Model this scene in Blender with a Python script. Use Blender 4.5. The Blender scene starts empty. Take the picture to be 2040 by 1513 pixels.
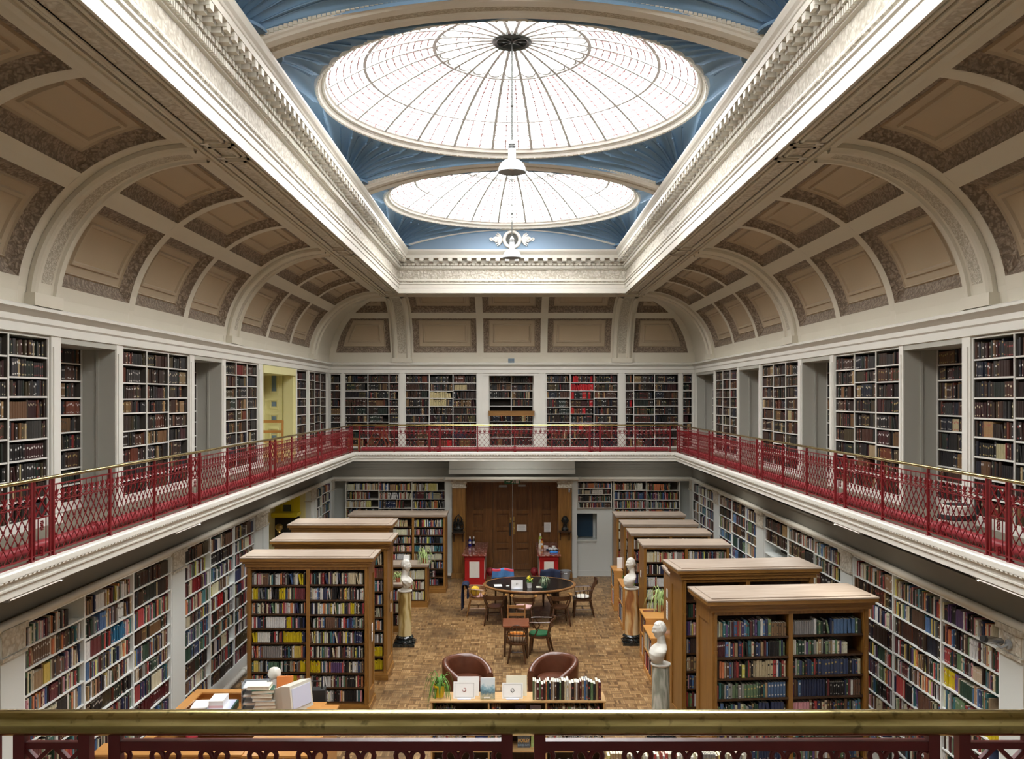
import bpy, math, random
from math import pi, sin, cos, sqrt, atan2, radians
from mathutils import Vector, Matrix

SC = bpy.context.scene
COL = SC.collection
RND = random.Random(11)

# ---------------------------------------------------------------- camera frame of reference
FPX, CX, HY, EYE = 1830.0, 1020.0, 792.5, 4.9      # focal length in pixels, vanishing point, eye height (m)
def PX(px, Y): return (px - CX) * Y / FPX           # x (m) of a column at depth Y
def PZ(py, Y): return EYE - (py - HY) * Y / FPX     # height (m) of a row at depth Y
def SY(px, X): return abs(X) * FPX / abs(px - CX)   # depth of a column on a side wall at x = X

# ---------------------------------------------------------------- mesh builder
class MB:
    def __init__(self):
        self.v = []; self.f = []; self.mi = []; self.col = []; self.usecol = False
    def add(self, verts, faces, mi=0, col=None):
        b = len(self.v)
        self.v.extend(verts)
        for f in faces:
            self.f.append(tuple(i + b for i in f)); self.mi.append(mi)
        if col is not None: self.usecol = True
        self.col.extend([col or (1, 1, 1)] * len(verts))
        return self
    def box(self, x0, y0, z0, x1, y1, z1, mi=0):
        if x0 > x1: x0, x1 = x1, x0
        if y0 > y1: y0, y1 = y1, y0
        if z0 > z1: z0, z1 = z1, z0
        return self.add([(x0,y0,z0),(x1,y0,z0),(x1,y1,z0),(x0,y1,z0),(x0,y0,z1),(x1,y0,z1),(x1,y1,z1),(x0,y1,z1)],
            [(0,3,2,1),(4,5,6,7),(0,1,5,4),(1,2,6,5),(2,3,7,6),(3,0,4,7)], mi)
    def quad(self, a, b, c, d, mi=0):
        return self.add([tuple(a),tuple(b),tuple(c),tuple(d)], [(0,1,2,3)], mi)
    def grid(self, fn, nu, nv, mi=0, closeu=False, flip=False):
        vs = [tuple(fn(i/nu, j/nv)) for i in range(nu + (0 if closeu else 1)) for j in range(nv+1)]
        w = nv + 1; n = nu if closeu else nu + 1; fs = []
        for i in range(nu):
            a = i*w; b = ((i+1) % n)*w
            for j in range(nv):
                q = (a+j, b+j, b+j+1, a+j+1)
                fs.append(q[::-1] if flip else q)
        return self.add(vs, fs, mi)
    def tube(self, pts, r, n=8, mi=0, closed=False, sq=None):
        pts = [Vector(p) for p in pts]; N = len(pts); vs = []
        rr = r if hasattr(r, '__len__') else [r]*N
        up0 = None
        for i, p in enumerate(pts):
            if closed: t = pts[(i+1) % N] - pts[i-1]
            else: t = pts[min(i+1, N-1)] - pts[max(i-1, 0)]
            if t.length < 1e-9: t = Vector((0,0,1))
            t.normalize()
            if up0 is None:
                up0 = Vector((0,0,1)) if abs(t.z) < .9 else Vector((0,1,0))
            a = t.cross(up0)
            if a.length < 1e-4: a = t.cross(Vector((1,0,0)))
            a.normalize(); b = a.cross(t); up0 = b.copy()
            for k in range(n):
                an = 2*pi*k/n + (pi/n if n == 4 else 0)
                ra, rb = (rr[i], rr[i]) if sq is None else (rr[i]*sq[0], rr[i]*sq[1])
                vs.append(tuple(p + a*(cos(an)*ra) + b*(sin(an)*rb)))
        fs = []
        for i in range(N if closed else N-1):
            j = (i+1) % N
            for k in range(n):
                fs.append((i*n+k, i*n+(k+1) % n, j*n+(k+1) % n, j*n+k))
        if not closed:
            fs.append(tuple(range(n-1, -1, -1))); fs.append(tuple((N-1)*n+k for k in range(n)))
        return self.add(vs, fs, mi)
    def bar(self, p0, p1, w, h=None, mi=0):
        return self.tube([p0, p1], (w if h is None else 1)*0.7071, 4, mi, sq=None if h is None else (w, h))
    def lathe(self, prof, c=(0,0,0), n=24, mi=0, a0=0.0, a1=2*pi, axis='z'):
        full = abs(a1-a0-2*pi) < 1e-6; vs = []; m = len(prof); k = n if full else n+1
        for i in range(k):
            a = a0 + (a1-a0)*i/n
            for r, z in prof:
                if axis == 'z': p = (c[0]+r*cos(a), c[1]+r*sin(a), c[2]+z)
                elif axis == 'y': p = (c[0]+r*cos(a), c[1]+z, c[2]+r*sin(a))
                else: p = (c[0]+z, c[1]+r*cos(a), c[2]+r*sin(a))
                vs.append(p)
        fs = []
        for i in range(n):
            b = ((i+1) % k)
            for j in range(m-1):
                fs.append((i*m+j, b*m+j, b*m+j+1, i*m+j+1))
        return self.add(vs, fs, mi)
    def sphere(self, c, r, nu=14, nv=8, mi=0):
        rx, ry, rz = r if hasattr(r, '__len__') else (r, r, r)
        return self.grid(lambda u, v: (c[0]+rx*cos(2*pi*u)*sin(pi*v), c[1]+ry*sin(2*pi*u)*sin(pi*v), c[2]-rz*cos(pi*v)), nu, nv, mi, closeu=True)
    def prism(self, poly, z0, z1, mi=0, fn=None):
        n = len(poly); fn = fn or (lambda x, y, z: (x, y, z))
        vs = [fn(x, y, z0) for x, y in poly] + [fn(x, y, z1) for x, y in poly]
        fs = [tuple(range(n-1, -1, -1)), tuple(range(n, 2*n))] + [(i, (i+1) % n, n+(i+1) % n, n+i) for i in range(n)]
        return self.add(vs, fs, mi)
    def xf(self, M, start=0):
        for i in range(start, len(self.v)): self.v[i] = tuple(M @ Vector(self.v[i]))
        return self
    def build(self, name, mats, parent=None, smooth=None, world=False):
        if world and parent is not None:
            inv = parent.matrix_basis.inverted()
            par = parent.parent
            while par is not None:
                inv = inv @ par.matrix_basis.inverted(); par = par.parent
            self.xf(inv)
        me = bpy.data.meshes.new(name)
        me.from_pydata(self.v, [], self.f)
        mats = mats if isinstance(mats, (list, tuple)) else [mats]
        for m in mats: me.materials.append(m)
        if len(mats) > 1: me.polygons.foreach_set('material_index', self.mi)
        if self.usecol:
            at = me.attributes.new('Col', 'FLOAT_COLOR', 'POINT')
            flat = []
            for c in self.col: flat += [c[0], c[1], c[2], 1.0]
            at.data.foreach_set('color', flat)
        if smooth:
            me.polygons.foreach_set('use_smooth', [True]*len(me.polygons))
            me.set_sharp_from_angle(angle=radians(smooth))
        me.update()
        o = bpy.data.objects.new(name, me); COL.objects.link(o)
        if parent is not None: o.parent = parent
        return o

def tag(o, label=None, cat=None, group=None, kind=None):
    if label: o['label'] = label
    if cat: o['category'] = cat
    if group: o['group'] = group
    if kind: o['kind'] = kind
    return o
def thing(name, label, cat, loc=(0,0,0), rz=0.0, group=None):
    o = bpy.data.objects.new(name, None); COL.objects.link(o)
    o.empty_display_size = .1
    o.location = loc; o.rotation_euler = (0, 0, rz)
    o.matrix_basis = Matrix.Translation(Vector(loc)) @ Matrix.Rotation(rz, 4, 'Z')
    return tag(o, label, cat, group)
def root(name, label=None):
    o = bpy.data.objects.new(name, None); COL.objects.link(o); o.empty_display_size = .1
    o['kind'] = 'structure'
    if label: o['label'] = label
    return o
def dup(o, loc=None, rz=None, label=None, parent=None):
    c = o.copy(); COL.objects.link(c)
    if parent is not None: c.parent = parent
    if loc is not None:
        c.location = loc; c.rotation_euler = (0, 0, rz or 0.0)
    if label: c['label'] = label
    for ch in list(KIDS(o)): dup(ch, parent=c)
    return c
def KIDS(o): return [c for c in o.children]

# ---------------------------------------------------------------- materials
MATS = {}
def srgb(r, g, b):
    f = lambda c: (c/255/12.92) if c/255 <= .04045 else ((c/255+.055)/1.055)**2.4
    return (f(r), f(g), f(b))
class NT:
    def __init__(self, name):
        self.m = bpy.data.materials.new(name); self.m.use_nodes = True
        self.t = self.m.node_tree; self.n = self.t.nodes; self.b = self.n['Principled BSDF']; self.out = self.n['Material Output']
    def node(self, ty, **kw):
        n = self.n.new(ty)
        for k, v in kw.items():
            if k in n.inputs: n.inputs[k].default_value = v
            else: setattr(n, k, v)
        return n
    def link(self, a, b): self.t.links.new(a, b)
    def math(self, op, a, b=None, c=None):
        n = self.n.new('ShaderNodeMath'); n.operation = op
        for i, x in enumerate((a, b, c)):
            if x is None: continue
            if isinstance(x, (int, float)): n.inputs[i].default_value = x
            else: self.link(x, n.inputs[i])
        return n.outputs[0]
    def mix(self, fac, a, b, mode='MIX'):
        n = self.n.new('ShaderNodeMix'); n.data_type = 'RGBA'; n.blend_type = mode
        for i, x in ((0, fac), (6, a), (7, b)):
            if isinstance(x, (int, float)): n.inputs[i].default_value = x
            elif isinstance(x, tuple): n.inputs[i].default_value = (*x, 1)
            else: self.link(x, n.inputs[i])
        return n.outputs[2]
    def coords(self, scale=(1,1,1), rot=(0,0,0), src='Object'):
        tc = self.n.new('ShaderNodeTexCoord'); mp = self.n.new('ShaderNodeMapping')
        mp.inputs['Scale'].default_value = scale; mp.inputs['Rotation'].default_value = rot
        self.link(tc.outputs[src], mp.inputs['Vector']); return mp.outputs[0]
    def worldpos(self, scale=(1,1,1)):
        g = self.n.new('ShaderNodeNewGeometry'); mp = self.n.new('ShaderNodeMapping')
        mp.inputs['Scale'].default_value = scale
        self.link(g.outputs['Position'], mp.inputs['Vector']); return mp.outputs[0]
    def noise(self, vec, scale=5, detail=3, rough=.5):
        n = self.node('ShaderNodeTexNoise', Scale=scale, Detail=detail, Roughness=rough)
        if vec is not None: self.link(vec, n.inputs['Vector'])
        return n.outputs[0]
    def ramp(self, fac, stops):
        n = self.n.new('ShaderNodeValToRGB'); e = n.color_ramp.elements
        while len(e) < len(stops): e.new(.5)
        for i, (p, c) in enumerate(stops):
            e[i].position = p; e[i].color = (*c, 1) if isinstance(c, tuple) else (c, c, c, 1)
        self.link(fac, n.inputs[0]); return n.outputs[0]
    def bump(self, h, strength=.3, dist=.02):
        n = self.node('ShaderNodeBump', Strength=strength, Distance=dist)
        self.link(h, n.inputs['Height']); self.link(n.outputs[0], self.b.inputs['Normal'])
    def base(self, c):
        if isinstance(c, tuple): self.b.inputs['Base Color'].default_value = (*c, 1)
        else: self.link(c, self.b.inputs['Base Color'])
    def p(self, **kw):
        for k, v in kw.items(): self.b.inputs[k.replace('_', ' ')].default_value = v
        return self

def mul(c, k): return tuple(max(0, min(1, x*k)) for x in c)
def plain(name, c, rough=.55, var=.12, scale=3.0, spec=.4, metal=0.0, coat=0.0, bump=0.0):
    t = NT(name); v = t.worldpos()
    f = t.noise(v, scale, 4)
    t.base(t.mix(f, mul(c, 1-var), mul(c, 1+var)))
    t.p(Roughness=rough, Metallic=metal); t.b.inputs['Specular IOR Level'].default_value = spec
    if coat: t.p(Coat_Weight=coat, Coat_Roughness=.15)
    if bump: t.bump(t.noise(v, scale*12, 3), bump, .01)
    return t.m
def wood(name, dark, light, rough=.38, axis='z', scale=1.0, coat=.15):
    t = NT(name)
    s = {'z': (14, 14, .9), 'x': (.9, 14, 14), 'y': (14, .9, 14)}[axis]
    v = t.coords(tuple(k*scale for k in s))
    f = t.noise(v, 2.2, 5, .6); g = t.noise(t.coords((1.3,1.3,1.3)), 1.5, 2)
    c = t.ramp(f, [(.25, dark), (.55, tuple((a+b)/2 for a, b in zip(dark, light))), (.78, light)])
    t.base(t.mix(t.math('MULTIPLY', g, .45), c, mul(dark, .8)))
    t.p(Roughness=rough, Coat_Weight=coat, Coat_Roughness=.2)
    t.bump(f, .12, .004)
    return t.m
def ornament(name, hi, lo, scale=14.0, strength=.9, dist=.03, rough=.6):
    t = NT(name); v = t.worldpos((1,1,1))
    n = t.node('ShaderNodeTexVoronoi', Scale=scale); n.feature = 'SMOOTH_F1'; n.inputs['Smoothness'].default_value = .4
    wv = t.node('ShaderNodeTexNoise', Scale=scale*.6, Detail=2.0)
    t.link(v, wv.inputs['Vector'])
    ad = t.node('ShaderNodeVectorMath', operation='MULTIPLY_ADD')
    t.link(wv.outputs['Color'], ad.inputs[0]); ad.inputs[1].default_value = (.12,.12,.12); t.link(v, ad.inputs[2])
    t.link(ad.outputs[0], n.inputs['Vector'])
    h = t.math('SUBTRACT', 1.0, n.outputs['Distance'])
    d = t.ramp(n.outputs['Distance'], [(.10, hi), (.42, tuple(a*.55+b*.45 for a, b in zip(hi, lo))), (.62, lo)])
    t.base(d); t.p(Roughness=rough); t.bump(h, strength, dist)
    return t.m

CREAM = (.585, .545, .445)
M = {}
M['cream']   = plain('cream_paint', CREAM, .5, .07, 1.2)
M['white']   = plain('white_paint', (.68, .665, .605), .42, .06, 1.5)
M['greywhite'] = plain('grey_white_paint', (.63, .66, .635), .5, .06, 1.0)
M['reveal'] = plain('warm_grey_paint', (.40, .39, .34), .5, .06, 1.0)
M['lowshelf'] = plain('pale_shelf_paint', (.73, .76, .74), .45, .05, 2)
M['frieze']  = plain('shaded_frieze_grey', (.22, .21, .18), .6, .1, 1.0)  # shade under the gallery put into this dark grey
M['orn_white'] = ornament('carved_plaster', (.66, .635, .56), (.46, .42, .34), 18, .6, .03)
M['cornice'] = plain('cream_cornice_paint', (.57, .545, .475), .45, .05, 1.5)
M['orn_cornice'] = ornament('carved_cornice_frieze', (.59, .56, .485), (.40, .365, .295), 17, .7, .03)
M['orn_fine'] = ornament('fine_carved_plaster', (.60, .56, .46), (.38, .34, .26), 34, .6, .02)
M['orn_brown'] = ornament('carved_brown_plaster', (.35, .28, .205), (.17, .125, .085), 24, .6, .03)
M['field']   = plain('buff_panel_paint', (.445, .355, .24), .6, .09, .9)
M['field2']  = plain('buff_moulding_paint', (.43, .35, .245), .6, .08, 1.2)
M['blue']    = plain('blue_plaster', (.18, .305, .45), .55, .14, 1.1)
M['paleblue'] = plain('pale_blue_plaster', (.17, .255, .35), .55, .07, 1.0)
M['oak']     = wood('oak', (.17, .074, .013), (.42, .208, .046))
M['oakx']    = wood('oak_along', (.17, .074, .013), (.42, .208, .046), axis='x')
M['oaky']    = wood('oak_deep', (.17, .074, .013), (.42, .208, .046), axis='y')
M['oaktop']  = wood('dusty_oak_top', (.30, .23, .17), (.52, .43, .35), rough=.55, axis='x', coat=0)
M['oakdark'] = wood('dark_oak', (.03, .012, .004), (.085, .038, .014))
M['darkdoor'] = wood('door_oak', (.13, .048, .013), (.34, .155, .048), rough=.3)
M['pine']    = wood('pale_pine', (.50, .30, .12), (.68, .44, .20), axis='x', rough=.4)
M['orangewood'] = wood('orange_beech', (.48, .22, .055), (.62, .31, .09), rough=.35, axis='y')
M['chairwood'] = wood('chair_walnut', (.035, .014, .006), (.13, .055, .022), rough=.3, scale=2)
M['chairoak'] = wood('chair_oak', (.22, .10, .03), (.42, .21, .075), rough=.35, scale=2)
M['chairhorn'] = wood('worn_chair_arm', (.38, .18, .05), (.55, .30, .10), rough=.35, scale=2)
M['redwood'] = wood('red_mahogany', (.16, .045, .02), (.30, .10, .045), rough=.25, axis='x', scale=1.5)
M['shelfback'] = plain('shelf_shadow_back', (.06, .05, .04), .8, .1)  # dark brown standing for the shade inside the shelves
M['shelfwhite'] = plain('white_shelf_paint', (.62, .61, .56), .45, .05, 2)
M['red']     = plain('red_rail_paint', (.16, .006, .009), .36, .15, 3, spec=.5)
M['reddark'] = plain('maroon_rail_paint', (.155, .018, .022), .3, .25, 8, spec=.5)
M['redpipe'] = plain('red_pipe_paint', (.33, .035, .045), .35, .15, 3)
M['redcab']  = plain('red_cabinet_paint', (.36, .012, .012), .35, .1, 3)
M['black']   = plain('black_gloss', (.012, .011, .011), .18, .1)
M['blackmat'] = plain('black_matt', (.02, .02, .02), .6, .1)
M['iron']    = plain('dark_iron', (.035, .038, .032), .5, .15)
M['bronze']  = plain('dark_bronze', (.03, .03, .028), .35, .3, 20, metal=.6)
M['glassbar'] = plain('grey_glazing_bar', (.50, .50, .48), .5, .08)
M['leadred'] = plain('red_lead_came', (.42, .25, .25), .6, .1)
M['plaster'] = plain('white_marble_bust', (.64, .62, .56), .4, .06, 8)
M['carpet']  = plain('fawn_gallery_floor', (.17, .15, .11), .85, .1, 12)
M['yellow']  = plain('yellow_paint', (.78, .66, .03), .4, .06, 1)
M['yellowpale'] = plain('pale_yellow_paint', (.70, .66, .34), .5, .05, 1)
M['glassblue'] = plain('frosted_blue_pane', (.16, .23, .31), .12, .1)
M['glassdark'] = plain('dark_door_pane', (.10, .13, .10), .1, .1)
M['paper']   = plain('white_paper', (.86, .86, .84), .7, .03)
M['papercream'] = plain('cream_paper', (.82, .78, .62), .7, .03)
M['plastic'] = plain('beige_plastic', (.66, .65, .58), .4, .04)
M['brasslt'] = plain('brass_fitting', (.55, .40, .14), .3, .15, 9, metal=1)
M['chrome']  = plain('steel', (.45, .46, .47), .25, .1, 9, metal=1)
M['enamel']  = plain('white_enamel', (.44, .47, .50), .25, .04, spec=.6)
M['navy']    = plain('navy_cloth', (.014, .022, .055), .85, .3, 12)
M['greenleather'] = plain('green_leather', (.022, .11, .045), .3, .15, 8)
M['pinkcloth'] = plain('pink_cushion_cloth', (.75, .48, .46), .8, .1, 20)
M['whitecloth'] = plain('white_cushion_cloth', (.75, .73, .66), .85, .1, 20)
M['yellowcloth'] = plain('yellow_cloth', (.75, .50, .05), .8, .2, 15)
M['redcloth'] = plain('red_chair_cloth', (.40, .03, .04), .85, .1, 20)
M['potyellow'] = plain('yellow_pot_glaze', (.80, .56, .02), .3, .05)
M['potgreen'] = plain('dark_green_pot', (.012, .08, .05), .35, .1)
M['potred']  = plain('terracotta_pot', (.42, .12, .06), .6, .1)
M['soil']    = plain('soil', (.035, .022, .014), .9, .2)
M['greenleaf'] = plain('green_leaf', (.10, .24, .035), .5, .25, 10)
M['paleleaf'] = plain('pale_striped_leaf', (.40, .52, .20), .5, .35, 30)
M['flower']  = plain('yellow_flower', (.82, .70, .06), .6, .1)
M['darkgreen'] = plain('green_card_folder', (.015, .075, .055), .5, .1)
M['orangecard'] = plain('orange_card', (.80, .26, .07), .6, .05)
M['bluecloth'] = plain('blue_cloth', (.07, .20, .45), .8, .1, 20)
M['greyplastic'] = plain('grey_bucket_plastic', (.32, .34, .36), .4, .08)
M['hatchblue'] = plain('dark_blue_panel', (.012, .045, .085), .4, .1, 2)
M['screenwhite'] = plain('pale_blue_screen', (.62, .66, .82), .15, .02)

def mk_special():
    # tub chair leather
    t = NT('brown_leather'); v = t.coords()
    f = t.noise(v, 6, 4); t.base(t.mix(f, (.07, .021, .010), (.15, .050, .024)))
    t.p(Roughness=.33, Coat_Weight=.25, Coat_Roughness=.2); t.bump(t.noise(v, 160, 2), .12, .003); M['leather'] = t.m
    # aged brass
    t = NT('aged_brass'); v = t.worldpos((1.2, 9, 9)); f = t.noise(v, 3, 5, .6)
    g = t.noise(t.worldpos((1, 1, 1)), 45, 3)
    c = t.ramp(f, [(.3, (.34, .27, .10)), (.6, (.66, .55, .25)), (.8, (.76, .66, .36))])
    t.base(t.mix(t.ramp(g, [(.60, 0.0), (.72, .6)]), c, (.10, .08, .035)))
    t.p(Metallic=1.0, Roughness=.30); t.link(t.ramp(f, [(.2, .27), (.8, .14)]), t.b.inputs['Roughness']); t.bump(f, .05, .002); M['brass'] = t.m
    # sky light glass: clear with a little frosting
    t = NT('skylight_glass')
    tr = t.node('ShaderNodeBsdfTransparent'); tr.inputs[0].default_value = (.97, .985, 1, 1)
    tl = t.node('ShaderNodeBsdfTranslucent'); tl.inputs[0].default_value = (.9, .93, .95, 1)
    mx = t.node('ShaderNodeMixShader'); mx.inputs[0].default_value = .22
    t.link(tr.outputs[0], mx.inputs[1]); t.link(tl.outputs[0], mx.inputs[2]); t.link(mx.outputs[0], t.out.inputs['Surface']); M['skyglass'] = t.m
    # parquet: basket weave squares of five fingers
    t = NT('parquet'); pos = t.worldpos((1, 1, 1))
    sx = t.node('ShaderNodeSeparateXYZ'); t.link(pos, sx.inputs[0])
    S = .165
    u = t.math('DIVIDE', sx.outputs[0], S); w = t.math('DIVIDE', sx.outputs[1], S)
    cu, cw = t.math('FLOOR', u), t.math('FLOOR', w)
    fu, fw = t.math('FRACT', u), t.math('FRACT', w)
    par = t.math('FLOORED_MODULO', t.math('ADD', cu, cw), 2.0)
    a = t.math('ADD', t.math('MULTIPLY', fu, par), t.math('MULTIPLY', fw, t.math('SUBTRACT', 1.0, par)))
    b = t.math('ADD', t.math('MULTIPLY', fw, par), t.math('MULTIPLY', fu, t.math('SUBTRACT', 1.0, par)))
    st = t.math('MULTIPLY', a, 5.0); si = t.math('FLOOR', st); sf = t.math('FRACT', st)
    cb = t.node('ShaderNodeCombineXYZ'); t.link(cu, cb.inputs[0]); t.link(cw, cb.inputs[1]); t.link(si, cb.inputs[2])
    wn = t.node('ShaderNodeTexWhiteNoise'); t.link(cb.outputs[0], wn.inputs['Vector'])
    cb2 = t.node('ShaderNodeCombineXYZ'); t.link(cu, cb2.inputs[0]); t.link(cw, cb2.inputs[1])
    wn2 = t.node('ShaderNodeTexWhiteNoise'); t.link(cb2.outputs[0], wn2.inputs['Vector'])
    r = t.math('ADD', t.math('MULTIPLY', wn.outputs['Value'], .75), t.math('MULTIPLY', wn2.outputs['Value'], .25))
    grain = t.noise(t.worldpos((30, 30, 1)), 2, 4)
    c = t.ramp(t.math('ADD', t.math('MULTIPLY', r, .75), t.math('MULTIPLY', grain, .3)),
               [(.12, (.085, .041, .014)), (.36, (.20, .108, .040)), (.62, (.30, .175, .070)), (.92, (.45, .29, .13))])
    big = t.noise(t.worldpos((.55, .4, 1)), 1.6, 4, .6)
    c = t.mix(t.ramp(big, [(.50, 0.0), (.68, .62)]), c, (.05, .03, .016))
    e1 = t.math('LESS_THAN', t.math('ABSOLUTE', t.math('SUBTRACT', sf, .5)), .455)
    e2 = t.math('LESS_THAN', t.math('ABSOLUTE', t.math('SUBTRACT', b, .5)), .488)
    ed = t.math('MULTIPLY', e1, e2)
    t.base(t.mix(ed, (.035, .018, .008), c)); t.p(Roughness=.38); t.bump(ed, .25, .004); M['parquet'] = t.m
    # marbles
    def marble(name, cols, scale, dist, rough=.15):
        t = NT(name); v = t.coords((1, 1, .28)); n1 = t.noise(v, scale, 5, .6)
        wv = t.node('ShaderNodeTexWave', Scale=scale*.9, Distortion=dist, Detail=4.0); wv.bands_direction = 'DIAGONAL'
        t.link(v, wv.inputs['Vector'])
        f = t.math('ADD', t.math('MULTIPLY', wv.outputs['Fac'], .5), t.math('MULTIPLY', n1, .5))
        t.base(t.ramp(f, cols)); t.p(Roughness=rough, Coat_Weight=.3); return t.m
    M['marble_amber'] = marble('amber_marble', [(.22, (.26, .10, .035)), (.42, (.46, .24, .085)), (.6, (.56, .36, .16)), (.8, (.62, .48, .28))], 2.6, 14)
    M['marble_gold'] = marble('gold_marble', [(.2, (.22, .14, .04)), (.45, (.45, .34, .13)), (.7, (.57, .48, .26))], 2.8, 13)
    M['marble_grey'] = marble('grey_green_marble', [(.15, (.24, .26, .21)), (.38, (.40, .42, .35)), (.6, (.50, .51, .44)), (.85, (.62, .62, .55))], 5, 16)
    M['marble_black'] = marble('black_marble', [(.3, (.01, .012, .012)), (.75, (.02, .025, .024)), (.9, (.14, .15, .14))], 6, 12)
    t = NT('red_marble'); v = t.worldpos(); n = t.node('ShaderNodeTexVoronoi', Scale=26.0); t.link(v, n.inputs['Vector'])
    f = t.noise(v, 18, 5, .65)
    t.base(t.ramp(t.math('ADD', t.math('MULTIPLY', f, .7), t.math('MULTIPLY', n.outputs['Distance'], .5)), [(.3, (.15, .02, .013)), (.6, (.30, .065, .045)), (.80, (.52, .36, .31))]))
    t.p(Roughness=.14, Coat_Weight=.4); M['marble_red'] = t.m
    # pierced radiator grille
    t = NT('pierced_white_grille'); v = t.worldpos((1, 1, 1))
    n = t.node('ShaderNodeTexVoronoi', Scale=85.0); t.link(v, n.inputs['Vector'])
    t.base(t.ramp(n.outputs['Distance'], [(.10, (.40, .38, .33)), (.30, (.74, .72, .66))])); t.p(Roughness=.5); M['grille'] = t.m
    # books: own cover colour of each book
    t = NT('book_cover'); at = t.node('ShaderNodeAttribute', attribute_name='Col')
    f = t.noise(t.worldpos((60, 60, 14)), 2, 3)
    t.base(t.mix(t.math('MULTIPLY', f, .5), at.outputs['Color'], (0, 0, 0), 'MIX')); t.p(Roughness=.42); M['book'] = t.m
    M['pages'] = plain('book_pages', (.70, .65, .53), .85, .1, 30)
    # striped cushion
    t = NT('striped_cushion'); v = t.coords(); s = t.node('ShaderNodeSeparateXYZ'); t.link(v, s.inputs[0])
    k = t.math('GREATER_THAN', s.outputs[2], .475)
    t.base(t.mix(k, (.78, .72, .60), (.85, .30, .05))); t.p(Roughness=.85); M['cushion'] = t.m
    # picture cover on the upright book
    t = NT('tree_picture_cover'); v = t.coords(); s = t.node('ShaderNodeSeparateXYZ'); t.link(v, s.inputs[0])
    f = t.noise(v, 26, 4); g = t.math('ADD', t.math('MULTIPLY', s.outputs[2], 4.0), t.math('MULTIPLY', f, .6))
    t.base(t.ramp(g, [(.25, (.20, .20, .10)), (.42, (.55, .52, .36)), (.62, (.10, .20, .26)), (.85, (.30, .50, .60)), (1.0, (.72, .80, .84))])); t.p(Roughness=.35); M['cover_tree'] = t.m
mk_special()

def emit(name, c, s):
    t = NT(name); t.base(c); t.b.inputs['Emission Color'].default_value = (*c, 1); t.b.inputs['Emission Strength'].default_value = s; return t.m
SKY, EXPO = 9.0, 0.95
LAMPW = 6.5
# ================================================================ the hall: floor, walls, galleries
XW, YB, YF = 5.0, 25.1, -0.8          # upper wall face, back wall face, front wall
XL = 4.85                             # lower shelf face
ZG = 3.52                             # gallery floor
ZC = 5.85                             # cove springing
EL, ER, EB, EF = -3.93, 4.07, 22.9, 1.98   # gallery edges

fl = MB().box(-6.2, -1.2, -.25, 6.2, 26.9, 0).build('floor', M['parquet']); tag(fl, kind='structure')

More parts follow.
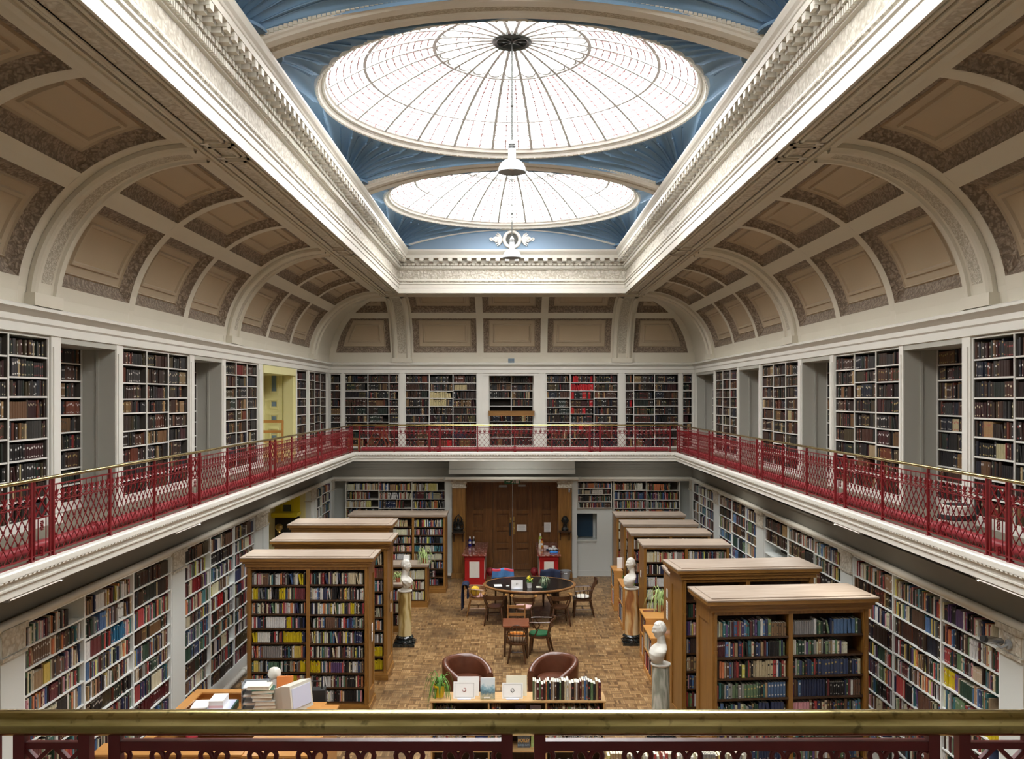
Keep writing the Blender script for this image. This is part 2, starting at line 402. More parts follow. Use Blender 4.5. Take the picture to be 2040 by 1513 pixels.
# ---- pilaster / niche layout on the upper walls (depths along each side)
NICHE_L = [(10.15, 11.58), (14.42, 15.80), (18.38, 21.12)]
NICHE_R = [(10.18, 11.72), (14.42, 15.82), (18.55, 20.2), (22.72, 24.85)]
CASE_L  = [(7.55, 9.94), (11.78, 14.22), (16.0, 18.08), (21.3, 22.42), (22.62, 24.78)]
CASE_R  = [(7.50, 10.0), (11.84, 14.25), (16.02, 18.42), (20.36, 22.6)]
def wallside(s, niches, cases, name):
    r = root(name)
    m = MB()
    X = lambda x: s*x
    m.box(X(5.75), YF, 0, X(6.1), 26.6, 7.9)                       # outer wall
    # filling behind lower shelves, leaving the yellow doorway recess on the left
    gap = [(18.3, 22.2)] if s < 0 else []
    y = YF
    for a, b in gap + [(25.6, 25.6)]:
        m.box(X(5.2), y, 0, X(5.76), a, ZG-.1); y = b
    # upper: blocks between cases and niches, frieze over them
    edges = sorted(niches)
    m.box(X(XW), YF, 5.56, X(5.76), 25.6, ZC)                      # entablature
    m.box(X(5.34), YF, ZG, X(5.76), 7.4, 5.6)
    m.box(X(XW), YF, ZG, X(5.4), 7.45, 5.6)
    for a, b in cases: m.box(X(5.34), a-.05, ZG, X(5.76), b+.05, 5.6)
    m.build('wall', M['white'], r)
    # pilasters between shelves
    spans = sorted([(a, b) for a, b in niches] + [(a, b) for a, b in cases])
    cur = spans[0][0]
    allp = []
    for i in range(len(spans)-1):
        a, b = spans[i][1], spans[i+1][0]
        if b - a > .02: allp.append((a, b))
    allp.append((spans[-1][1], 25.12))
    for a, b in allp:
        p = MB()
        p.box(X(XW-.015), a, ZG, X(5.74), b, 5.6)
        if b - a > .1:
            c = (a+b)/2; h = (b-a)/2 - .035
            p.box(X(XW-.03), c-h, ZG+.12, X(XW-.01), c+h, 5.45)
        p.box(X(XW-.04), a-.005, ZG, X(5.1), b+.005, ZG+.1)
        p.build('pilaster', M['white'], r)
    # niche reveals: panelled sides and soffit bead
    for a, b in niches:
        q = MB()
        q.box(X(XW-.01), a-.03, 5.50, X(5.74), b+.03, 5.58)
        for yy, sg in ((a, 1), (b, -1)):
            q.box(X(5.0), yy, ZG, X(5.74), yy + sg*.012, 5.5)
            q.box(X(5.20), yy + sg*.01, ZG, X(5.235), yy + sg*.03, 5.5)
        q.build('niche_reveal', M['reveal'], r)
    # springing cornice
    prof = [(0.0, 5.56), (.03, 5.57), (.03, 5.66), (.05, 5.68), (.05, 5.74), (.10, 5.78), (.13, 5.80), (.13, 5.83), (.08, 5.85), (.0, 5.86)]
    c = MB()
    c.grid(lambda u, v: (X(XW - prof[round(v*9)][0]), YF + u*(25.1-YF), prof[round(v*9)][1]), 1, 9, flip=(s > 0))
    c.build('cornice', M['white'], r)
    # lower pilasters with carved capitals
    low = [(8.72, 9.13), (13.12, 13.62), (17.35, 18.25), (22.15, 22.75)]
    if s > 0: low = [(8.72, 9.13), (13.1, 13.55), (17.7, 18.24), (21.6, 22.1)]
    for a, b in low + [(24.72, 25.12)]:
        p = MB()
        p.box(X(XL), a, 0, X(5.5), b, 2.70)
        p.box(X(XL-.03), a-.02, 0, X(5.0), b+.02, .18)
        if b - a > .6:
            p.box(X(XL-.02), (a+b)/2+.05, .2, X(5.0), b, 2.4)
        pil = p.build('pilaster', M['greywhite'], r)
        k = MB()
        k.box(X(XL-.012), a+.01, 2.42, X(5.0), b-.01, 2.62)
        k.box(X(XL-.035), a-.03, 2.62, X(5.0), b+.03, 2.68)
        k.box(X(XL-.03), a-.02, 2.38, X(5.0), b+.02, 2.41)
        k.build('capital', M['orn_white'] if s < 9 else M['white'], pil)
    # frieze and rounded ledge under the gallery
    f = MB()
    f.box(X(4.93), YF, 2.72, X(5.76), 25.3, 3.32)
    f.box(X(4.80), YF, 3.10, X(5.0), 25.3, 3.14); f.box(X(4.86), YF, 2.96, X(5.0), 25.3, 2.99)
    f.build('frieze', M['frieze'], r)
    l = MB(); l.tube([(X(4.87), YF, 2.70), (X(4.87), 25.0, 2.70)], .048, 10)
    l.box(X(4.86), YF, 2.65, X(5.1), 25.1, 2.71)
    l.build('ledge', M['white'], r, smooth=40)
    return r
wallside(-1, NICHE_L, CASE_L, 'wall_left')
wallside(1, NICHE_R, CASE_R, 'wall_right')

# ---- back wall
BX = lambda px: PX(px, YB)
wb = root('wall_back')
m = MB()
m.box(-6.1, 26.45, 0, 6.1, 26.8, 7.9)
m.box(-6.0, 25.55, ZG, BX(951), 26.5, ZC+.1); m.box(BX(1087), 25.55, ZG, 6.0, 26.5, ZC+.1)
m.box(BX(950), 26.0, ZG, BX(1088), 26.5, ZC+.1)
m.box(-6.0, YB, 5.56, 6.0, 25.6, ZC)
m.box(-6.0, 25.45, 0, PX(924, 25.3), 26.5, ZG-.15)
m.box(PX(1116, 25.3), 25.45, 0, 6.0, 26.5, .98); m.box(PX(1116, 25.3), 25.45, 1.72, 6.0, 26.5, ZG-.15)
m.box(PX(1189, 25.3), 25.45, .98, 6.0, 26.5, 1.72); m.box(PX(1116, 25.3), 25.7, .98, PX(1189, 25.3), 26.5, 1.72)
m.box(PX(1144, 25.2), 25.18, 0, PX(1220, 25.2), 25.46, .96); m.box(PX(1189, 25.2), 25.18, .96, PX(1220, 25.2), 25.46, 1.72)
m.box(PX(1144, 25.2), 25.18, 1.72, PX(1220, 25.2), 25.46, 1.86); m.box(PX(1144, 25.2), 25.13, .96, PX(1189, 25.2), 25.46, 1.0)
m.box(PX(1140, 25.2), 25.16, 0, PX(1222, 25.2), 25.2, .16)
m.build('wall', M['greywhite'], wb)
hp = MB().box(PX(1140, 25.3), 25.62, 1.02, PX(1183, 25.3), 25.66, 1.70).build('hatch_panel', M['hatchblue'], wb)
hb = MB().box(PX(1146, 25.3), 25.44, 1.74, PX(1186, 25.3), 25.5, 1.80).build('hatch_blind_box', M['iron'], wb)
PIL_B = [(651.5, 657), (680, 686), (795.5, 806.5), (951, 962), (1075, 1087), (1232.5, 1244.5), (1353, 1359), (1380, 1388)]
for a, b in PIL_B:
    p = MB(); p.box(BX(a), YB-.015, ZG, BX(b), 26.0, 5.58)
    if b-a > 9: p.box(BX(a)+.03, YB-.03, ZG+.1, BX(b)-.03, YB, 5.45)
    p.build('pilaster', M['white'], wb)
q = MB()
q.box(BX(962), YB+.02, ZG, BX(974), 26.0, 5.58); q.box(BX(1063), YB+.02, ZG, BX(1075), 26.0, 5.58); q.box(BX(961), YB, 5.5, BX(1076), 26.0, 5.6)
q.build('niche_reveal', M['white'], wb)
prof = [(0.0, 5.56), (.03, 5.57), (.03, 5.66), (.05, 5.68), (.05, 5.74), (.10, 5.78), (.13, 5.80), (.13, 5.83), (.08, 5.85), (.0, 5.86)]
c = MB(); c.grid(lambda u, v: (-5.0+10*u, YB - prof[round(v*9)][0], prof[round(v*9)][1]), 1, 9)
c.build('cornice', M['white'], wb)
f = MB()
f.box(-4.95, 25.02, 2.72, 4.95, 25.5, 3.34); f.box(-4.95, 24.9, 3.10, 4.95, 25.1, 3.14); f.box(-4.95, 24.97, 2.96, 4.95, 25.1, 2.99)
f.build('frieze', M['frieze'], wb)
f = MB()
f.box(BX(897), 24.72, 2.98, BX(1143), 25.1, 3.34); f.box(BX(896), 24.70, 2.84, BX(1144), 25.1, 2.97)
f.build('door_entablature', M['greywhite'], wb)
l = MB()
l.tube([(-4.87, 24.97, 2.70), (BX(885), 24.97, 2.70), (BX(890), 24.68, 2.72), (BX(1150), 24.68, 2.72), (BX(1155), 24.97, 2.70), (4.87, 24.97, 2.70)], .05, 10)
l.box(-4.87, 24.97, 2.63, BX(892), 25.2, 2.7); l.box(BX(1148), 24.97, 2.63, 4.87, 25.2, 2.7); l.box(BX(892), 24.7, 2.67, BX(1148), 25.2, 2.73)
l.build('ledge', M['white'], wb, smooth=40)
for a, b in ((888, 901), (1139, 1149)):
    p = MB(); p.box(BX(a), 24.98, 0, BX(b), 25.46, 2.66); p.build('pilaster', M['greywhite'], wb)

# front wall behind the viewpoint
wf = MB(); wf.box(-6.1, YF-.3, 0, 6.1, YF, 7.9); tag(wf.build('wall_front', M['white']), kind='structure')

# ---- gallery deck and its white fascia
gal = root('gallery_floor')
gd = MB()
gd.box(-5.8, YF, ZG-.1, EL-.05, 26.0, ZG); gd.box(ER+.05, YF, ZG-.1, 5.8, 26.0, ZG)
gd.box(EL-.06, EB+.05, ZG-.1, ER+.06, 26.1, ZG); gd.box(EL-.06, YF, ZG-.1, ER+.06, EF-.05, ZG)
gd.build('deck', M['carpet'], gal)
gs = MB()
for z in (3.30,):
    gs.box(-5.0, YF, z, EL-.12, 25.2, z+.12); gs.box(ER+.12, YF, z, 5.0, 25.2, z+.12)
    gs.box(EL-.2, EB+.12, z, ER+.2, 25.2, z+.12); gs.box(EL-.2, YF, z, ER+.2, EF-.12, z+.12)
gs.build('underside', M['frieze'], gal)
fas = [(-.06, 3.535), (.02, 3.535), (.03, 3.52), (.03, 3.475), (.015, 3.465), (.0, 3.455), (-.01, 3.45), (-.01, 3.405), (-.003, 3.40), (-.003, 3.385), (-.022, 3.38), (-.022, 3.315), (-.045, 3.305), (-.16, 3.30)]
def loop_sweep(mb, prof, x0, x1, y0, y1, mi=0, inward=True, nseg=1):
    # sweep (d, z) round a rectangle with mitred corners; d > 0 goes towards the middle
    P = []
    for d, z in prof:
        P.append([(x0+d, y0+d, z), (x0+d, y1-d, z), (x1-d, y1-d, z), (x1-d, y0+d, z)])
    for i in range(len(prof)-1):
        for k in range(4):
            k2 = (k+1) % 4
            mb.quad(P[i][k], P[i][k2], P[i+1][k2], P[i+1][k], mi)
fa = MB(); loop_sweep(fa, fas, EL, ER, EF, EB); fa.build('fascia', M['white'], gal)
# bead row along the fascia
bd = MB()
n = int((EB-EF)/.07)
for i in range(n):
    y = EF + .05 + i*.07
    for X, s in ((EL, 1), (ER, -1)):
        bd.box(X+s*.0, y, 3.462, X+s*.03, y+.04, 3.478)
for i in range(int((ER-EL)/.07)):
    x = EL+.05+i*.07; bd.box(x, EB-.03, 3.462, x+.04, EB, 3.478)
bd.build('bead_moulding', M['white'], gal)

# ================================================================ coved ceiling
ceil = root('ceiling')
CW, CH, XT = 1.72, 1.67, 3.28         # cove width, height, inner edge
YA, YBB, YC, PITCH = 9.71, 16.34, 22.97, 6.63
WX, WY0, WY1 = 2.83, 3.3, 22.95       # well opening
ECW = 1.68                            # end cove width (ends at YB-ECW)
ARC = pi/2*1.69
def cove(side):
    def f(s, y, off=0.0):
        a = s*pi/2
        x = XW - CW*(1-cos(a)) + off*cos(a); z = ZC + CH*sin(a) + off*sin(a)
        return (side*x, y, z)
    return f
def ecove(s, x, off=0.0):
    a = s*pi/2
    return (x, YB - ECW*(1-cos(a)) + off*cos(a), ZC + CH*sin(a) + off*sin(a))
CPROF = [(0, 0, 0), (.015, .0, 0), (.03, .03, 1), (.07, .075, 1), (.12, .10, 1), (.16, .115, 1), (.175, .095, 2), (.19, .115, 2), (.27, .115, 2), (.285, .09, 2), (.315, .09, 2), (.33, .115, 2)]
def coffer(mb, pt, s0, s1, ya, yb, ns=10, flip=False):
    # sunk panel: nested mitred frames in (s, y); ya/yb may be functions of s
    ya = ya if callable(ya) else (lambda s, v=ya: v); yb = yb if callable(yb) else (lambda s, v=yb: v)
    def ring(ins, off):
        k = ins/ARC; a0, a1 = s0+k, s1-k; L = []
        ss = [a0+(a1-a0)*i/ns for i in range(ns+1)]
        left = [pt(s, ya(s)+ins, off) for s in ss]; right = [pt(s, yb(s)-ins, off) for s in ss]
        return left, right
    rings = [ring(i, o) for i, o, _ in CPROF]
    for i in range(len(CPROF)-1):
        mi = CPROF[i+1][2]
        (l0, r0), (l1, r1) = rings[i], rings[i+1]
        for a, b in ((l0, l1), (r1, r0)):
            for j in range(ns):
                q = (a[j], b[j], b[j+1], a[j+1]); mb.quad(*(q[::-1] if flip else q), mi=mi)
        q = (l0[0], r0[0], r1[0], l1[0]); mb.quad(*(q[::-1] if flip else q), mi=mi)
        q = (l1[ns], r1[ns], r0[ns], l0[ns]); mb.quad(*(q[::-1] if flip else q), mi=mi)
    l, r = rings[-1]
    for j in range(ns):
        q = (l[j], r[j], r[j+1], l[j+1]); mb.quad(*(q[::-1] if flip else q), mi=3)
CM = [M['cream'], M['orn_brown'], M['field2'], M['field']]
def patch(mb, pt, s0, s1, ya, yb, ns=4, off=0.0, flip=False, mi=0):
    ya = ya if callable(ya) else (lambda s, v=ya: v); yb = yb if callable(yb) else (lambda s, v=yb: v)
    for j in range(ns):
        a, b = s0+(s1-s0)*j/ns, s0+(s1-s0)*(j+1)/ns
        q = (pt(a, ya(a), off), pt(a, yb(a), off), pt(b, yb(b), off), pt(b, ya(b), off))
        mb.quad(*(q[::-1] if flip else q), mi=mi)
ROWS = [(.10, .50), (.57, .93)]
def cove_grid(mb, pt, ylist, flip):
    # ylist: [(a, b, is_panel)...]
    for a, b, pan in ylist:
        if not pan:
            patch(mb, pt, 0, 1, a, b, 14, flip=flip); continue
        patch(mb, pt, 0, ROWS[0][0], a, b, 2, flip=flip); patch(mb, pt, ROWS[0][1], ROWS[1][0], a, b, 2, flip=flip); patch(mb, pt, ROWS[1][1], 1, a, b, 2, flip=flip)
def rib(mb, pt, yc, w=.27, flip=False, s1=1.0):
    pr = [(-w, .02, 0), (-w, -.05, 0), (-w+.03, -.075, 0), (-w+.06, -.09, 0), (-w+.10, -.09, 0), (-w+.115, -.06, 0), (-w+.14, -.05, 0), (w-.14, -.05, 1), (w-.115, -.06, 0), (w-.10, -.09, 0), (w-.06, -.09, 0), (w-.03, -.075, 0), (w, -.05, 0), (w, .02, 0)]
    ns = 20
    for i in range(len(pr)-1):
        for j in range(ns):
            a, b = s1*j/ns, s1*(j+1)/ns
            mi = pr[i+1][2] if .10 < (a+b)/2 < .97 else 0
            q = (pt(a, yc+pr[i][0], pr[i][1]), pt(a, yc+pr[i+1][0], pr[i+1][1]), pt(b, yc+pr[i+1][0], pr[i+1][1]), pt(b, yc+pr[i][0], pr[i][1]))
            mb.quad(*(q[::-1] if flip else q), mi=mi)
    # moulded foot block standing on the cornice
    p0 = pt(0, yc-w-.03, -.115); p1 = pt(.035, yc+w+.03, .05)
    mb.box(p0[0], p0[1], p0[2], p1[0], p1[1], p0[2]+.13)
for side, nm in ((-1, 'left'), (1, 'right')):
    pt = cove(side); fp = side < 0
    fr = MB(); bays = [(YA-PITCH, YA), (YA, YBB), (YBB, YC)]
    patch(fr, pt, 0, 1, YF, YA-PITCH, 14, flip=fp)
    for a, b in bays:
        a += .27; b -= .27
        pw = (b-a-.16*4)/3; y = a; L = []
        for k in range(3):
            L.append((y, y+.16, False)); L.append((y+.16, y+.16+pw, True)); y += .16+pw
        L.append((y, b, False))
        cove_grid(fr, pt, L, fp)
        for ya, yb, pan in L:
            if pan:
                for s0, s1 in ROWS:
                    cf = MB(); coffer(cf, pt, s0, s1, ya, yb, flip=fp); cf.build('coffer', CM, ceil, smooth=30)
    for yc in (YA-PITCH, YA, YBB, YC):
        patch(fr, pt, 0, 1, yc-.28, yc+.28, 14, flip=fp)
        rb = MB(); rib(rb, pt, yc, flip=fp); rb.build('rib', [M['cream'], M['orn_fine']], ceil, smooth=30)
    # corner up to the groin
    g = lambda s: YB - ECW*(1-cos(s*pi/2))
    patch(fr, pt, 0, 1, YC+.27, g, 14, flip=fp)
    fr.build('cove', M['cream'], ceil, smooth=40)
# end cove
fr = MB(); XE = 3.0
cols = []
xs = [-2.74, -1.02, -.86, .70, .86, 2.62]
xs = [-2.70, -.95, -.79, .79, .95, 2.70]
L = [(-2.78, xs[0], False), (xs[0], xs[1], True), (xs[1], xs[2], False), (xs[2], xs[3], True), (xs[3], xs[4], False), (xs[4], xs[5], True), (xs[5], 2.78, False)]
cove_grid(fr, ecove, L, False)
for a, b, pan in L:
    if pan:
        for s0, s1 in ROWS:
            cf = MB(); coffer(cf, ecove, s0, s1, a, b); cf.build('coffer', CM, ceil, smooth=30)
for xc in (-XE, XE):
    patch(fr, ecove, 0, 1, xc-.26, xc+.26, 14)
    rb = MB(); rib(rb, ecove, xc, .25); rb.build('rib', [M['cream'], M['orn_fine']], ceil, smooth=30)
gx = lambda s: XW - CW*(1-cos(s*pi/2))
for sg in (-1, 1):
    A = (lambda s: -gx(s)) if sg < 0 else (lambda s: XE+.25)
    B = (lambda s: -XE-.25) if sg < 0 else (lambda s: gx(s))
    Ai = (lambda s: -gx(s)+.16) if sg < 0 else (lambda s: XE+.25+.05)
    Bi = (lambda s: -XE-.25-.05) if sg < 0 else (lambda s: gx(s)-.16)
    for s0, s1 in ((0, .10), (.50, .57), (.78, 1)): patch(fr, ecove, s0, s1, A, B, 4)
    for s0, s1 in ((.10, .50), (.57, .78)):
        if sg < 0: patch(fr, ecove, s0, s1, A, Ai, 6); patch(fr, ecove, s0, s1, Bi, B, 6)
        else: patch(fr, ecove, s0, s1, A, Ai, 6); patch(fr, ecove, s0, s1, Bi, B, 6)
        cf = MB(); coffer(cf, ecove, s0, s1, Ai, Bi); cf.build('coffer', CM, ceil, smooth=30)
fr.build('cove', M['cream'], ceil, smooth=40)
# flat soffit bands between cove and well, with sunk ornament panels and square blocks over the ribs
sf = MB(); ZS = ZC + CH
sf.quad((-XT, YF, ZS), (-WX, YF, ZS), (-WX, YB-ECW, ZS), (-XT, YB-ECW, ZS))
sf.quad((WX, YF, ZS), (XT, YF, ZS), (XT, YB-ECW, ZS), (WX, YB-ECW, ZS))
sf.quad((-WX, WY1, ZS), (WX, WY1, ZS), (WX, YB-ECW, ZS), (-WX, YB-ECW, ZS))
sf.quad((-WX, YF, ZS), (WX, YF, ZS), (WX, WY0, ZS), (-WX, WY0, ZS))
for sg in (-1, 1):
    sf.box(sg*(XT-.02), YF, ZS-.05, sg*(XT+.05), YB-ECW, ZS+.02); sf.box(sg*(XT-.06), YF, ZS-.03, sg*(XT-.02), YB-ECW, ZS+.02)
sf.box(-XT, YB-ECW-.06, ZS-.05, XT, YB-ECW+.05, ZS+.02)
om = MB()
def sunk(mb, ob, x0, x1, y0, y1):
    for d, z in ((0, .022), (.05, .035)):
        mb.box(x0+d, y0+d, ZS-z, x1-d, y0+d+.03, ZS); mb.box(x0+d, y1-d-.03, ZS-z, x1-d, y1-d, ZS)
        mb.box(x0+d, y0+d, ZS-z, x0+d+.03, y1-d, ZS); mb.box(x1-d-.03, y0+d, ZS-z, x1-d, y1-d, ZS)
    ob.box(x0+.085, y0+.085, ZS-.012, x1-.085, y1-.085, ZS+.01)
for sg in (-1, 1):
    xa, xb = sorted((sg*(WX+.04), sg*(XT-.08)))
    for a, b in ((YA-PITCH, YA), (YA, YBB), (YBB, YC)): sunk(sf, om, xa, xb, a+.32, b-.32)
    for yc in (YA, YBB, YC): sunk(sf, om, xa, xb, yc-.24, yc+.24)
sunk(sf, om, -2.7, 2.7, WY1+.08, YB-ECW-.08)
so = sf.build('soffit', M['cream'], ceil)
om.build('soffit_ornament', M['orn_white'], so)
# roof closing the space above the coves
rf = MB()
for sg in (-1, 1): rf.box(sg*3.1, YF-.3, 7.85, sg*6.1, 26.8, 7.95); rf.box(sg*3.12, YF-.3, 7.5, sg*3.2, 26.8, 9.6)
rf.box(-3.2, 23.3, 7.55, 3.2, 23.4, 9.6); rf.box(-6.1, 23.3, 7.85, 6.1, 26.8, 7.95); rf.box(-3.2, YF-.3, 7.53, 3.2, WY0-.35, 7.6); rf.box(-3.2, WY0-.4, 7.53, 3.2, WY0-.32, 9.6)
rf.build('roof', M['white'], ceil)

# ================================================================ cornice of the lantern well
cor = root('trim_1')
ZT = 8.56
prof = [(-.03, ZS-.01), (0, ZS-.01), (0, 7.63), (.012, 7.64), (.012, 7.72), (.03, 7.735), (.03, 7.76), (.005, 7.775)]
m = MB(); loop_sweep(m, prof, -WX, WX, WY0, WY1)
prof = [(.03, 7.82), (.03, 7.835), (-.03, 7.845), (-.035, 7.86)]
loop_sweep(m, prof, -WX, WX, WY0, WY1)
prof = [(-.035, 8.09), (.0, 8.10), (.0, 8.115), (.015, 8.12), (.015, 8.185), (.03, 8.19)]
loop_sweep(m, prof, -WX, WX, WY0, WY1)
prof = [(.05, 8.255), (.06, 8.26), (.06, 8.35), (.20, 8.36), (.215, 8.36), (.215, 8.43), (.225, 8.44), (.235, 8.46), (.26, 8.49), (.28, 8.53), (.28, ZT), (-.22, ZT)]
loop_sweep(m, prof, -WX, WX, WY0, WY1)
m.build('mouldings', M['cornice'], cor)
m = MB(); loop_sweep(m, [(-.035, 7.86), (-.035, 8.09)], -WX, WX, WY0, WY1); m.build('carved_frieze', M['orn_cornice'], cor)
m = MB(); loop_sweep(m, [(.005, 7.775), (.03, 7.80), (.03, 7.82)], -WX, WX, WY0, WY1); loop_sweep(m, [(.03, 8.19), (.055, 8.22), (.05, 8.255)], -WX, WX, WY0, WY1)
m.build('leaf_moulding', M['orn_cornice'], cor)
def along(fn, step, off=0.0):
    n = int((WY1-WY0)/step)
    for i in range(n):
        y = WY1 - off - (i+.5)*step
        fn('L', y); fn('R', y)
    n = int(2*WX/step); st = 2*WX/n
    for i in range(n): fn('B', -WX+(i+.5)*st)
def place(mb, side, t, d0, d1, z0, z1, hw):
    if side == 'L': mb.box(-WX+d0, t-hw, z0, -WX+d1, t+hw, z1)
    elif side == 'R': mb.box(WX-d0, t-hw, z0, WX-d1, t+hw, z1)
    else: mb.box(t-hw, WY1-d0, z0, t+hw, WY1-d1, z1)
m = MB(); along(lambda s, t: place(m, s, t, .0, .045, 8.122, 8.182, .016), .055); m.build('dentil_row', M['cornice'], cor)
m = MB(); along(lambda s, t: place(m, s, t, .02, .062, 8.20, 8.25, .035), .105); m.build('egg_row', M['cornice'], cor)
m = MB()
def modil(s, t):
    place(m, s, t, .045, .205, 8.315, 8.37, .055); place(m, s, t, .045, .15, 8.262, 8.32, .046); place(m, s, t, .17, .209, 8.285, 8.37, .05)
along(modil, .235); m.build('modillion_row', M['cornice'], cor)

# ================================================================ lantern vault: pendentives, arches, domes
HXV, HYV = 2.98, 3.02
CYS = [YA-PITCH/2, YA+PITCH/2, YBB+PITCH/2]
RR = 2.69; EYD = 1.08
def vault_z(q): return 9.05 - .52*(1-q)**2
def pend(mb, cy, sx, sy):
    cxr, cyr = sx*HXV, cy + sy*HYV
    NPH, NT_, FL = 17*14, 9, 17
    def end(ph):
        dx, dy = -sx*cos(ph), -sy*sin(ph)
        t = 1e9
        if abs(dx) > 1e-6: t = min(t, HXV/abs(dx))
        if abs(dy) > 1e-6: t = min(t, HYV/abs(dy))
        ox, oy, ey = cxr, (cyr-cy)/EYD, dy/EYD
        aa = dx*dx+ey*ey; b = ox*dx+oy*ey; c = ox*ox+oy*oy-RR*RR; D = b*b-aa*c
        if D > 0: t = min(t, (-b-sqrt(D))/aa)
        return t, dx, dy
    def fn(u, v):
        ph = u*pi/2; t, dx, dy = end(ph)
        q = .10 + .90*v; d = t*q
        fl = abs(sin(FL*ph))
        A = .085*min(1, d/1.5)
        z = vault_z(q) + A*(fl**.45-.6)*(1 if d > .42 else 0)
        if v == 1: z = 9.06
        return (cxr+dx*d, cyr+dy*d, z)
    mb.grid(fn, NPH, NT_, flip=(sx*sy < 0))
    for k in range(1, FL):
        ph = pi/2*k/FL
        if abs(sin(FL*ph)) > .01: ph = pi*k/FL/2
        t, dx, dy = end(ph); pts = []
        if k % 1 == 0:
            for j in range(1, 8):
                q = .12+.86*j/8; d = t*q; A = .085*min(1, d/1.5)
                if d < .42: continue
                pts.append((cxr+dx*d, cyr+dy*d, vault_z(q)+A*(abs(sin(FL*ph))**.45-.6)-.004))
            if len(pts) > 2: mb.tube(pts, [.008+.012*i/len(pts) for i in range(len(pts))], 5)
    # plain quarter-round boss in the corner
    def boss(u, v):
        ph = u*pi/2; d = .46*v
        return (cxr-sx*cos(ph)*d, cyr-sy*sin(ph)*d, vault_z(.1)-.0 + .02 - .05*v*v*0 - .03)
    mb.grid(boss, 14, 2, flip=(sx*sy < 0))
    mb.tube([(cxr-sx*cos(k*pi/28)*.46, cyr-sy*sin(k*pi/28)*.46, vault_z(.13)-.01) for k in range(15)], .02, 6)
for i, cy in enumerate(CYS):
    v = root('ceiling_vault')
    for sx in (-1, 1):
        for sy in (-1, 1):
            mb = MB(); pend(mb, cy, sx, sy); mb.build('fluted_pendentive', M['blue'], v, smooth=22)
    cl = MB()
    def collar(u, w_):
        a = 2*pi*u; c_, s_ = cos(a), sin(a); k = min(3.15/max(1e-6, abs(c_)), 3.3/max(1e-6, abs(s_)))
        r = 2.70+(k-2.70)*w_; r2 = 2.70*(1+(EYD-1)*s_*s_); r = r2+(max(k, r2+.01)-r2)*w_; return (r*c_, cy+r*s_, 9.15)
    cl.grid(collar, 96, 1, closeu=True, flip=True); cl.build('crown_plate', M['blue'], v)
    # lunettes on both sides with round openings
    for sx in (-1, 1):
        lm = MB(); n = 40
        for k in range(n):
            y0, y1 = cy-HYV+2*HYV*k/n, cy-HYV+2*HYV*(k+1)/n
            z0, z1 = [vault_z(1-abs(y-cy)/HYV)+.02 for y in (y0, y1)]
            q = ((sx*(HXV+.02), y0, ZT-.02), (sx*(HXV+.02), y1, ZT-.02), (sx*(HXV+.02), y1, max(z1, ZT)), (sx*(HXV+.02), y0, max(z0, ZT)))
            lm.quad(*(q if sx > 0 else q[::-1]))
        lo = lm.build('lunette', M['paleblue'], v)
        tr = MB(); tr.tube([(sx*(HXV-.01), cy-HYV+2*HYV*k/40, vault_z(1-abs(-1+2*k/40))+.0) for k in range(41)], .022, 6); tr.build('lunette_bead', M['white'], lo)
        rg = MB(); rg.lathe([(.13, -.03), (.15, -.06), (.19, -.06), (.20, -.0)], (sx*(HXV-.0), cy, 8.80), 20, axis='x', mi=0) if sx > 0 else rg.lathe([(.13, .03), (.15, .06), (.19, .06), (.20, .0)], (sx*HXV, cy, 8.80), 20, axis='x')
        rg.build('oculus_ring', M['white'], lo, smooth=40)
        dk = MB(); dk.lathe([(.001, 0), (.14, 0)], (sx*(HXV+.012), cy, 8.80), 20, axis='x'); dk.build('oculus_void', M['iron'], lo)
# end lunette with oculus and scrolls
v = root('trim_2'); lm = MB(); n = 40; yl = YBB+PITCH/2+HYV+.0
ye = CYS[2]+HYV
for k in range(n):
    x0, x1 = -HXV+2*HXV*k/n, -HXV+2*HXV*(k+1)/n
    z0, z1 = [vault_z(1-abs(x)/HXV)+.02 for x in (x0, x1)]
    lm.quad((x0, ye, ZT-.02), (x1, ye, ZT-.02), (x1, ye, max(z1, ZT)), (x0, ye, max(z0, ZT)))
lm.build('lunette', M['paleblue'], v)
tr = MB(); tr.tube([(-HXV+2*HXV*k/40, ye-.02, vault_z(1-abs(-1+2*k/40))) for k in range(41)], .025, 6); tr.build('lunette_bead', M['white'], v)
rg = MB(); rg.lathe([(.15, -.02), (.17, -.07), (.22, -.07), (.24, 0)], (0, ye, 8.80), 24, axis='y'); rg.build('oculus_ring', M['white'], v, smooth=40)
dk = MB(); dk.lathe([(.001, 0), (.16, 0)], (0, ye-.012, 8.80), 20, axis='y'); dk.build('oculus_void', M['iron'], v)
sw = MB()
for s in (-1, 1):
    for j, (rad, off) in enumerate(((.07, .30), (.05, .42), (.035, .51))):
        sw.tube([(s*(off + rad*cos(a)*(1-.5*a/9)), ye-.03, 8.80 + rad*sin(a)*(1-.5*a/9)) for a in [k*.5 for k in range(18)]], .018, 6)
    for k in range(7):
        a = -1.2+k*.4; sw.tube([(s*.24, ye-.03, 8.80), (s*(.27+.10*cos(a)), ye-.03, 8.80+.13*sin(a)), (s*(.33+.10*cos(a)), ye-.03, 8.80+.17*sin(a))], [.02, .022, .008], 6)
sw.build('scroll_ornament', M['white'], v, smooth=50)
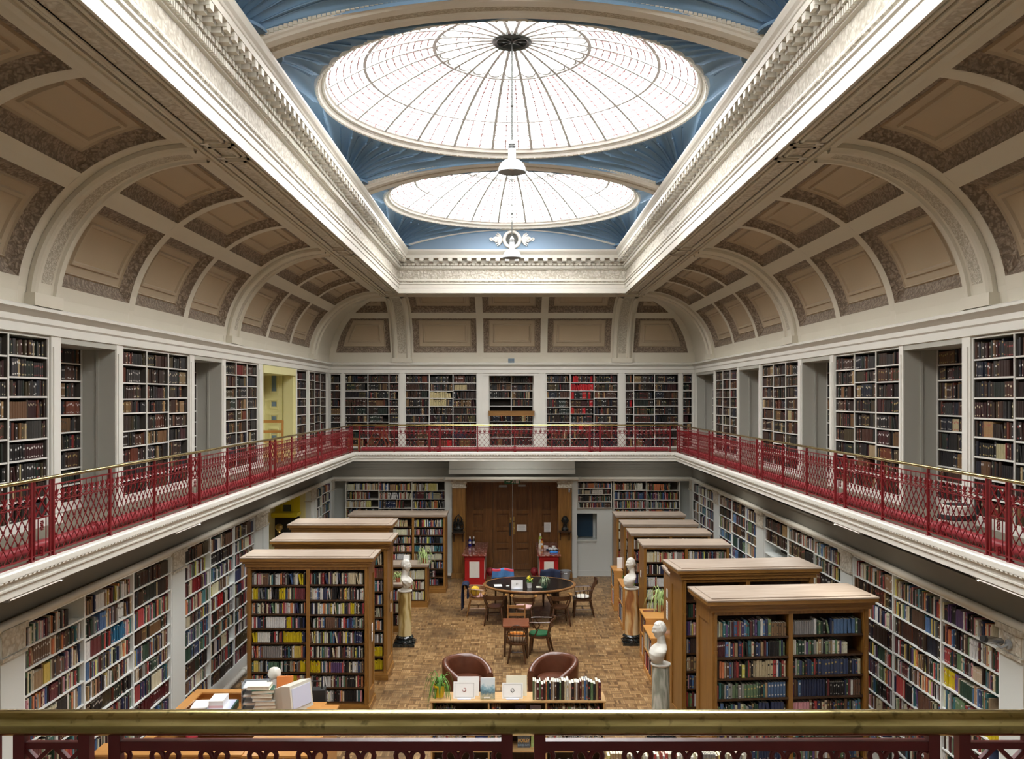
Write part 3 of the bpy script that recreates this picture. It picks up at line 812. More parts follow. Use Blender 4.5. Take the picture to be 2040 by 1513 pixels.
# transverse arches
def archz(x): return 9.0 - (7.6 - sqrt(7.6**2 - x*x))
for yc in (YA-PITCH, YA, YBB):
    a = MB(); W = .30
    pr = [(-W, .40, 0), (-W, .10, 0), (-W+.0, .045, 0), (-W+.02, .03, 0), (-W+.05, .02, 0), (-W+.08, 0, 0), (-.09, -.0, 0), (-.07, .02, 0), (.07, .02, 1), (.09, 0, 0), (W-.08, 0, 0), (W-.05, .02, 0), (W-.02, .03, 0), (W, .045, 0), (W, .10, 0), (W, .40, 0)]
    n = 44
    for i in range(len(pr)-1):
        for k in range(n):
            x0, x1 = -3.05+6.1*k/n, -3.05+6.1*(k+1)/n
            a.quad((x0, yc+pr[i][0], archz(x0)+pr[i][1]), (x1, yc+pr[i][0], archz(x1)+pr[i][1]), (x1, yc+pr[i+1][0], archz(x1)+pr[i+1][1]), (x0, yc+pr[i+1][0], archz(x0)+pr[i+1][1]), mi=pr[i+1][2])
    ar = tag(a.build('trim_3', [M['white'], M['orn_fine']], smooth=30), kind='structure')
    bd = MB()
    for k in range(120):
        x = -2.9+5.8*k/119
        for s in (-1, 1): bd.box(x-.02, yc+s*W-.015, archz(x)+.05, x+.02, yc+s*W+.015, archz(x)+.09)
    bd.build('bead_row', M['cream'], ar)
# domed skylights
RG = 2.58
RS = (RG**2+.80**2)/(2*.80)
def domez(r): return 9.15 + sqrt(RS*RS-r*r) - (RS-.80)
NB = 24
for i, cy in enumerate(CYS):
    w = root('window_%d' % (i+1)); w.location = (0, cy, .04); w.scale = (1, EYD, 1); cy = 0.0
    rg = MB()
    rg.lathe([(2.76, 9.10), (2.74, 9.03), (2.71, 9.0), (2.68, 9.01), (2.67, 9.05), (2.65, 9.06), (2.64, 9.09), (2.625, 9.07), (2.60, 9.08), (2.595, 9.12), (2.585, 9.13), (2.575, 9.14), (2.575, 9.16)], (0, cy, 0), 96)
    rg.build('ring_moulding', M['white'], w, smooth=35)
    be = MB()
    for k in range(150):
        a = 2*pi*k/150; be.sphere((2.69*cos(a), cy+2.69*sin(a), 9.012), .018, 6, 4)
    be.build('bead_ring', M['white'], w, smooth=60)
    g = MB(); g.grid(lambda u, v: ((.25+2.34*v)*cos(2*pi*u), cy+(.25+2.34*v)*sin(2*pi*u), domez(.25+2.34*v)+.012), 84, 10, closeu=True, flip=True)
    g.build('glazing', M['skyglass'], w, smooth=60)
    b = MB()
    rs = [.24+2.34*k/12 for k in range(13)]
    for k in range(NB):
        a = 2*pi*(k+.5)/NB
        b.tube([(r*cos(a), cy+r*sin(a), domez(r)-.012) for r in rs], .042, 4, sq=(.7, .9))
    for r, t in ((1.10, .032), (2.06, .03)):
        b.tube([(r*cos(2*pi*k/84), cy+r*sin(2*pi*k/84), domez(r)-.014) for k in range(84)], t, 4, closed=True)
    # petal heads inside the middle ring
    for k in range(NB):
        a = 2*pi*(k+1)/NB; pts = []; h = pi/NB
        for j in range(9):
            th = -pi/2+pi*j/8; r = .93+.14*cos(th); aa = a+h*.94*sin(th)
            pts.append((r*cos(aa), cy+r*sin(aa), domez(r)-.012))
        b.tube(pts, .016, 4)
    b.build('glazing_bars', M['glassbar'], w)
    c = MB()
    for r in [.45, .62, .79]+[1.10+.096*k for k in range(1, 16)]:
        if r < 2.56: c.tube([(r*cos(2*pi*k/84), cy+r*sin(2*pi*k/84), domez(r)-.004) for k in range(84)], .0115, 4, closed=True)
    for k in range(NB*3):
        if k % 3 == 1 or k % 3 == 2 or True:
            a = 2*pi*(k/3+.5)/NB
            if k % 3: c.tube([(r*cos(a), cy+r*sin(a), domez(r)-.004) for r in [1.12+1.45*j/6 for j in range(7)]], .0105, 4)
    c.build('lead_cames', M['leadred'], w)
    o = MB(); o.lathe([(.265, 0), (.28, -.05), (.25, -.07), (.215, -.05), (.215, .02)], (0, cy, domez(.25)), 28)
    for k in range(4): 
        a = pi*k/4; o.bar((-.23*cos(a), cy-.23*sin(a), domez(.2)-.03), (.23*cos(a), cy+.23*sin(a), domez(.2)-.03), .02, .03)
    o.lathe([(.001, .0), (.265, -.02)], (0, cy, domez(.25)+.05), 28)
    o.build('oculus', M['iron'], w, smooth=40)
# ================================================================ books
def C3(*c): return srgb(*c)
PAL = {
 'leather': [('dark brown', (46,30,23), 9), ('brown', (66,40,28), 7), ('black', (26,24,25), 9), ('maroon', (58,22,24), 3.2), ('olive brown', (66,56,36), 5), ('dark green', (34,44,36), 4), ('navy', (26,30,44), 4),
             ('tan', (112,80,50), 4), ('rust', (98,46,28), 2.4), ('buff', (150,122,82), 1.6), ('dark grey', (46,44,44), 5), ('red', (120,28,30), .5), ('cream', (178,160,122), .7)],
 'modern': [('cream', (188,174,140), 7), ('white', (205,203,194), 6), ('black', (30,29,32), 8), ('dark blue', (34,46,84), 5), ('blue', (52,96,146), 3), ('red', (158,36,34), 4),
            ('dark green', (34,62,48), 5), ('green', (84,112,72), 2), ('brown', (92,62,42), 7), ('maroon', (88,28,34), 5), ('grey', (112,112,110), 5), ('tan', (150,116,74), 5),
            ('yellow', (206,178,48), 1.6), ('orange', (200,104,40), 2.2), ('teal', (38,104,112), 2), ('purple', (84,52,100), 1.4), ('pink', (190,120,128), 1.3), ('dark brown', (54,38,30), 6)],
 'fiction': [('black', (28,27,30), 10), ('white', (208,206,198), 8), ('cream', (192,178,146), 8), ('yellow', (212,186,44), 2.0), ('red', (162,38,40), 4), ('dark blue', (36,44,80), 4), ('blue', (58,100,150), 2.6),
             ('orange', (206,112,46), 2.6), ('grey', (118,116,116), 5), ('brown', (98,68,48), 4), ('maroon', (96,30,40), 3), ('green', (70,104,76), 2), ('teal', (50,112,120), 2), ('pink', (196,128,140), 1.6), ('purple', (84,54,104), 1.4)],
 'pale': [('cream', (214,202,170), 9), ('white', (214,210,200), 6), ('tan', (178,150,104), 4), ('yellow', (214,188,90), 3), ('red', (170,50,44), 2.4), ('grey', (140,136,130), 3), ('dark blue', (44,54,92), 1.5), ('brown', (110,76,50), 2)],
 'cool': [('dark blue', (38,52,88), 7), ('blue', (64,106,150), 5), ('teal', (40,108,112), 4), ('dark green', (34,66,52), 6), ('grey', (128,128,124), 5), ('cream', (196,184,152), 5), ('black', (32,32,36), 5), ('white', (208,206,200), 4),
          ('green', (92,122,86), 4), ('purple', (84,60,110), 2), ('red', (150,40,40), 1.6), ('tan', (150,122,84), 3), ('maroon', (86,34,40), 2)],
}
PALC = {k: ([(n, C3(*c)) for n, c, w in v], [w for n, c, w in v]) for k, v in PAL.items()}
STY = {'display': ('modern', (.015, .036), (.72, .95), 0, .0),  # palette, thickness range, height range as share of the opening, set probability, lean probability
 'leather': ('leather', (.018, .050), (.74, .97), .17, .04), 'modern': ('modern', (.013, .040), (.66, .95), .06, .05),
 'fiction': ('fiction', (.012, .032), (.70, .92), .05, .05), 'pale': ('pale', (.013, .032), (.70, .92), .10, .05), 'cool': ('cool', (.016, .042), (.62, .90), .06, .04)}
BOOKS = []
COUNT = {}
def fill(O, U, V, L, H, D, sty, key, where, over=None, full=.985):
    """a row of books: O left end of the shelf, U along it, V into it"""
    pal, tr, hr, pset, plean = STY[sty]; cols, wts = PALC[pal]
    x = .003; run = 0; base = RND.uniform(0, .06); n = 0
    stop = L*(full if RND.random() > .10 else RND.uniform(.72, .95))
    while True:
        if run <= 0:
            run = RND.randint(3, 9) if RND.random() < pset else 1
            nm, c = RND.choices(cols, wts)[0]; j = RND.uniform(.75, 1.3)*(1.4 if sty != 'leather' else 1.05)
            c = tuple(min(.8, k*j*RND.uniform(.93, 1.07)) for k in c)
            if sty != 'leather': g_ = sum(c)/3; c = tuple(k*.78+g_*.22 for k in c)
            w = RND.uniform(*tr); h = H*min(.97, max(.5, RND.triangular(hr[0], hr[1], hr[1]*.93)-base*.5)); dd = RND.uniform(.0, .022)
            lab = None
            if RND.random() < .62:
                lab = RND.choice([(.7,.62,.42), (.75,.72,.66), (.55,.42,.15), (.45,.09,.08), (.03,.03,.03), (.8,.8,.78)])
        run -= 1
        cc, nn = c, nm
        if over:
            for a, b, on, oc in over:
                if a*L <= x < b*L: cc, nn = mul(oc, RND.uniform(.9, 1.1)), on
        if x + w > stop: break
        n += 1; lean = 0.0; step = w
        if RND.random() < plean and x + w + .05 < stop:
            lean = RND.uniform(.06, .22); step = w + h*sin(lean)*.9
            if x + step > stop: lean = 0; step = w
        BOOKS.append((O + U*x + V*dd, U, V, w*.965, h*(1 if not lean else .97), min(D-dd-.005, max(.1, h*.72)), lean, cc, lab, nn, key, where, n))
        x += step + (RND.uniform(0, .004))
def put_book(mb, b, local=False):
    O, U, V, w, h, d, lean, c, lab = b[:9]; O_ = O
    if local: O, U, V = Vector((-w/2, -d/2, 0)), Vector((1,0,0)), Vector((0,1,0))
    Z = Vector((0,0,1))
    if lean:   # tip to the left end of the shelf, pivoting on the lower right edge
        U2 = U*cos(lean)+Z*sin(lean); Z = Z*cos(lean)-U*sin(lean); O = O + U*(h*sin(lean)*.95); U = U2
    e = min(.006, w*.22)
    out = [(0, d), (0, e), (w*.2, .0), (w*.8, .0), (w, e), (w, d)]
    vs = []
    for z in (0, h):
        for x, y in out: vs.append(tuple(O+U*x+V*y+Z*z))
    mb.add(vs, [(i, i+1, 7+i, 6+i) for i in range(5)], 0, c)
    t = .0022; z = h-.004
    mb.add([tuple(O+U*x+V*y+Z*z) for x, y in ((t, .006), (w-t, .006), (w-t, d), (t, d))], [(0, 1, 2, 3)], 1, (1, 1, 1))
    # board edges around the pages and back edge
    mb.add([tuple(O+U*x+V*y+Z*h) for x, y in ((0, e), (w*.2, 0), (w*.8, 0), (w, e), (w-t, .006), (t, .006), (0, d), (t, d), (w, d), (w-t, d))], [(0, 1, 2, 3, 4, 5), (0, 5, 7, 6), (3, 8, 9, 4)], 0, c)
    mb.add([tuple(O+U*x+V*d+Z*z) for x, z in ((0, 0), (w, 0), (w, h), (0, h))], [(1, 0, 3, 2)], 0, c)
    if lab and (int(O_[0]*977+O_[1]*1931+O_[2]*613) % 5 > 0):
        jz = (int(O_[0]*5171+O_[1]*3319+O_[2]*911) % 100)/100*.16
        q = [(.66+jz*.6, .76+jz*.6)] if w < .02 else [(.60+jz, .72+jz), (.07+jz*.4, .14+jz*.4)]
        for za, zb in q:
            mb.add([tuple(O+U*x+V*(-.0008)+Z*(h*zz)) for x, zz in ((w*.22, za), (w*.78, za), (w*.78, zb), (w*.22, zb))], [(0, 1, 2, 3)], 0, lab)

# ================================================================ shelving units
ORD = ['top', 'second', 'third', 'fourth', 'fifth', 'sixth', 'seventh', 'eighth', 'ninth', 'tenth', 'eleventh', 'twelfth']
CASES = {}
def bookcase(label, loc, rz, W, H, D, cols, rows, where, sty='leather', mats=None, plinth=.08, head=.0, side=.025, div=.022, tshelf=.018, jitter=.5,
             kind='white', over=None, emptytop=0, name='bookcase', group=None, cat='bookcase', nobooks=(), double=False, topslab=None, end_strip=False):
    fm, sm, bm = mats or (M['shelfwhite'], M['shelfwhite'], M['shelfback'])
    t = thing(name, label, cat, loc, rz, group)
    R = Matrix.Rotation(rz, 3, 'Z'); U, V = R @ Vector((1,0,0)), R @ Vector((0,1,0)); O = Vector(loc)
    D1 = D/2 if double else D
    dark = kind == 'dark'
    def part(nm, m, *box):
        mb = MB(); x0, y0, z0, x1, y1, z1 = box
        if dark and nm in ('shelf', 'divider', 'side_panel') and y1-y0 > .1:  # front edge keeps its paint; boards behind coloured dark for inner shade
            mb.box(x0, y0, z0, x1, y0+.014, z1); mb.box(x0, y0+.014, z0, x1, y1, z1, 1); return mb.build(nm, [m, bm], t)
        mb.box(*box); return mb.build(nm, m, t)
    part('side_panel', fm, 0, 0, 0, side, D, H); part('side_panel', fm, W-side, 0, 0, W, D, H)
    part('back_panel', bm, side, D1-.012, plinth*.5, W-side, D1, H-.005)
    part('plinth', fm, side, .004, 0, W-side, D-.01, plinth-tshelf+.001)
    if topslab is None: part('top_board', fm, side, 0, H-.02, W-side, D, H)
    tot = sum(cols); x = side; inner = W-2*side-(len(cols)-1)*div
    top = H-(.02 if topslab is None else 0)-head
    if head: part('frieze_board', fm, side, .003, H-head, W-side, .02, H-(.02 if topslab is None else 0))
    for ci, cw in enumerate(cols):
        w = inner*cw/tot
        if ci: part('divider', fm, x-div, 0, plinth-tshelf, x, D1-.012, H-.02 if topslab is None else H)
        pitch = (top-plinth)/rows; zs = [plinth + pitch*k for k in range(rows)]
        off = [0]+[RND.uniform(-1, 1)*jitter*.05*pitch*3 for k in range(rows-1)]
        zs = [z+o for z, o in zip(zs, off)]
        for k, z in enumerate(zs):
            part('shelf', sm, x, .006, z-tshelf, x+w, D1-.012, z)
            up = (zs[k+1] if k+1 < rows else top) - z - tshelf
            rk = rows-1-k
            if rk < emptytop or (ci, rk) in nobooks: continue
            wh = '%s shelf, %s' % (ORD[rk], where) if len(cols) == 1 else '%s shelf, %s column, %s' % (ORD[rk], ['first', 'second', 'third', 'fourth'][ci], where)
            fill(O + U*x + V*.012 + Vector((0,0,z+.0005)), U, V, w, up, min(D1-.03, .26), sty if isinstance(sty, str) else RND.choices(sty[0], sty[1])[0], (label, ci, rk), wh, (over or {}).get((ci, rk)))
        x += w+div
    return t

# ---- white shelving of the gallery
def gal_case(s, a, b, nm, wh, cols, over=None, x=XW, d=.32, rows=9, group='gallery bookcases'):
    H = 5.555-ZG
    if s < 0: loc, rz = (-x-.006, a, ZG), pi/2
    else: loc, rz = (x+.006, b, ZG), -pi/2
    return bookcase('white gallery bookcase of dark bound volumes, ' + nm, loc, rz, b-a, H, d, cols, rows, wh, 'leather', plinth=.11, kind='dark', over=over, group=group)
SIDEN = {-1: 'left', 1: 'right'}
NTH = ['first', 'second', 'third', 'fourth', 'fifth']
RED, BUFF = C3(196, 18, 30), C3(206, 190, 140)
for s, cs, ns in ((-1, CASE_L, NICHE_L), (1, CASE_R, NICHE_R)):
    for i, (a, b) in enumerate(cs):
        cols = (1, 1, 1) if b-a > 1.6 else ((1,) if b-a < 1.3 else (1, 1))
        gal_case(s, a+.005, b-.005, '%s gallery wall, %s flush case from front' % (SIDEN[s], NTH[i]), '%s gallery %s flush case' % (SIDEN[s], NTH[i]), cols)
    for i, (a, b) in enumerate(ns):
        if s < 0 and i == 2: continue
        gal_case(s, a+.02, b-.02, '%s gallery wall, %s niche from front' % (SIDEN[s], NTH[i]), '%s gallery %s niche' % (SIDEN[s], NTH[i]), (1, 2.6) if s < 0 else (2.6, 1), x=5.40, d=.30)
# back wall of the gallery
def back_case(pa, pb, nm, cols, over=None, y=YB, rows=9, d=.34, nob=()):
    xa, xb = PX(pa, y), PX(pb, y)
    return bookcase('white gallery bookcase of dark bound volumes, ' + nm, (xa+.003, y+.004, ZG), 0, xb-xa-.006, 5.555-ZG, d, cols, rows, nm, 'leather', plinth=.05, kind='dark', over=over, group='gallery bookcases', nobooks=nob)
ov = {(1, r): [(0, 1, 'scarlet', RED)] for r in (1,)}
ov.update({(1, 0): [(.1, .3, 'scarlet', RED), (.78, 1, 'scarlet', RED)], (1, 2): [(.0, .12, 'scarlet', RED), (.5, .66, 'scarlet', RED), (.72, .84, 'scarlet', RED)], (1, 3): [(.78, 1, 'scarlet', RED)], (1, 4): [(0, .12, 'scarlet', RED), (.5, .6, 'scarlet', RED)], (1, 6): [(.3, .5, 'scarlet', RED)]})
ovl = {(1, 2): [(0, 1, 'buff', BUFF)], (1, 3): [(0, .72, 'buff', BUFF)], (1, 8): [(.75, .95, 'scarlet', RED)]}
back_case(657, 680, 'back gallery wall, narrow case in left corner', (1,))
back_case(686, 795.5, 'back gallery wall, left of the round-topped rib', (1.1, 1, .45))
back_case(806.5, 951, 'back gallery wall, left of central recess', (1, 1, 1), ovl)
back_case(974, 1063, 'back gallery wall, central recess behind oak board', (1, 1), y=25.5, nob=((0, 3), (0, 4), (1, 4)))
back_case(1087, 1232.5, 'back gallery wall, with the scarlet volumes', (1, 1, 1), ov)
back_case(1244.5, 1353, 'back gallery wall, right of the scarlet volumes', (.38, 1, 1.15), {(0, 3): [(.5, 1, 'scarlet', RED)]})
back_case(1359, 1380, 'back gallery wall, narrow case in right corner', (1,))

# ---- grey-white shelving under the galleries
YEL = C3(214, 190, 30)
def low_case(s, a, b, nm, wh, divs, over=None, rows=10, sty=(('modern', 'fiction', 'leather', 'cool'), (5, 2, 1.2, 1)), nob=()):
    H = 2.66
    if s < 0: loc, rz = (-XL-.006, a, 0), pi/2; cols = [d1-d0 for d0, d1 in zip([a]+divs, divs+[b])]
    else:
        loc, rz = (XL+.006, b, 0), -pi/2; cols = [d1-d0 for d0, d1 in zip([a]+divs, divs+[b])][::-1]
    return bookcase('tall white wall shelving of mixed books, ' + nm, loc, rz, b-a, H, .33, cols, rows, wh, sty, mats=(M['lowshelf'], M['lowshelf'], M['shelfback']), plinth=.20, over=over, group='wall shelving under the gallery', nobooks=nob, jitter=.7)
low_case(-1, 9.14, 13.11, 'left wall under gallery, nearest bay', 'nearest left wall bay', [10.44, 11.8], {(2, 7): [(.15, .95, 'maroon', C3(80, 20, 28))], (1, 2): [(.55, .85, 'blue', C3(40, 110, 150))]})
low_case(-1, 13.63, 17.34, 'left wall under gallery, beyond reception desk', 'second left wall bay', [14.8, 16.1], {(0, 2): [(.3, .6, 'red', C3(130, 24, 30))], (1, 4): [(.3, .55, 'red', C3(180, 30, 34))]})
low_case(-1, 22.76, 24.71, 'left wall, beyond yellow doorway', 'left wall beyond yellow doorway', [23.5])
low_case(1, 9.14, 13.09, 'right wall under gallery, nearest bay', 'nearest right wall bay', [10.4, 11.73], {(2, 4): [(.72, 1, 'yellow', YEL)], (2, 3): [(.0, .2, 'yellow', YEL)], (0, 2): [(.0, .3, 'dark blue', C3(30, 50, 120))]})
low_case(1, 13.56, 17.69, 'right wall, bay behind front oak cases', 'second right wall bay', [14.77, 16.2], nob=[(0, k) for k in range(2, 10)])
low_case(1, 18.25, 21.59, 'right wall under gallery, third bay', 'third right wall bay', [19.1, 20.36])
low_case(1, 22.11, 24.71, 'right wall, bay by back corner', 'last right wall bay', [23.0, 23.9])
xa, xb = PX(688, 25.1), PX(887.5, 25.1)
bookcase('tall white wall shelving of mixed books, back wall left of the doors', (xa, 25.1, 0), 0, xb-xa, 2.62, .34, (1, 1, 1), 10, 'back wall left of doors', (('modern', 'pale'), (2, 1)), plinth=.2, group='wall shelving under the gallery')
xa, xb = PX(1150, 25.1), PX(1219, 25.1)
bookcase('short white wall shelving above the blue hatch, back wall', (xa, 25.1, 1.87), 0, xb-xa, .75, .34, (1,), 4, 'above the blue hatch', (('modern', 'fiction'), (2, 1)), plinth=.02, name='wall_shelf', cat='shelf', group='wall shelving under the gallery')
xa, xb = PX(1222, 25.1), PX(1355, 25.1)
bookcase('tall white wall shelving of mixed books, back wall right of the hatch', (xa, 25.1, 0), 0, xb-xa, 2.62, .34, (1, 1), 10, 'back wall right of hatch', (('modern', 'fiction'), (2, 1)), plinth=.2, group='wall shelving under the gallery')

# ================================================================ oak bookcases standing on the floor
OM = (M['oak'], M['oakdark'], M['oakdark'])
def oak_case(label, where, loc, rz, W, H, D, cols, rows, sty, corn=.10, over=None, emptytop=0, tall=True, plinth=.17, dark=False):
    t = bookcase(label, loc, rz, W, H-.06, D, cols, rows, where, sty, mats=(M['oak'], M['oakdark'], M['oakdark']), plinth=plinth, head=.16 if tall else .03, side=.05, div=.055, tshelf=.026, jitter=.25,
                 over=over, emptytop=emptytop, double=True, topslab=True, group='oak bookcases')
    m = MB()
    if tall:
        m.box(-corn*.4, -corn*.4, H-.17, W+corn*.4, D+corn*.4, H-.115); m.box(-corn*.7, -corn*.7, H-.115, W+corn*.7, D+corn*.7, H-.075)
        m.box(-corn, -corn, H-.075, W+corn, D+corn, H-.03)
        m.build('cornice', M['oakx'], t)
        m = MB(); m.box(-corn-.005, -corn-.005, H-.03, W+corn+.005, D+corn+.005, H-.012); m.box(-corn+.07, -corn+.07, H-.012, W+corn-.07, D+corn-.07, H)
        m.build('top_board', M['oaktop'], t)
        for x0 in (0, W-.05, ):
            s = MB(); s.box(x0+.008, -.018, .1, x0+.042, .0, H-.17); s.box(x0+.0, -.026, .1, x0+.05, 0, .42); s.box(x0+.004, -.024, H*.72, x0+.046, 0, H*.72+.03)
            s.build('pilaster_strip', M['oak'], t)
        for xe, sg in ((0, -1), (W, 1)):   # framed end panels
            s = MB(); a, b = sorted((xe, xe+sg*.016))
            s.box(a, .0, .15, b, .10, H-.18); s.box(a, D-.10, .15, b, D, H-.18); s.box(a, .1, .15, b, D-.1, .30); s.box(a, .1, H-.34, b, D-.1, H-.18)
            s.build('end_frame', M['oak'], t)
        p = MB(); p.box(-.035, -.045, 0, W+.035, D+.035, .10); p.box(-.02, -.03, .10, W+.02, D+.02, .125); p.build('base_moulding', M['oakx'], t)
    else:
        m.box(-.02, -.02, H-.06, W+.02, D+.02, H-.03); m.box(-.035, -.035, H-.03, W+.035, D+.035, H); m.build('top_board', M['oaktop'] if dark is False else M['oakx'], t)
        p = MB(); p.box(-.012, -.012, 0, W+.012, D+.012, .12); p.build('base_moulding', M['oakx'], t)
    return t
YY = ('yellow', YEL)
oak_case('tall oak bookcase nearest on left, facing the reception desk', 'nearest left oak bookcase', (-4.1, 14.27, 0), 0, 1.86, 2.44, .59, (1, 1), 9, 'fiction',
         over={(0, 0): [(.84, .92, *YY)], (0, 1): [(.03, .10, *YY), (.48, .60, *YY)], (0, 4): [(.0, .07, *YY), (.57, .90, *YY)], (0, 3): [(.62, .72, *YY)], (0, 6): [(.88, 1, *YY)], (1, 6): [(0, .17, *YY)], (1, 2): [(.72, .78, *YY)], (0, 7): [(.72, .8, *YY)]})
oak_case('tall oak bookcase second from front on left', 'second left oak bookcase', (-4.08, 15.95, 0), 0, 1.9, 2.44, .75, (1, 1), 9, 'fiction', over={(1, 7): [(.6, 1, *YY)], (1, 4): [(.7, .8, *YY)], (1, 8): [(.75, 1, *YY)]})
oak_case('tall oak bookcase third from front on left', 'third left oak bookcase', (-4.27, 17.95, 0), 0, 1.84, 2.44, .72, (1, 1), 9, 'fiction')
oak_case('long flat-topped oak bookcase at back left of the doors', 'long oak bookcase left of doors', (-4.07, 23.0, 0), 0, 2.4, 1.97, .80, (1, 1, 1), 8, (('pale', 'fiction'), (1, 1)), tall=False, plinth=.2)
oak_case('low oak bookcase with a spider plant and card on top', 'low oak bookcase with plant', (-3.7, 21.45, 0), 0, 1.72, 1.0, .55, (1, 1), 3, (('pale', 'fiction'), (2, 1)), tall=False, plinth=.17)
oak_case('low oak bookcase behind the gold marble column', 'low oak bookcase behind gold column', (-3.6, 19.2, 0), 0, 1.42, 1.0, .45, (1, 1), 3, 'fiction', tall=False, plinth=.14)
oak_case('tall oak bookcase nearest on right, slightly turned', 'nearest right oak bookcase', (2.47, 11.27, 0), radians(5.4), 1.97, 2.44, .66, (1, 1), 8, (('cool', 'modern'), (3, 1)), emptytop=0, over={(0, 0): [(.76, 1, 'tan', C3(140, 112, 84))], (0, 2): [(.5, .78, 'cream', C3(198, 184, 150))]}, plinth=.16)
oak_case('tall oak bookcase second on right, behind the nearest one', 'second right oak bookcase', (2.47, 13.27, 0), radians(5.2), 1.94, 2.44, .66, (1, 1), 8, 'modern', emptytop=1)
for i, (x, y, l) in enumerate(((2.62, 15.16, 'beside the grey marble pedestal'), (2.60, 18.1, 'beside the amber column'), (2.56, 19.65, 'second behind amber column'), (2.57, 21.05, 'third behind amber column'), (2.58, 22.65, 'last before back wall'))):
    oak_case('flat-topped oak bookcase on right, ' + l, 'right oak bookcase ' + l, (x, y, 0), 0, 1.68, 2.0, .72, (1, 1), 7, (('fiction', 'pale', 'modern'), (2, 2, 1)), tall=False)

# beech units facing the aisle
def aisle_unit(label, where, x0, y0, y1, H, W=.46, rows=2):
    t = bookcase(label, (x0, y1, 0), -pi/2, y1-y0, H-.03, W, (1,), rows, where, 'fiction', mats=(M['orangewood'], M['orangewood'], M['orangewood']), plinth=.09, side=.025, tshelf=.022, name='low_bookcase', topslab=True, group='low beech bookcases')
    m = MB(); m.box(0, -.012, H-.03, y1-y0, W, H); m.build('top_board', M['orangewood'], t)
    return t
aisle_unit('low beech bookcase by grey pedestal, pink book lying on top', 'low beech case by grey pedestal', 2.37, 15.62, 16.58, .80, .22)
aisle_unit('slightly higher beech bookcase with a tall spider plant behind', 'beech case under spider plant', 2.42, 16.62, 17.4, .90)
aisle_unit('low beech bookcase behind amber column with small plant', 'low beech case behind amber column', 2.33, 19.33, 20.2, .92, .205)
aisle_unit('low beech bookcase farthest down the aisle, white sign on top', 'farthest low beech case', 2.34, 21.08, 21.75, .92, .205)

# pine display case in the foreground
dc = thing('display_case', 'pale pine display bookcase with cards and books on top', 'display case', (-1.045, 11.8, 0))
DW, DD = 2.24, .36
for x in (0, .735, 1.475, DW-.022):
    MB().box(x, .0, .0, x+.022, DD, .98).build('upright', M['pine'], dc)
for i, (xa, xb) in enumerate(((.022, .735), (.757, 1.475), (1.497, DW-.022))):
    for z in (.36, .70): MB().box(xa, .0, z-.022, xb, DD, z).build('shelf', M['pine'], dc)
    MB().box(xa, .004, .05, xb, DD, .07).build('bottom_board', M['pine'], dc)
MB().box(-.012, -.012, .98, DW+.012, DD+.01, 1.0).build('top_board', M['pine'], dc)
MB().box(.022, DD-.01, .05, DW-.022, DD, .98).build('back_panel', M['oakdark'], dc)
Ux, Vy = Vector((1,0,0)), Vector((0,1,0))
DO = Vector((-1.045, 11.8, 0))
def drow(x, z, L, H, sty, wh, key, full=.99): fill(DO + Vector((x, .02, z)), Ux, Vy, L, H, .2, sty, key, wh, full=full)
drow(1.31, 1.001, .915, .275, 'display', 'row on top of the pine display case', ('dc', 0, 0))
drow(.03, .701, .30, .24, 'fiction', 'upper shelf left, pine display case', ('dc', 0, 1)); drow(.77, .701, .13, .25, 'fiction', 'upper shelf middle, pine display case', ('dc', 1, 1))
drow(1.5, .701, .70, .25, 'display', 'upper shelf right, pine display case', ('dc', 2, 1))
drow(.03, .361, .40, .26, 'pale', 'lower shelf left, pine display case', ('dc', 0, 2)); drow(.76, .361, .21, .26, 'fiction', 'lower shelf middle, pine display case', ('dc', 1, 2))
drow(1.5, .361, .70, .26, 'pale', 'lower shelf right, pine display case', ('dc', 2, 2))
d2 = thing('display_case', 'pine display bookcase partly hidden below the near railing', 'display case', (.98, 9.62, 0))
for x in (0, .8, 1.58): MB().box(x, 0, 0, x+.022, .4, .93).build('upright', M['pine'], d2)
for z in (.07, .36, .65): MB().box(.022, 0, z-.022, 1.58, .4, z).build('shelf', M['pine'], d2)
MB().box(-.01, -.01, .93, 1.61, .41, .95).build('top_board', M['pine'], d2)
MB().box(.022, .39, .05, 1.58, .4, .93).build('back_panel', M['oakdark'], d2)
fill(Vector((1.0, 9.64, .951)), Ux, Vy, 1.56, .24, .2, 'pale', ('d2', 0, 0), 'row on the half-hidden pine case')
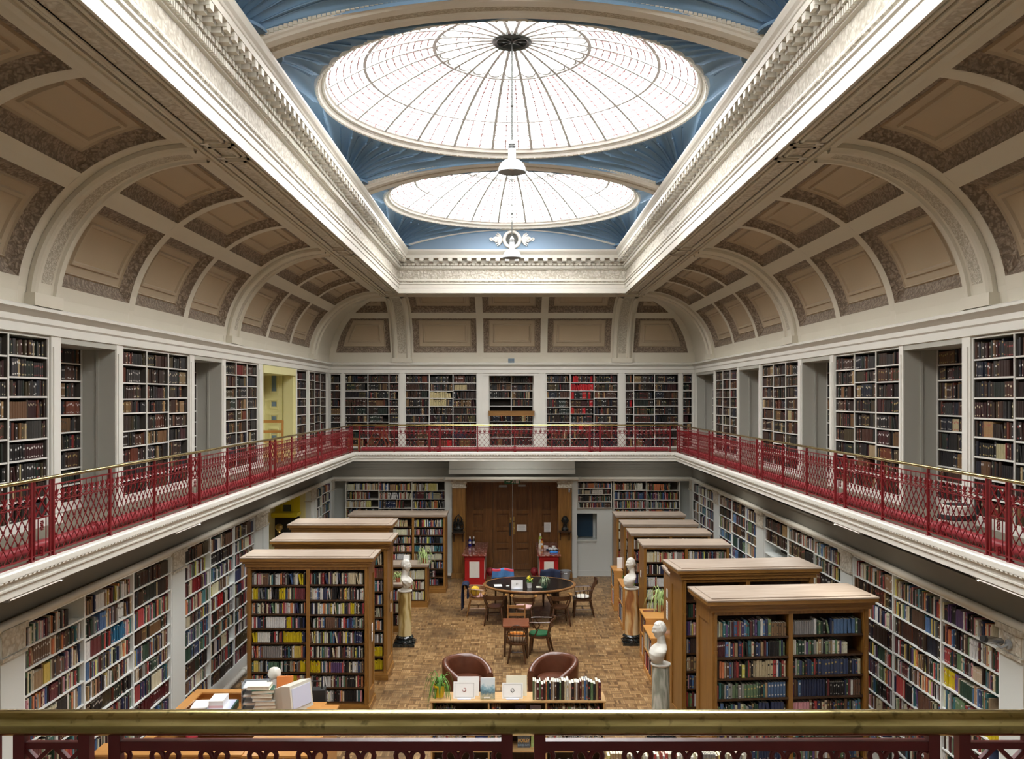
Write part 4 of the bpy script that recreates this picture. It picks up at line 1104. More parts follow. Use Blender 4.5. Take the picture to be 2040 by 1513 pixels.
# ================================================================ gallery railings
def rail_run(name, label, P, T, N, segs, piers, zr, rb, palm=.11, fine=False, LAT=True, second=None, H0=.03):
    """P: start point on the gallery floor, T: unit along, N: unit towards the hall"""
    t = thing(name, label, 'railing', tuple(P))
    P = Vector(P); Z = Vector((0,0,1))
    def W(u, z, n=0.0): return T*u + Z*z + N*n
    end = max(b for a, b in segs + [(p[0], p[1]) for p in piers]); start = min(a for a, b in segs + [(p[0], p[1]) for p in piers])
    hr = MB(); hr.tube([W(start-.3, zr), W(end+.3, zr)], rb, 16); hr.build('handrail', M['brass'], t, smooth=50)
    RM = M['reddark'] if fine else M['red']
    bb = MB()
    for z in (.055, .015): bb.bar(W(start-.2, z), W(end+.2, z), .016, .012)
    bb.build('bottom_rail', RM, t)
    posts = sorted(set(round(x, 4) for s in segs for x in s) | set(round(x, 4) for p in piers for x in p[:2]))
    pw = .024 if fine else .024
    for x in posts:
        m = MB(); m.bar(W(x, 0), W(x, zr-rb*.6), pw, pw); m.bar(W(x, 0), W(x, .03), pw*1.8, pw*1.8); m.build('post', RM, t)
    ztop = zr-.035-(.012 if fine else .03); zc0 = ztop - (.145 if not fine else .13)
    for a, b in segs:
        m = MB()
        m.bar(W(a, ztop), W(b, ztop), .020 if fine else .012, .020 if fine else .012)
        m.bar(W(a, zc0), W(b, zc0), .010, .008)
        if LAT:
            k = .83; s = palm; h = zc0-.055
            n = int((b-a+h*k)/s)+2
            for i in range(-n, n+1):
                for sg in (1, -1):
                    # x = x0 + sg*k*(z-.055)
                    x0 = a + (i+.5)*s; pts = []
                    za, zb = .055, zc0
                    # clip to [a, b]
                    lo, hi = 0.0, h
                    if sg > 0:
                        lo = max(lo, (a-x0)/k); hi = min(hi, (b-x0)/k)
                    else:
                        lo = max(lo, (x0-b)/k); hi = min(hi, (x0-a)/k)
                    if hi-lo < .02: continue
                    m.bar(W(x0+sg*k*lo, .055+lo, sg*.004), W(x0+sg*k*hi, .055+hi, sg*.004), .0072, .006)
            # small clasps where the bars cross
            rows = int(h/(s/(2*k)))
            for r in range(1, rows+1):
                z = .055 + r*s/(2*k)
                if z > zc0-.01: break
                for i in range(int((b-a)/s)+1):
                    x = a + (i+(.5 if r % 2 == 0 else 1.0))*s
                    if a+.02 < x < b-.02 and r % 2 == 0: m.bar(W(x-.008, z), W(x+.008, z), .018, .02)
        pan = m.build('lattice_panel', RM, t)
        c = MB(); n = max(1, round((b-a)/palm)); st = (b-a)/n
        for i in range(n + (1 if fine else 0)):
            x = a + (i+.5)*st if not fine else a + i*st
            if fine:
                for ang in (-68, -22, 22, 68):
                    if (i == 0 and ang < 0) or (i == n and ang > 0): continue
                    al = radians(ang); dx, dz = sin(al), cos(al); L = .050; wd = .0135
                    base = (x + dx*.008, ztop-.064 + dz*.006)
                    pts = []
                    for j in range(16):
                        th = 2*pi*j/16; u = L*(.5-.5*cos(th)); v = wd*sin(th)*(.35+.65*u/L)*1.25
                        pts.append(W(base[0]+dx*u+dz*v, base[1]+dz*u-dx*v))
                    c.tube(pts, .0056, 8, closed=True, sq=(1, 1))
                c.sphere(W(x, ztop-.07), .012, 8, 6)
                c.bar(W(x, ztop-.08), W(x, zc0), .01, .01)
            else:
                for ang in (-62, -30, 0, 30, 62):
                    al = radians(ang); L = .075 if abs(ang) < 50 else .052
                    c.tube([W(x, zc0+.03), W(x+sin(al)*L*.6, zc0+.03+cos(al)*L*.75), W(x+sin(al)*L*1.05, zc0+.03+cos(al)*L)], [.004, .008, .005], 5)
                c.bar(W(x-.022, zc0+.022), W(x+.022, zc0+.022), .010, .014); c.bar(W(x, zc0), W(x, ztop), .006, .006)
                c.tube([W(x-st/2, zc0+.004), W(x-st/4, zc0+.018), W(x, zc0+.028), W(x+st/4, zc0+.018), W(x+st/2, zc0+.004)], .004, 4)
        c.build('palmette_band', RM, pan, smooth=45 if fine else None)
    for p in piers:
        a, b = p[0], p[1]; m = MB(); g = p[2] if len(p) > 2 else 0
        a2, b2 = a+g, b-g
        zq = ztop-(b2-a2)
        m.bar(W(a2, ztop), W(b2, ztop), .014, .014); m.bar(W(a2, zq), W(b2, zq), .012, .012)
        m.bar(W(a2, ztop), W(b2, zq), .012, .009); m.bar(W(b2, ztop), W(a2, zq), .012, .009)
        mid = (a2+b2)/2
        m.bar(W(mid, ztop), W(b2, (ztop+zq)/2), .012, .009); m.bar(W(mid, ztop), W(a2, (ztop+zq)/2), .012, .009)
        m.bar(W(mid, zq), W(b2, (ztop+zq)/2), .012, .009); m.bar(W(mid, zq), W(a2, (ztop+zq)/2), .012, .009)
        m.bar(W(a2, 0), W(a2, zr-rb*.5), .016, .016); m.bar(W(b2, 0), W(b2, zr-rb*.5), .016, .016)
        for o in (.25, .75): m.bar(W(a2+(b2-a2)*o, .05), W(a2+(b2-a2)*o, zq), .007, .007)
        for zz in (zq-.05, zq-.085, .10, .07):
            for ang in range(0, 360, 60):
                m.sphere(W(mid+.018*cos(radians(ang)), zz+.018*sin(radians(ang))), .009, 6, 4)
        m.bar(W(mid, .04), W(mid, .12), .03, .03)
        m.build('pier_panel', RM, t)
    return t
ZRL = .69
# sides: piers 0.37 m wide every 3.75 m with three panels between them
def side_layout(y0, y1):
    segs = []; piers = []; py = 7.78 - 3.75*2
    while py < y1:
        a, b = py-.185, py+.185
        if a > y0 and b < y1: piers.append((a, b, .055))
        L = (3.75-.37)/3
        for k in range(3):
            u, v = b+k*L, b+(k+1)*L
            if u > y0-.01 and v < y1+.01: segs.append((u, v))
        py += 3.75
    return segs, piers
Y0S = 3.4
sg, pr = side_layout(Y0S, 22.9)
sg = [(a-Y0S, b-Y0S) for a, b in sg]; pr = [(a-Y0S, b-Y0S, g) for a, b, g in pr]
last = max(b for a, b in sg+[(p[0], p[1]) for p in pr])
if 22.9-Y0S-last > .3: sg.append((last, 22.9-Y0S))
rail_run('gallery_railing', 'red iron lattice railing with brass handrail along left gallery', (EL-.05, Y0S, ZG), Vector((0,1,0)), Vector((1,0,0)), sg, pr, ZRL, .017)
rail_run('gallery_railing', 'red iron lattice railing with brass handrail along right gallery', (ER+.05, Y0S, ZG), Vector((0,1,0)), Vector((-1,0,0)), sg, pr, ZRL, .017)
bl = ER-EL+.0
hb = bl/2
pb = [(hb-2.0-.14, hb-2.0+.14, .03), (hb+2.0-.14, hb+2.0+.14, .03)]
sb = []
for a, b, n in ((.12, hb-2.14, 2), (hb-1.86, hb+1.86, 4), (hb+2.14, bl-.12, 2)):
    for k in range(n): sb.append((a+(b-a)*k/n, a+(b-a)*(k+1)/n))
rail_run('gallery_railing', 'red iron lattice railing with brass handrail across the back gallery', (EL, EB+.05, ZG), Vector((1,0,0)), Vector((0,-1,0)), sb, pb, ZRL, .017)
# the near railing
YN = 1.95; XN = lambda px: PX(px, YN)
x0 = -2.0
sf_ = [(XN(232)-x0, XN(1010)-x0), (XN(1075)-x0, XN(1857)-x0)]
pf_ = [(XN(43)-x0, XN(172)-x0), (XN(1917)-x0, XN(2050)-x0)]
pitch = XN(1857)-XN(232)+.137+.128
sf_ += [(XN(232)-x0-.8-.19, XN(43)-.06-x0), (XN(2050)+.06-x0, XN(2050)+.7-x0)]
rail_run('gallery_railing', 'thick tarnished brass handrail over maroon openwork railing nearest the camera', (x0, YN, ZG), Vector((1,0,0)), Vector((0,1,0)), sf_, pf_, ZRL, .0265, palm=.0985, fine=True)

# red heating pipes lying along the gallery edge
def pipe_run(label, pts, flange, r=.05, mat='redpipe', name='heating_pipe', cat='pipe', fr=None):
    t = thing(name, label, cat, tuple(pts[0])); m = MB(); m.tube(pts, r, 14); m.build('pipe', M[mat], t, smooth=50, world=True)
    P = [Vector(p) for p in pts]
    for a, b in zip(P, P[1:]):
        L = (b-a).length; n = int(L/flange); d = (b-a).normalized()
        for k in range(1, n+1):
            c = a+d*(k*L/(n+1)); f = MB(); f.tube([c-d*.05, c-d*.03, c-d*.028, c+d*.028, c+d*.03, c+d*.05], [r*1.12, r*1.15, r*1.45, r*1.45, r*1.15, r*1.12], 14)
            f.box(c.x-.025, c.y-.025, c.z-r-.03, c.x+.025, c.y+.025, c.z-r*.6)
            f.build('flange', M[mat], t, smooth=50, world=True)
    return t
zp = ZG+.085
pipe_run('red heating pipe along the left gallery floor', [(EL-.20, 3.6, zp), (EL-.20, 22.8, zp)], 3.1)
pipe_run('red heating pipe along the right gallery floor', [(ER+.20, 3.6, zp), (ER+.20, 22.8, zp)], 3.1)
pipe_run('red heating pipe along the back gallery floor', [(EL+.15, EB+.20, zp), (ER-.15, EB+.20, zp)], 2.4)
pipe_run('white heating pipe along the left wall base', [(-4.70, 13.7, .10), (-4.70, 17.3, .10)], 1.4, .045, 'shelfwhite')
pipe_run('white heating pipe along the back wall left of the doors', [(PX(690, 24.9), 24.93, .09), (PX(921, 24.9), 24.93, .09)], 1.6, .045, 'shelfwhite')
# strip lamps under the gallery edge; deeper and back ones are added for light
GLOW = emit('strip_tube_glow', (1, .96, .88), .35)
def strip(x, y, rz, tilt, label, long=.95, W=6.0, drop=.05):
    t = thing('strip_light', label, 'lamp', (x, y, 3.30), rz)
    m = MB(); m.box(-.045, -long/2, -drop+.015, .045, long/2, 0); m.build('lamp_body', M['enamel'], t)
    m = MB(); m.tube([(0, -long/2+.03, -drop), (0, long/2-.03, -drop)], .013, 10); m.build('tube', GLOW, t)
    for e in (-1, 1): m = MB(); m.box(-.02, e*(long/2-.03)-.015, -drop-.015, .02, e*(long/2-.03)+.015, -drop+.02); m.build('tube_holder', M['enamel'], t)
    L = bpy.data.lights.new('tube_light', 'AREA'); L.shape = 'RECTANGLE'; L.size = .03; L.size_y = long-.06; L.energy = W; L.color = (1, .95, .86)
    o = bpy.data.objects.new('tube_light', L); COL.objects.link(o); o.parent = t; o.location = (0, 0, -drop-.018); o.rotation_euler = (0, tilt, 0)
for s, nm in ((-1, 'left'), (1, 'right')):
    for y, w in ((7.9, 'nearest the camera'), (11.6, 'second from the camera')):
        strip((EL-.17) if s < 0 else (ER+.17), y, 0, .55*-s*-1, 'white strip light under the %s gallery edge, %s' % (nm, w), W=LAMPW)
    for y, w in ((15.3, 'third from the camera'), (19.0, 'fourth from the camera')):  # further lamps added out of view to brighten the lower shelves
        strip((EL-.40) if s < 0 else (ER+.40), y, 0, .55*-s*-1, 'added unseen strip light deep under the %s gallery, %s' % (nm, w), W=LAMPW, long=1.4, drop=.035)
for px, w in ((760, 'left of the doors'), (1020, 'over the doors'), (1280, 'right of the doors')):  # lamps added behind the fascia to lift the dark back shelves
    strip(PX(px, 23.7), 23.78, pi/2, -.45, 'added unseen strip light under the back gallery %s' % w, W=LAMPW*.7, long=1.6, drop=.03)
# ================================================================ doors
def leaf_panels(mb, x0, x1, y, z0, z1, rows, mi=0, d=.055, style=.10):
    """stiles, rails and raised fielded panels of a door face at depth y (towards -y)"""
    mb.box(x0, y, z0, x1, y+.045, z1, mi)
    mb.box(x0, y-d, z0, x0+style, y, z1, mi); mb.box(x1-style, y-d, z0, x1, y, z1, mi)
    hs = [h for h, r in rows]; tot = sum(hs); z = z1; H = z1-z0
    for h, r in rows:
        zb = z - H*h/tot
        rail = r
        mb.box(x0+style, y-d, z-rail*.5 if z < z1 else z-rail, x1-style, y, z+rail*.5 if z < z1 else z, mi)
        a, b, c, e = x0+style+.03, x1-style-.03, zb+rail*.5+.04, z-rail*.5-.04
        if z == z1: e = z-rail-.03
        mb.box(a, y-.014, c, b, y, e, mi); mb.box(a+.03, y-.028, c+.03, b-.03, y, e-.03, mi); mb.box(a+.06, y-.020, c+.06, b-.06, y-.0281, e-.06, mi)
        z = zb
    mb.box(x0+style, y-d, z0, x1-style, y, z0+.16, mi)
DX = lambda px: PX(px, 26.15)
d1 = root('door_1')
ROWSD = [(1.5, .10), (.85, .10), (.85, .10), (1.2, .14)]
for a, b in ((982.5, 1020.6), (1021.4, 1059.5)):
    m = MB(); leaf_panels(m, DX(a), DX(b), 26.1, .02, 2.50, ROWSD); lf = m.build('leaf', M['darkdoor'], d1)
    if a > 1000:
        h = MB(); h.box(DX(1022), 26.04, 1.02, DX(1026), 26.07, 1.36); h.sphere((DX(1024), 26.01, 1.20), .03, 10, 6); h.build('handle_plate', M['brasslt'], lf)
        h = MB(); h.box(DX(1022), 26.03, 1.40, DX(1025), 26.06, 1.52); h.build('lock', M['brasslt'], lf)
    else:
        h = MB(); h.box(DX(1015.5), 26.03, 1.36, DX(1018.5), 26.06, 1.50); h.sphere((DX(1017), 26.01, 1.44), .025, 10, 6); h.build('lock', M['brasslt'], lf)
        h = MB(); h.box(DX(1014.5), 26.03, .98, DX(1018), 26.065, 1.34); h.build('letter_plate', M['blackmat'], lf)
m = MB(); m.bar((DX(1021), 26.04, .02), (DX(1021), 26.04, 2.5), .02, .02); m.build('brass_meeting_strip', M['chrome'], d1)
m = MB(); m.box(DX(994), 26.02, 2.36, DX(1010), 26.07, 2.42); m.box(DX(1032), 26.02, 2.38, DX(1047), 26.07, 2.43); m.build('closer', M['enamel'], d1)
for a, b in ((924, 982), (1060, 1116)):
    m = MB(); leaf_panels(m, DX(a), DX(b), 26.12, .02, 2.50, [(1.5, .10), (.85, .10), (.85, .10), (1.2, .14)], style=.28); m.build('side_panel', M['darkdoor'], d1)
m = MB(); m.box(DX(920), 26.08, 2.5, DX(1120), 26.3, 3.0); m.box(DX(922), 25.2, 2.58, DX(1118), 26.2, 2.72); m.build('transom', M['greywhite'], d1)
m = MB(); m.box(DX(919), 25.1, 0, DX(924), 26.2, 2.6); m.box(DX(1116), 25.1, 0, DX(1121), 26.2, 2.6); m.build('jamb', M['darkdoor'], d1)
for a, b in ((901, 927), (1112.5, 1138.6)):
    xa, xb = PX(a, 24.9), PX(b, 24.9)
    m = MB(); m.box(xa, 24.88, 0, xb, 25.5, 2.45); m.box(xa-.02, 24.86, 0, xb+.02, 25.4, .14); pl = m.build('oak_pilaster', M['oak'], d1)
    m = MB(); m.box(xa-.03, 24.84, 2.45, xb+.03, 25.3, 2.48); m.box(xa-.01, 24.86, 2.48, xb+.01, 25.3, 2.58); m.box(xa-.04, 24.82, 2.58, xb+.04, 25.3, 2.66); m.build('capital', M['orn_white'], pl)
# yellow doorway under the gallery on the left: its far side carries a framed panel with a dark pane over a bright ledge
d2_ = root('door_2')
YR = 22.14
QX = lambda px: PX(px, YR-.03)
m = MB(); m.box(-5.74, 18.28, 0, -5.70, 22.2, ZG-.1); m.box(-5.72, 18.26, 0, -4.98, 18.30, ZG-.12); m.box(-5.72, YR, 0, -4.98, 22.2, ZG-.12); m.build('recess', M['yellowpale'], d2_)
m = MB(); m.box(-5.70, YR-.03, 2.16, QX(597), YR, 3.0); m.box(QX(559), YR-.055, 2.16, QX(563), YR, 2.62); m.box(QX(580.5), YR-.055, 2.16, QX(585), YR, 2.62); m.box(QX(559), YR-.055, 2.50, QX(585), YR, 2.55)
m.box(QX(543), YR-.05, 2.16, QX(546), YR, 2.62); tp = m.build('transom_panel', M['yellow'], d2_)
m = MB(); m.box(-5.70, YR-.42, PZ(1029.5, YR-.4), PX(592, YR-.4), YR, PZ(1023, YR-.4)); m.box(-5.70, YR-.39, PZ(1029.5, YR-.4)-.03, PX(589, YR-.4), YR, PZ(1029.5, YR-.4)); m.build('ledge', M['yellow'], d2_)
m = MB(); m.box(QX(564.5), YR-.04, PZ(1022, YR), QX(580), YR, PZ(1006, YR)); m.build('transom_pane', M['glassdark'], d2_)
m = MB(); m.box(-5.70, YR-.06, 0, PX(596, YR-.05), YR, 2.03); m.build('leaf', M['blackmat'], d2_)  # black sheet standing in for the darkness of the opening below the ledge
# pale yellow panelled door on the left gallery, seen face on at the far side of its recess
d3_ = root('door_3')
m = MB()
m.box(-5.74, 18.36, ZG, -5.66, 21.12, 5.56); m.box(-5.7, 18.365, ZG, -4.975, 18.39, 5.55); m.box(-5.7, 21.10, ZG, -4.975, 21.135, 5.55)
m.box(-5.7, 18.38, 5.40, -4.965, 21.12, 5.555); m.box(PX(565, 21.04), 21.02, ZG, PX(585, 21.04), 21.1, 5.5); m.build('recess', M['yellowpale'], d3_)
Y3 = 21.05; E3 = lambda px: PX(px, Y3)
m = MB(); m.box(-5.66, Y3, ZG, E3(563), 21.1, 5.45)
for y0, y1 in ((740, 786), (796, 815), (825, 845), (853, 882)):
    a, b, c, e = E3(537), E3(554.5), PZ(y1, Y3), PZ(y0, Y3)
    m.box(a, Y3-.02, c+.03, a+.03, Y3, e-.03); m.box(b-.03, Y3-.02, c+.03, b, Y3, e-.03); m.box(a, Y3-.02, c, b, Y3, c+.03); m.box(a, Y3-.03, e-.03, b, Y3, e)
lf = m.build('leaf', M['yellowpale'], d3_)
for y0, y1 in ((745, 780), (801, 810), (830, 839), (858, 864), (868, 877)):
    m = MB(); m.box(E3(541.3), Y3-.008, PZ(y1, Y3), E3(550.5), Y3+.01, PZ(y0, Y3)); m.build('pane', M['glassblue'], lf)
t = thing('chair', 'pale oak chair standing in the yellow doorway on left gallery', 'chair', (-5.22, 19.9, ZG), radians(-90))
m = MB()
for y in (-.24, .24): m.bar((0, y, 0), (-.04, y, .88), .04, .04)
m.build('back_post', M['orangewood'], t)
for z in (.86, .64): MB().box(-.05, -.24, z-.03, -.02, .24, z+.03).build('back_rail', M['orangewood'], t)
MB().box(.0, -.24, .42, .40, .24, .45).build('seat', M['orangewood'], t)
for y in (-.22, .22): MB().bar((.38, y, 0), (.38, y, .42), .035, .035).build('leg', M['orangewood'], t)

# exit sign over the doors
t = thing('exit_sign', 'green and white exit sign above the dark double doors', 'sign', (0.0, 25.15, 2.60))
m = MB(); m.box(-.21, -.02, -.06, .21, .02, .06); m.build('sign_box', plain('sign_dark_green', (.02, .16, .08), .4, .05), t)
m = MB()
m.tube([(.04, -.024, .035), (.02, -.024, 0), (-.0, -.024, -.04)], .012, 6); m.sphere((.055, -.024, .045), .012, 8, 6); m.tube([(.02, -.024, 0), (.06, -.024, -.02), (.06, -.024, -.045)], .009, 6); m.tube([(.03, -.024, .02), (.075, -.024, .01)], .007, 5)
m.box(.10, -.024, -.045, .18, -.02, .045); m.add([(-.04, -.024, 0), (-.09, -.024, .03), (-.09, -.024, -.03)], [(0, 1, 2)]); m.box(-.16, -.024, -.01, -.09, -.021, .01)
m.build('pictogram', M['paper'], t)
# ================================================================ marble-topped red cabinets
def red_cab(label, xa, xb, y0=24.02, y1=26.02):
    t = thing('radiator_cabinet', label, 'cabinet', (xa, y0, 0)); w = xb-xa; L = y1-y0
    m = MB(); m.box(0, 0, .12, w, L, .76); m.build('body', M['redcab'], t)
    m = MB(); m.box(-.03, -.03, 0, w+.03, L, .10); m.box(-.015, -.015, .10, w+.015, L, .125); m.box(-.02, -.02, .66, w+.02, L, .685); m.box(-.025, -.025, .735, w+.025, L, .76); m.build('moulding', M['redcab'], t)
    m = MB(); m.box(w*.24, -.012, .19, w*.76, .0, .61); m.build('front_grille', M['grille'], t)
    inner = w if xa < 0 else -.012
    m = MB(); m.box(inner, .06, .14, inner+.012, L-.06, .64); m.build('side_panel', M['shelfwhite'], t)
    m = MB(); m.box(-.06, -.06, .76, w+.06, L, .80); m.build('marble_top', M['marble_red'], t)
    return t
red_cab('red cabinet with marble top on the left of the doors', PX(926, 24.05), PX(964.5, 24.05))
red_cab('red cabinet with marble top on the right of the doors', PX(1075, 24.05), PX(1112, 24.05))
for x, nm in ((PX(976.5, 25.3), 'left'), (PX(1064.3, 25.3), 'right')):
    t = thing('pipe_stop', 'round red pipe end on the floor by the %s marble cabinet' % nm, 'pipe', (x, 25.3, 0)); m = MB(); m.sphere((0, 0, .115), .105, 16, 10); m.lathe([(.0, 0), (.06, 0), (.06, .05), (.0, .05)], n=12); m.build('cap', M['redpipe'], t, smooth=60)
# ================================================================ marble busts on columns
def lathe_part(t, nm, prof, mat, n=32, smooth=40):
    m = MB(); m.lathe(prof, n=n); return m.build(nm, M[mat], t, smooth=smooth)
def pedestal(label, x, y, r, H, mat, base='marble_black', foot=.46, cap=True):
    t = thing('pedestal', label, 'pedestal', (x, y, 0))
    if base:
        MB().box(-foot/2, -foot/2, 0, foot/2, foot/2, .06).build('plinth', M[base], t)
        lathe_part(t, 'base_moulding', [(.0, .06), (foot*.47, .06), (foot*.49, .085), (foot*.46, .115), (r*1.22, .125), (r*1.25, .14), (r*1.36, .16), (r*1.22, .185), (r*1.05, .195), (0, .195)], base)
    z0 = .195 if base else 0
    lathe_part(t, 'shaft', [(0, z0), (r*1.06, z0), (r*1.02, z0+.03), (r, z0+.06), (r*.97, H-.03), (0, H-.03)], mat, 40)
    lathe_part(t, 'cap', [(0, H-.035), (r*1.0, H-.035), (r*1.10, H-.025), (r*1.12, H-.008), (r*1.08, H), (0, H)], 'plaster' if base else mat, 40)
    return t
def ga(d, s): return math.exp(-(d/s)**2)
def head_pt(u, v, hair, seed):
    # u: azimuth with 0 = face, v: 0 bottom .. 1 top
    az = 2*pi*u; th = pi*v
    nx, ny, nz = sin(az)*sin(th), -cos(az)*sin(th), -cos(th)
    a = (az+pi) % (2*pi) - pi
    jaw = max(0, -nz)
    rx = .078*(1-.22*jaw); ry = .098*(1-.06*jaw); rz = .128
    x, y, z = nx*rx, ny*ry, nz*rz
    if a*0 == 0:
        f = ga(a, .9)
        if ny > 0 and nz < -.1: y *= (1 - .45*min(1, (-nz-.1)*1.4))       # nape
        d = 0
        d += .024*ga(a, .17)*ga(nz+.16, .17) + .012*ga(a, .12)*ga(nz-.12, .22)   # nose
        d -= .013*(ga(abs(a)-.38, .20)*ga(nz-.13, .11))                   # eye hollows
        d += .005*(ga(abs(a)-.38, .11)*ga(nz-.12, .06))                   # eyes
        d += .008*ga(a, .65)*ga(nz-.30, .10)                              # brow
        d += .008*ga(a, .24)*ga(nz+.50, .07) - .005*ga(a, .25)*ga(nz+.56, .03) + .007*ga(a, .22)*ga(nz+.62, .06)   # lips
        d -= .006*ga(a, .4)*ga(nz+.40, .06)
        d += .014*ga(a, .34)*ga(nz+.86, .16)                              # chin
        d += .006*ga(abs(a)-.75, .25)*ga(nz+.18, .2)                      # cheeks
        d += .018*ga(abs(a)-1.62, .13)*ga(nz-.02, .17)                    # ears
        h = hair*(1 if (abs(a) > 1.25 or nz > .62) else 0)*max(0, min(1, (nz+.45)*3))
        d += h*(.010 + .006*sin(17*az+seed)*sin(15*nz+seed*2))
        l = sqrt(nx*nx+ny*ny+nz*nz) or 1
        x += nx*d; y += ny*d; z += nz*d*.5
    return x, y, z
def bust(label, loc, rz, hair=1.0, drape=False, S=1.0, mat='plaster', cat='bust', tilt=0.0, head=False):
    t = thing('marble_bust' if mat == 'plaster' else 'bronze_bust', label, cat, loc, rz)
    if drape:
        m = MB(); m.lathe([(0, 0), (.085, 0), (.09, .012), (.07, .03), (.055, .045), (.06, .055), (0, .055)], n=24); m.build('socle', M[mat], t, smooth=40)
    # chest and neck lofted as one body with the head
    b = MB()
    up = [(.335, .054, .058, .006), (.37, .056, .060, .0), (.41, .05, .055, -.006)]
    secs = ([(.045, .05, .05, .0), (.065, .08, .072, -.014), (.10, .125, .100, -.034), (.16, .160, .110, -.030), (.21, .174, .100, -.012), (.24, .152, .088, .004), (.268, .106, .074, .012), (.295, .066, .062, .010)] if drape else
            [(.0, .075, .070, -.022), (.03, .096, .092, -.038), (.08, .135, .108, -.044), (.14, .168, .112, -.034), (.19, .183, .102, -.017), (.23, .168, .088, .0), (.258, .120, .075, .010), (.286, .070, .063, .012)]) + up
    if head: secs = [(0, .075, .075, 0), (.02, .09, .085, 0), (.05, .10, .08, .0), (.075, .075, .066, .0), (.10, .058, .058, 0), (.15, .055, .058, 0), (.20, .05, .055, -.006)]
    def bf(u, v):
        k = v*(len(secs)-1); i = min(len(secs)-2, int(k)); f = k-i; f = f*f*(3-2*f)
        z, rx, ry, oy = [p*(1-f)+q*f for p, q in zip(secs[i], secs[i+1])]
        a = 2*pi*u; w = 1.0
        if drape and z < .27: w += .075*sin(6*a+z*46)*min(1, (.27-z)*8)
        if .1 < z < .24: w += .05*ga(abs((a+pi/2+pi) % (2*pi)-pi)-.5, .4)
        bk = 0 if head else max(0, min(1, (.29-z)*12)); ca = cos(a); ca = (1 if ca > 0 else -1)*abs(ca)**(1-.25*bk); return (rx*ca*w, oy+ry*sin(a)*w*(1 - (.45*bk if sin(a) > 0 else 0)) - (.012*bk*ga(abs(ca)-.42, .22)*ga(z-.19, .06) if sin(a) < 0 else 0), z - (.03*bk*max(0, -sin(a))*max(0, 1-z/.12)*min(1, z/.05)))
    b.grid(bf, 40, 44, closeu=True)
    st = len(b.v)
    b.grid(lambda u, v: head_pt(u, v, hair, S*3+len(label)), 64, 48, closeu=True)
    b.xf(Matrix.Translation((0, -.02, .265 if head else .475)) @ Matrix.Rotation(tilt, 4, 'X'), st)
    b.xf(Matrix.Scale(S, 4))
    b.build('figure', M[mat], t, smooth=70)
    return t
GX, GY = 2.13, 13.15
pedestal('grey-green veined marble pedestal in front of the right oak bookcases', GX, GY, .128, 1.10, 'marble_grey', base='marble_black', foot=.42)
bust('white marble bust with close-cropped hair on grey-green pedestal', (GX, GY, 1.10), radians(-75), .6, False, 1.0)
AX, AY = PX(1258.5, 18.3), 18.3
pedestal('amber veined marble column on black base, right of the aisle', AX, AY, .135, 1.12, 'marble_amber', foot=.39)
bust('white marble bust looking away to the left on amber column', (AX, AY, 1.12), radians(-72), .5, False, .98)
LX, LY = PX(806.5, 18.2), 18.2
pedestal('gold veined marble column on black base, left of the aisle', LX, LY, .13, 1.09, 'marble_gold', foot=.42)
bust('white marble bust draped in folds on gold column', (LX, LY, 1.09), radians(78), .9, True, 1.0)
# dark bronzes on oak brackets beside the doors
def bracket(label, x, y, z, w=.34):
    t = thing('wall_bracket', label, 'bracket', (x, y, z))
    m = MB(); m.box(-w/2, -.24, -.03, w/2, 0, 0); m.build('shelf', M['oakdark'], t)
    for s in (-1, 1):
        m = MB(); m.prism([(0, -.03), (-.20, -.03), (-.17, -.08), (-.06, -.13), (-.02, -.26), (0, -.28)], s*w*.36-.015, s*w*.36+.015, fn=lambda x, y, z: (z, x, y)); m.build('support', M['oakdark'], t)
    return t
bxl, bxr = PX(913, 24.75), PX(1125.5, 24.75)
bracket('dark wall bracket on left oak pilaster holding the seated figure', bxl, 24.87, PZ(1060.5, 24.75))
bracket('dark wall bracket on right oak pilaster holding the dark head', bxr, 24.87, PZ(1058, 24.75))
bust('dark bronze head of a helmeted man on right bracket', (bxr, 24.75, PZ(1058, 24.75)), 0, .9, False, 1.02, 'bronze', head=True)
t = thing('bronze_figure', 'dark many-armed seated bronze figure in pointed frame on left bracket', 'statue', (bxl, 24.75, PZ(1060.5, 24.75)))
m = MB(); m.box(-.13, -.09, 0, .13, .09, .05); m.build('base', M['bronze'], t)
m = MB(); m.lathe([(0, .05), (.11, .05), (.12, .08), (.07, .12), (.06, .20), (.075, .25), (.03, .29), (.035, .30), (.04, .33), (.03, .36), (.012, .39), (0, .43)], n=16)
for s in (-1, 1):
    for k, (ex, ez) in enumerate(((.10, .30), (.115, .24), (.10, .17), (.08, .36))): m.tube([(s*.06, 0, .25), (s*ex, -.02, ez-.03), (s*ex*.95, -.05, ez+.04)], [.016, .013, .01], 6)
    m.tube([(s*.03, 0, .09), (s*.10, -.05, .08), (s*.03, -.09, .075)], [.035, .03, .02], 8)
m.build('figure', M['bronze'], t, smooth=50)
m = MB(); m.tube([(-.12, .04, .05), (-.13, .04, .2), (-.08, .04, .36), (0, .04, .47), (.08, .04, .36), (.13, .04, .2), (.12, .04, .05)], .013, 8)
for k in range(14):
    a = pi*k/13; m.sphere((-.14*cos(a), .04, .10+.34*sin(a)), .018, 6, 4)
m.build('flame_frame', M['bronze'], t, smooth=50)

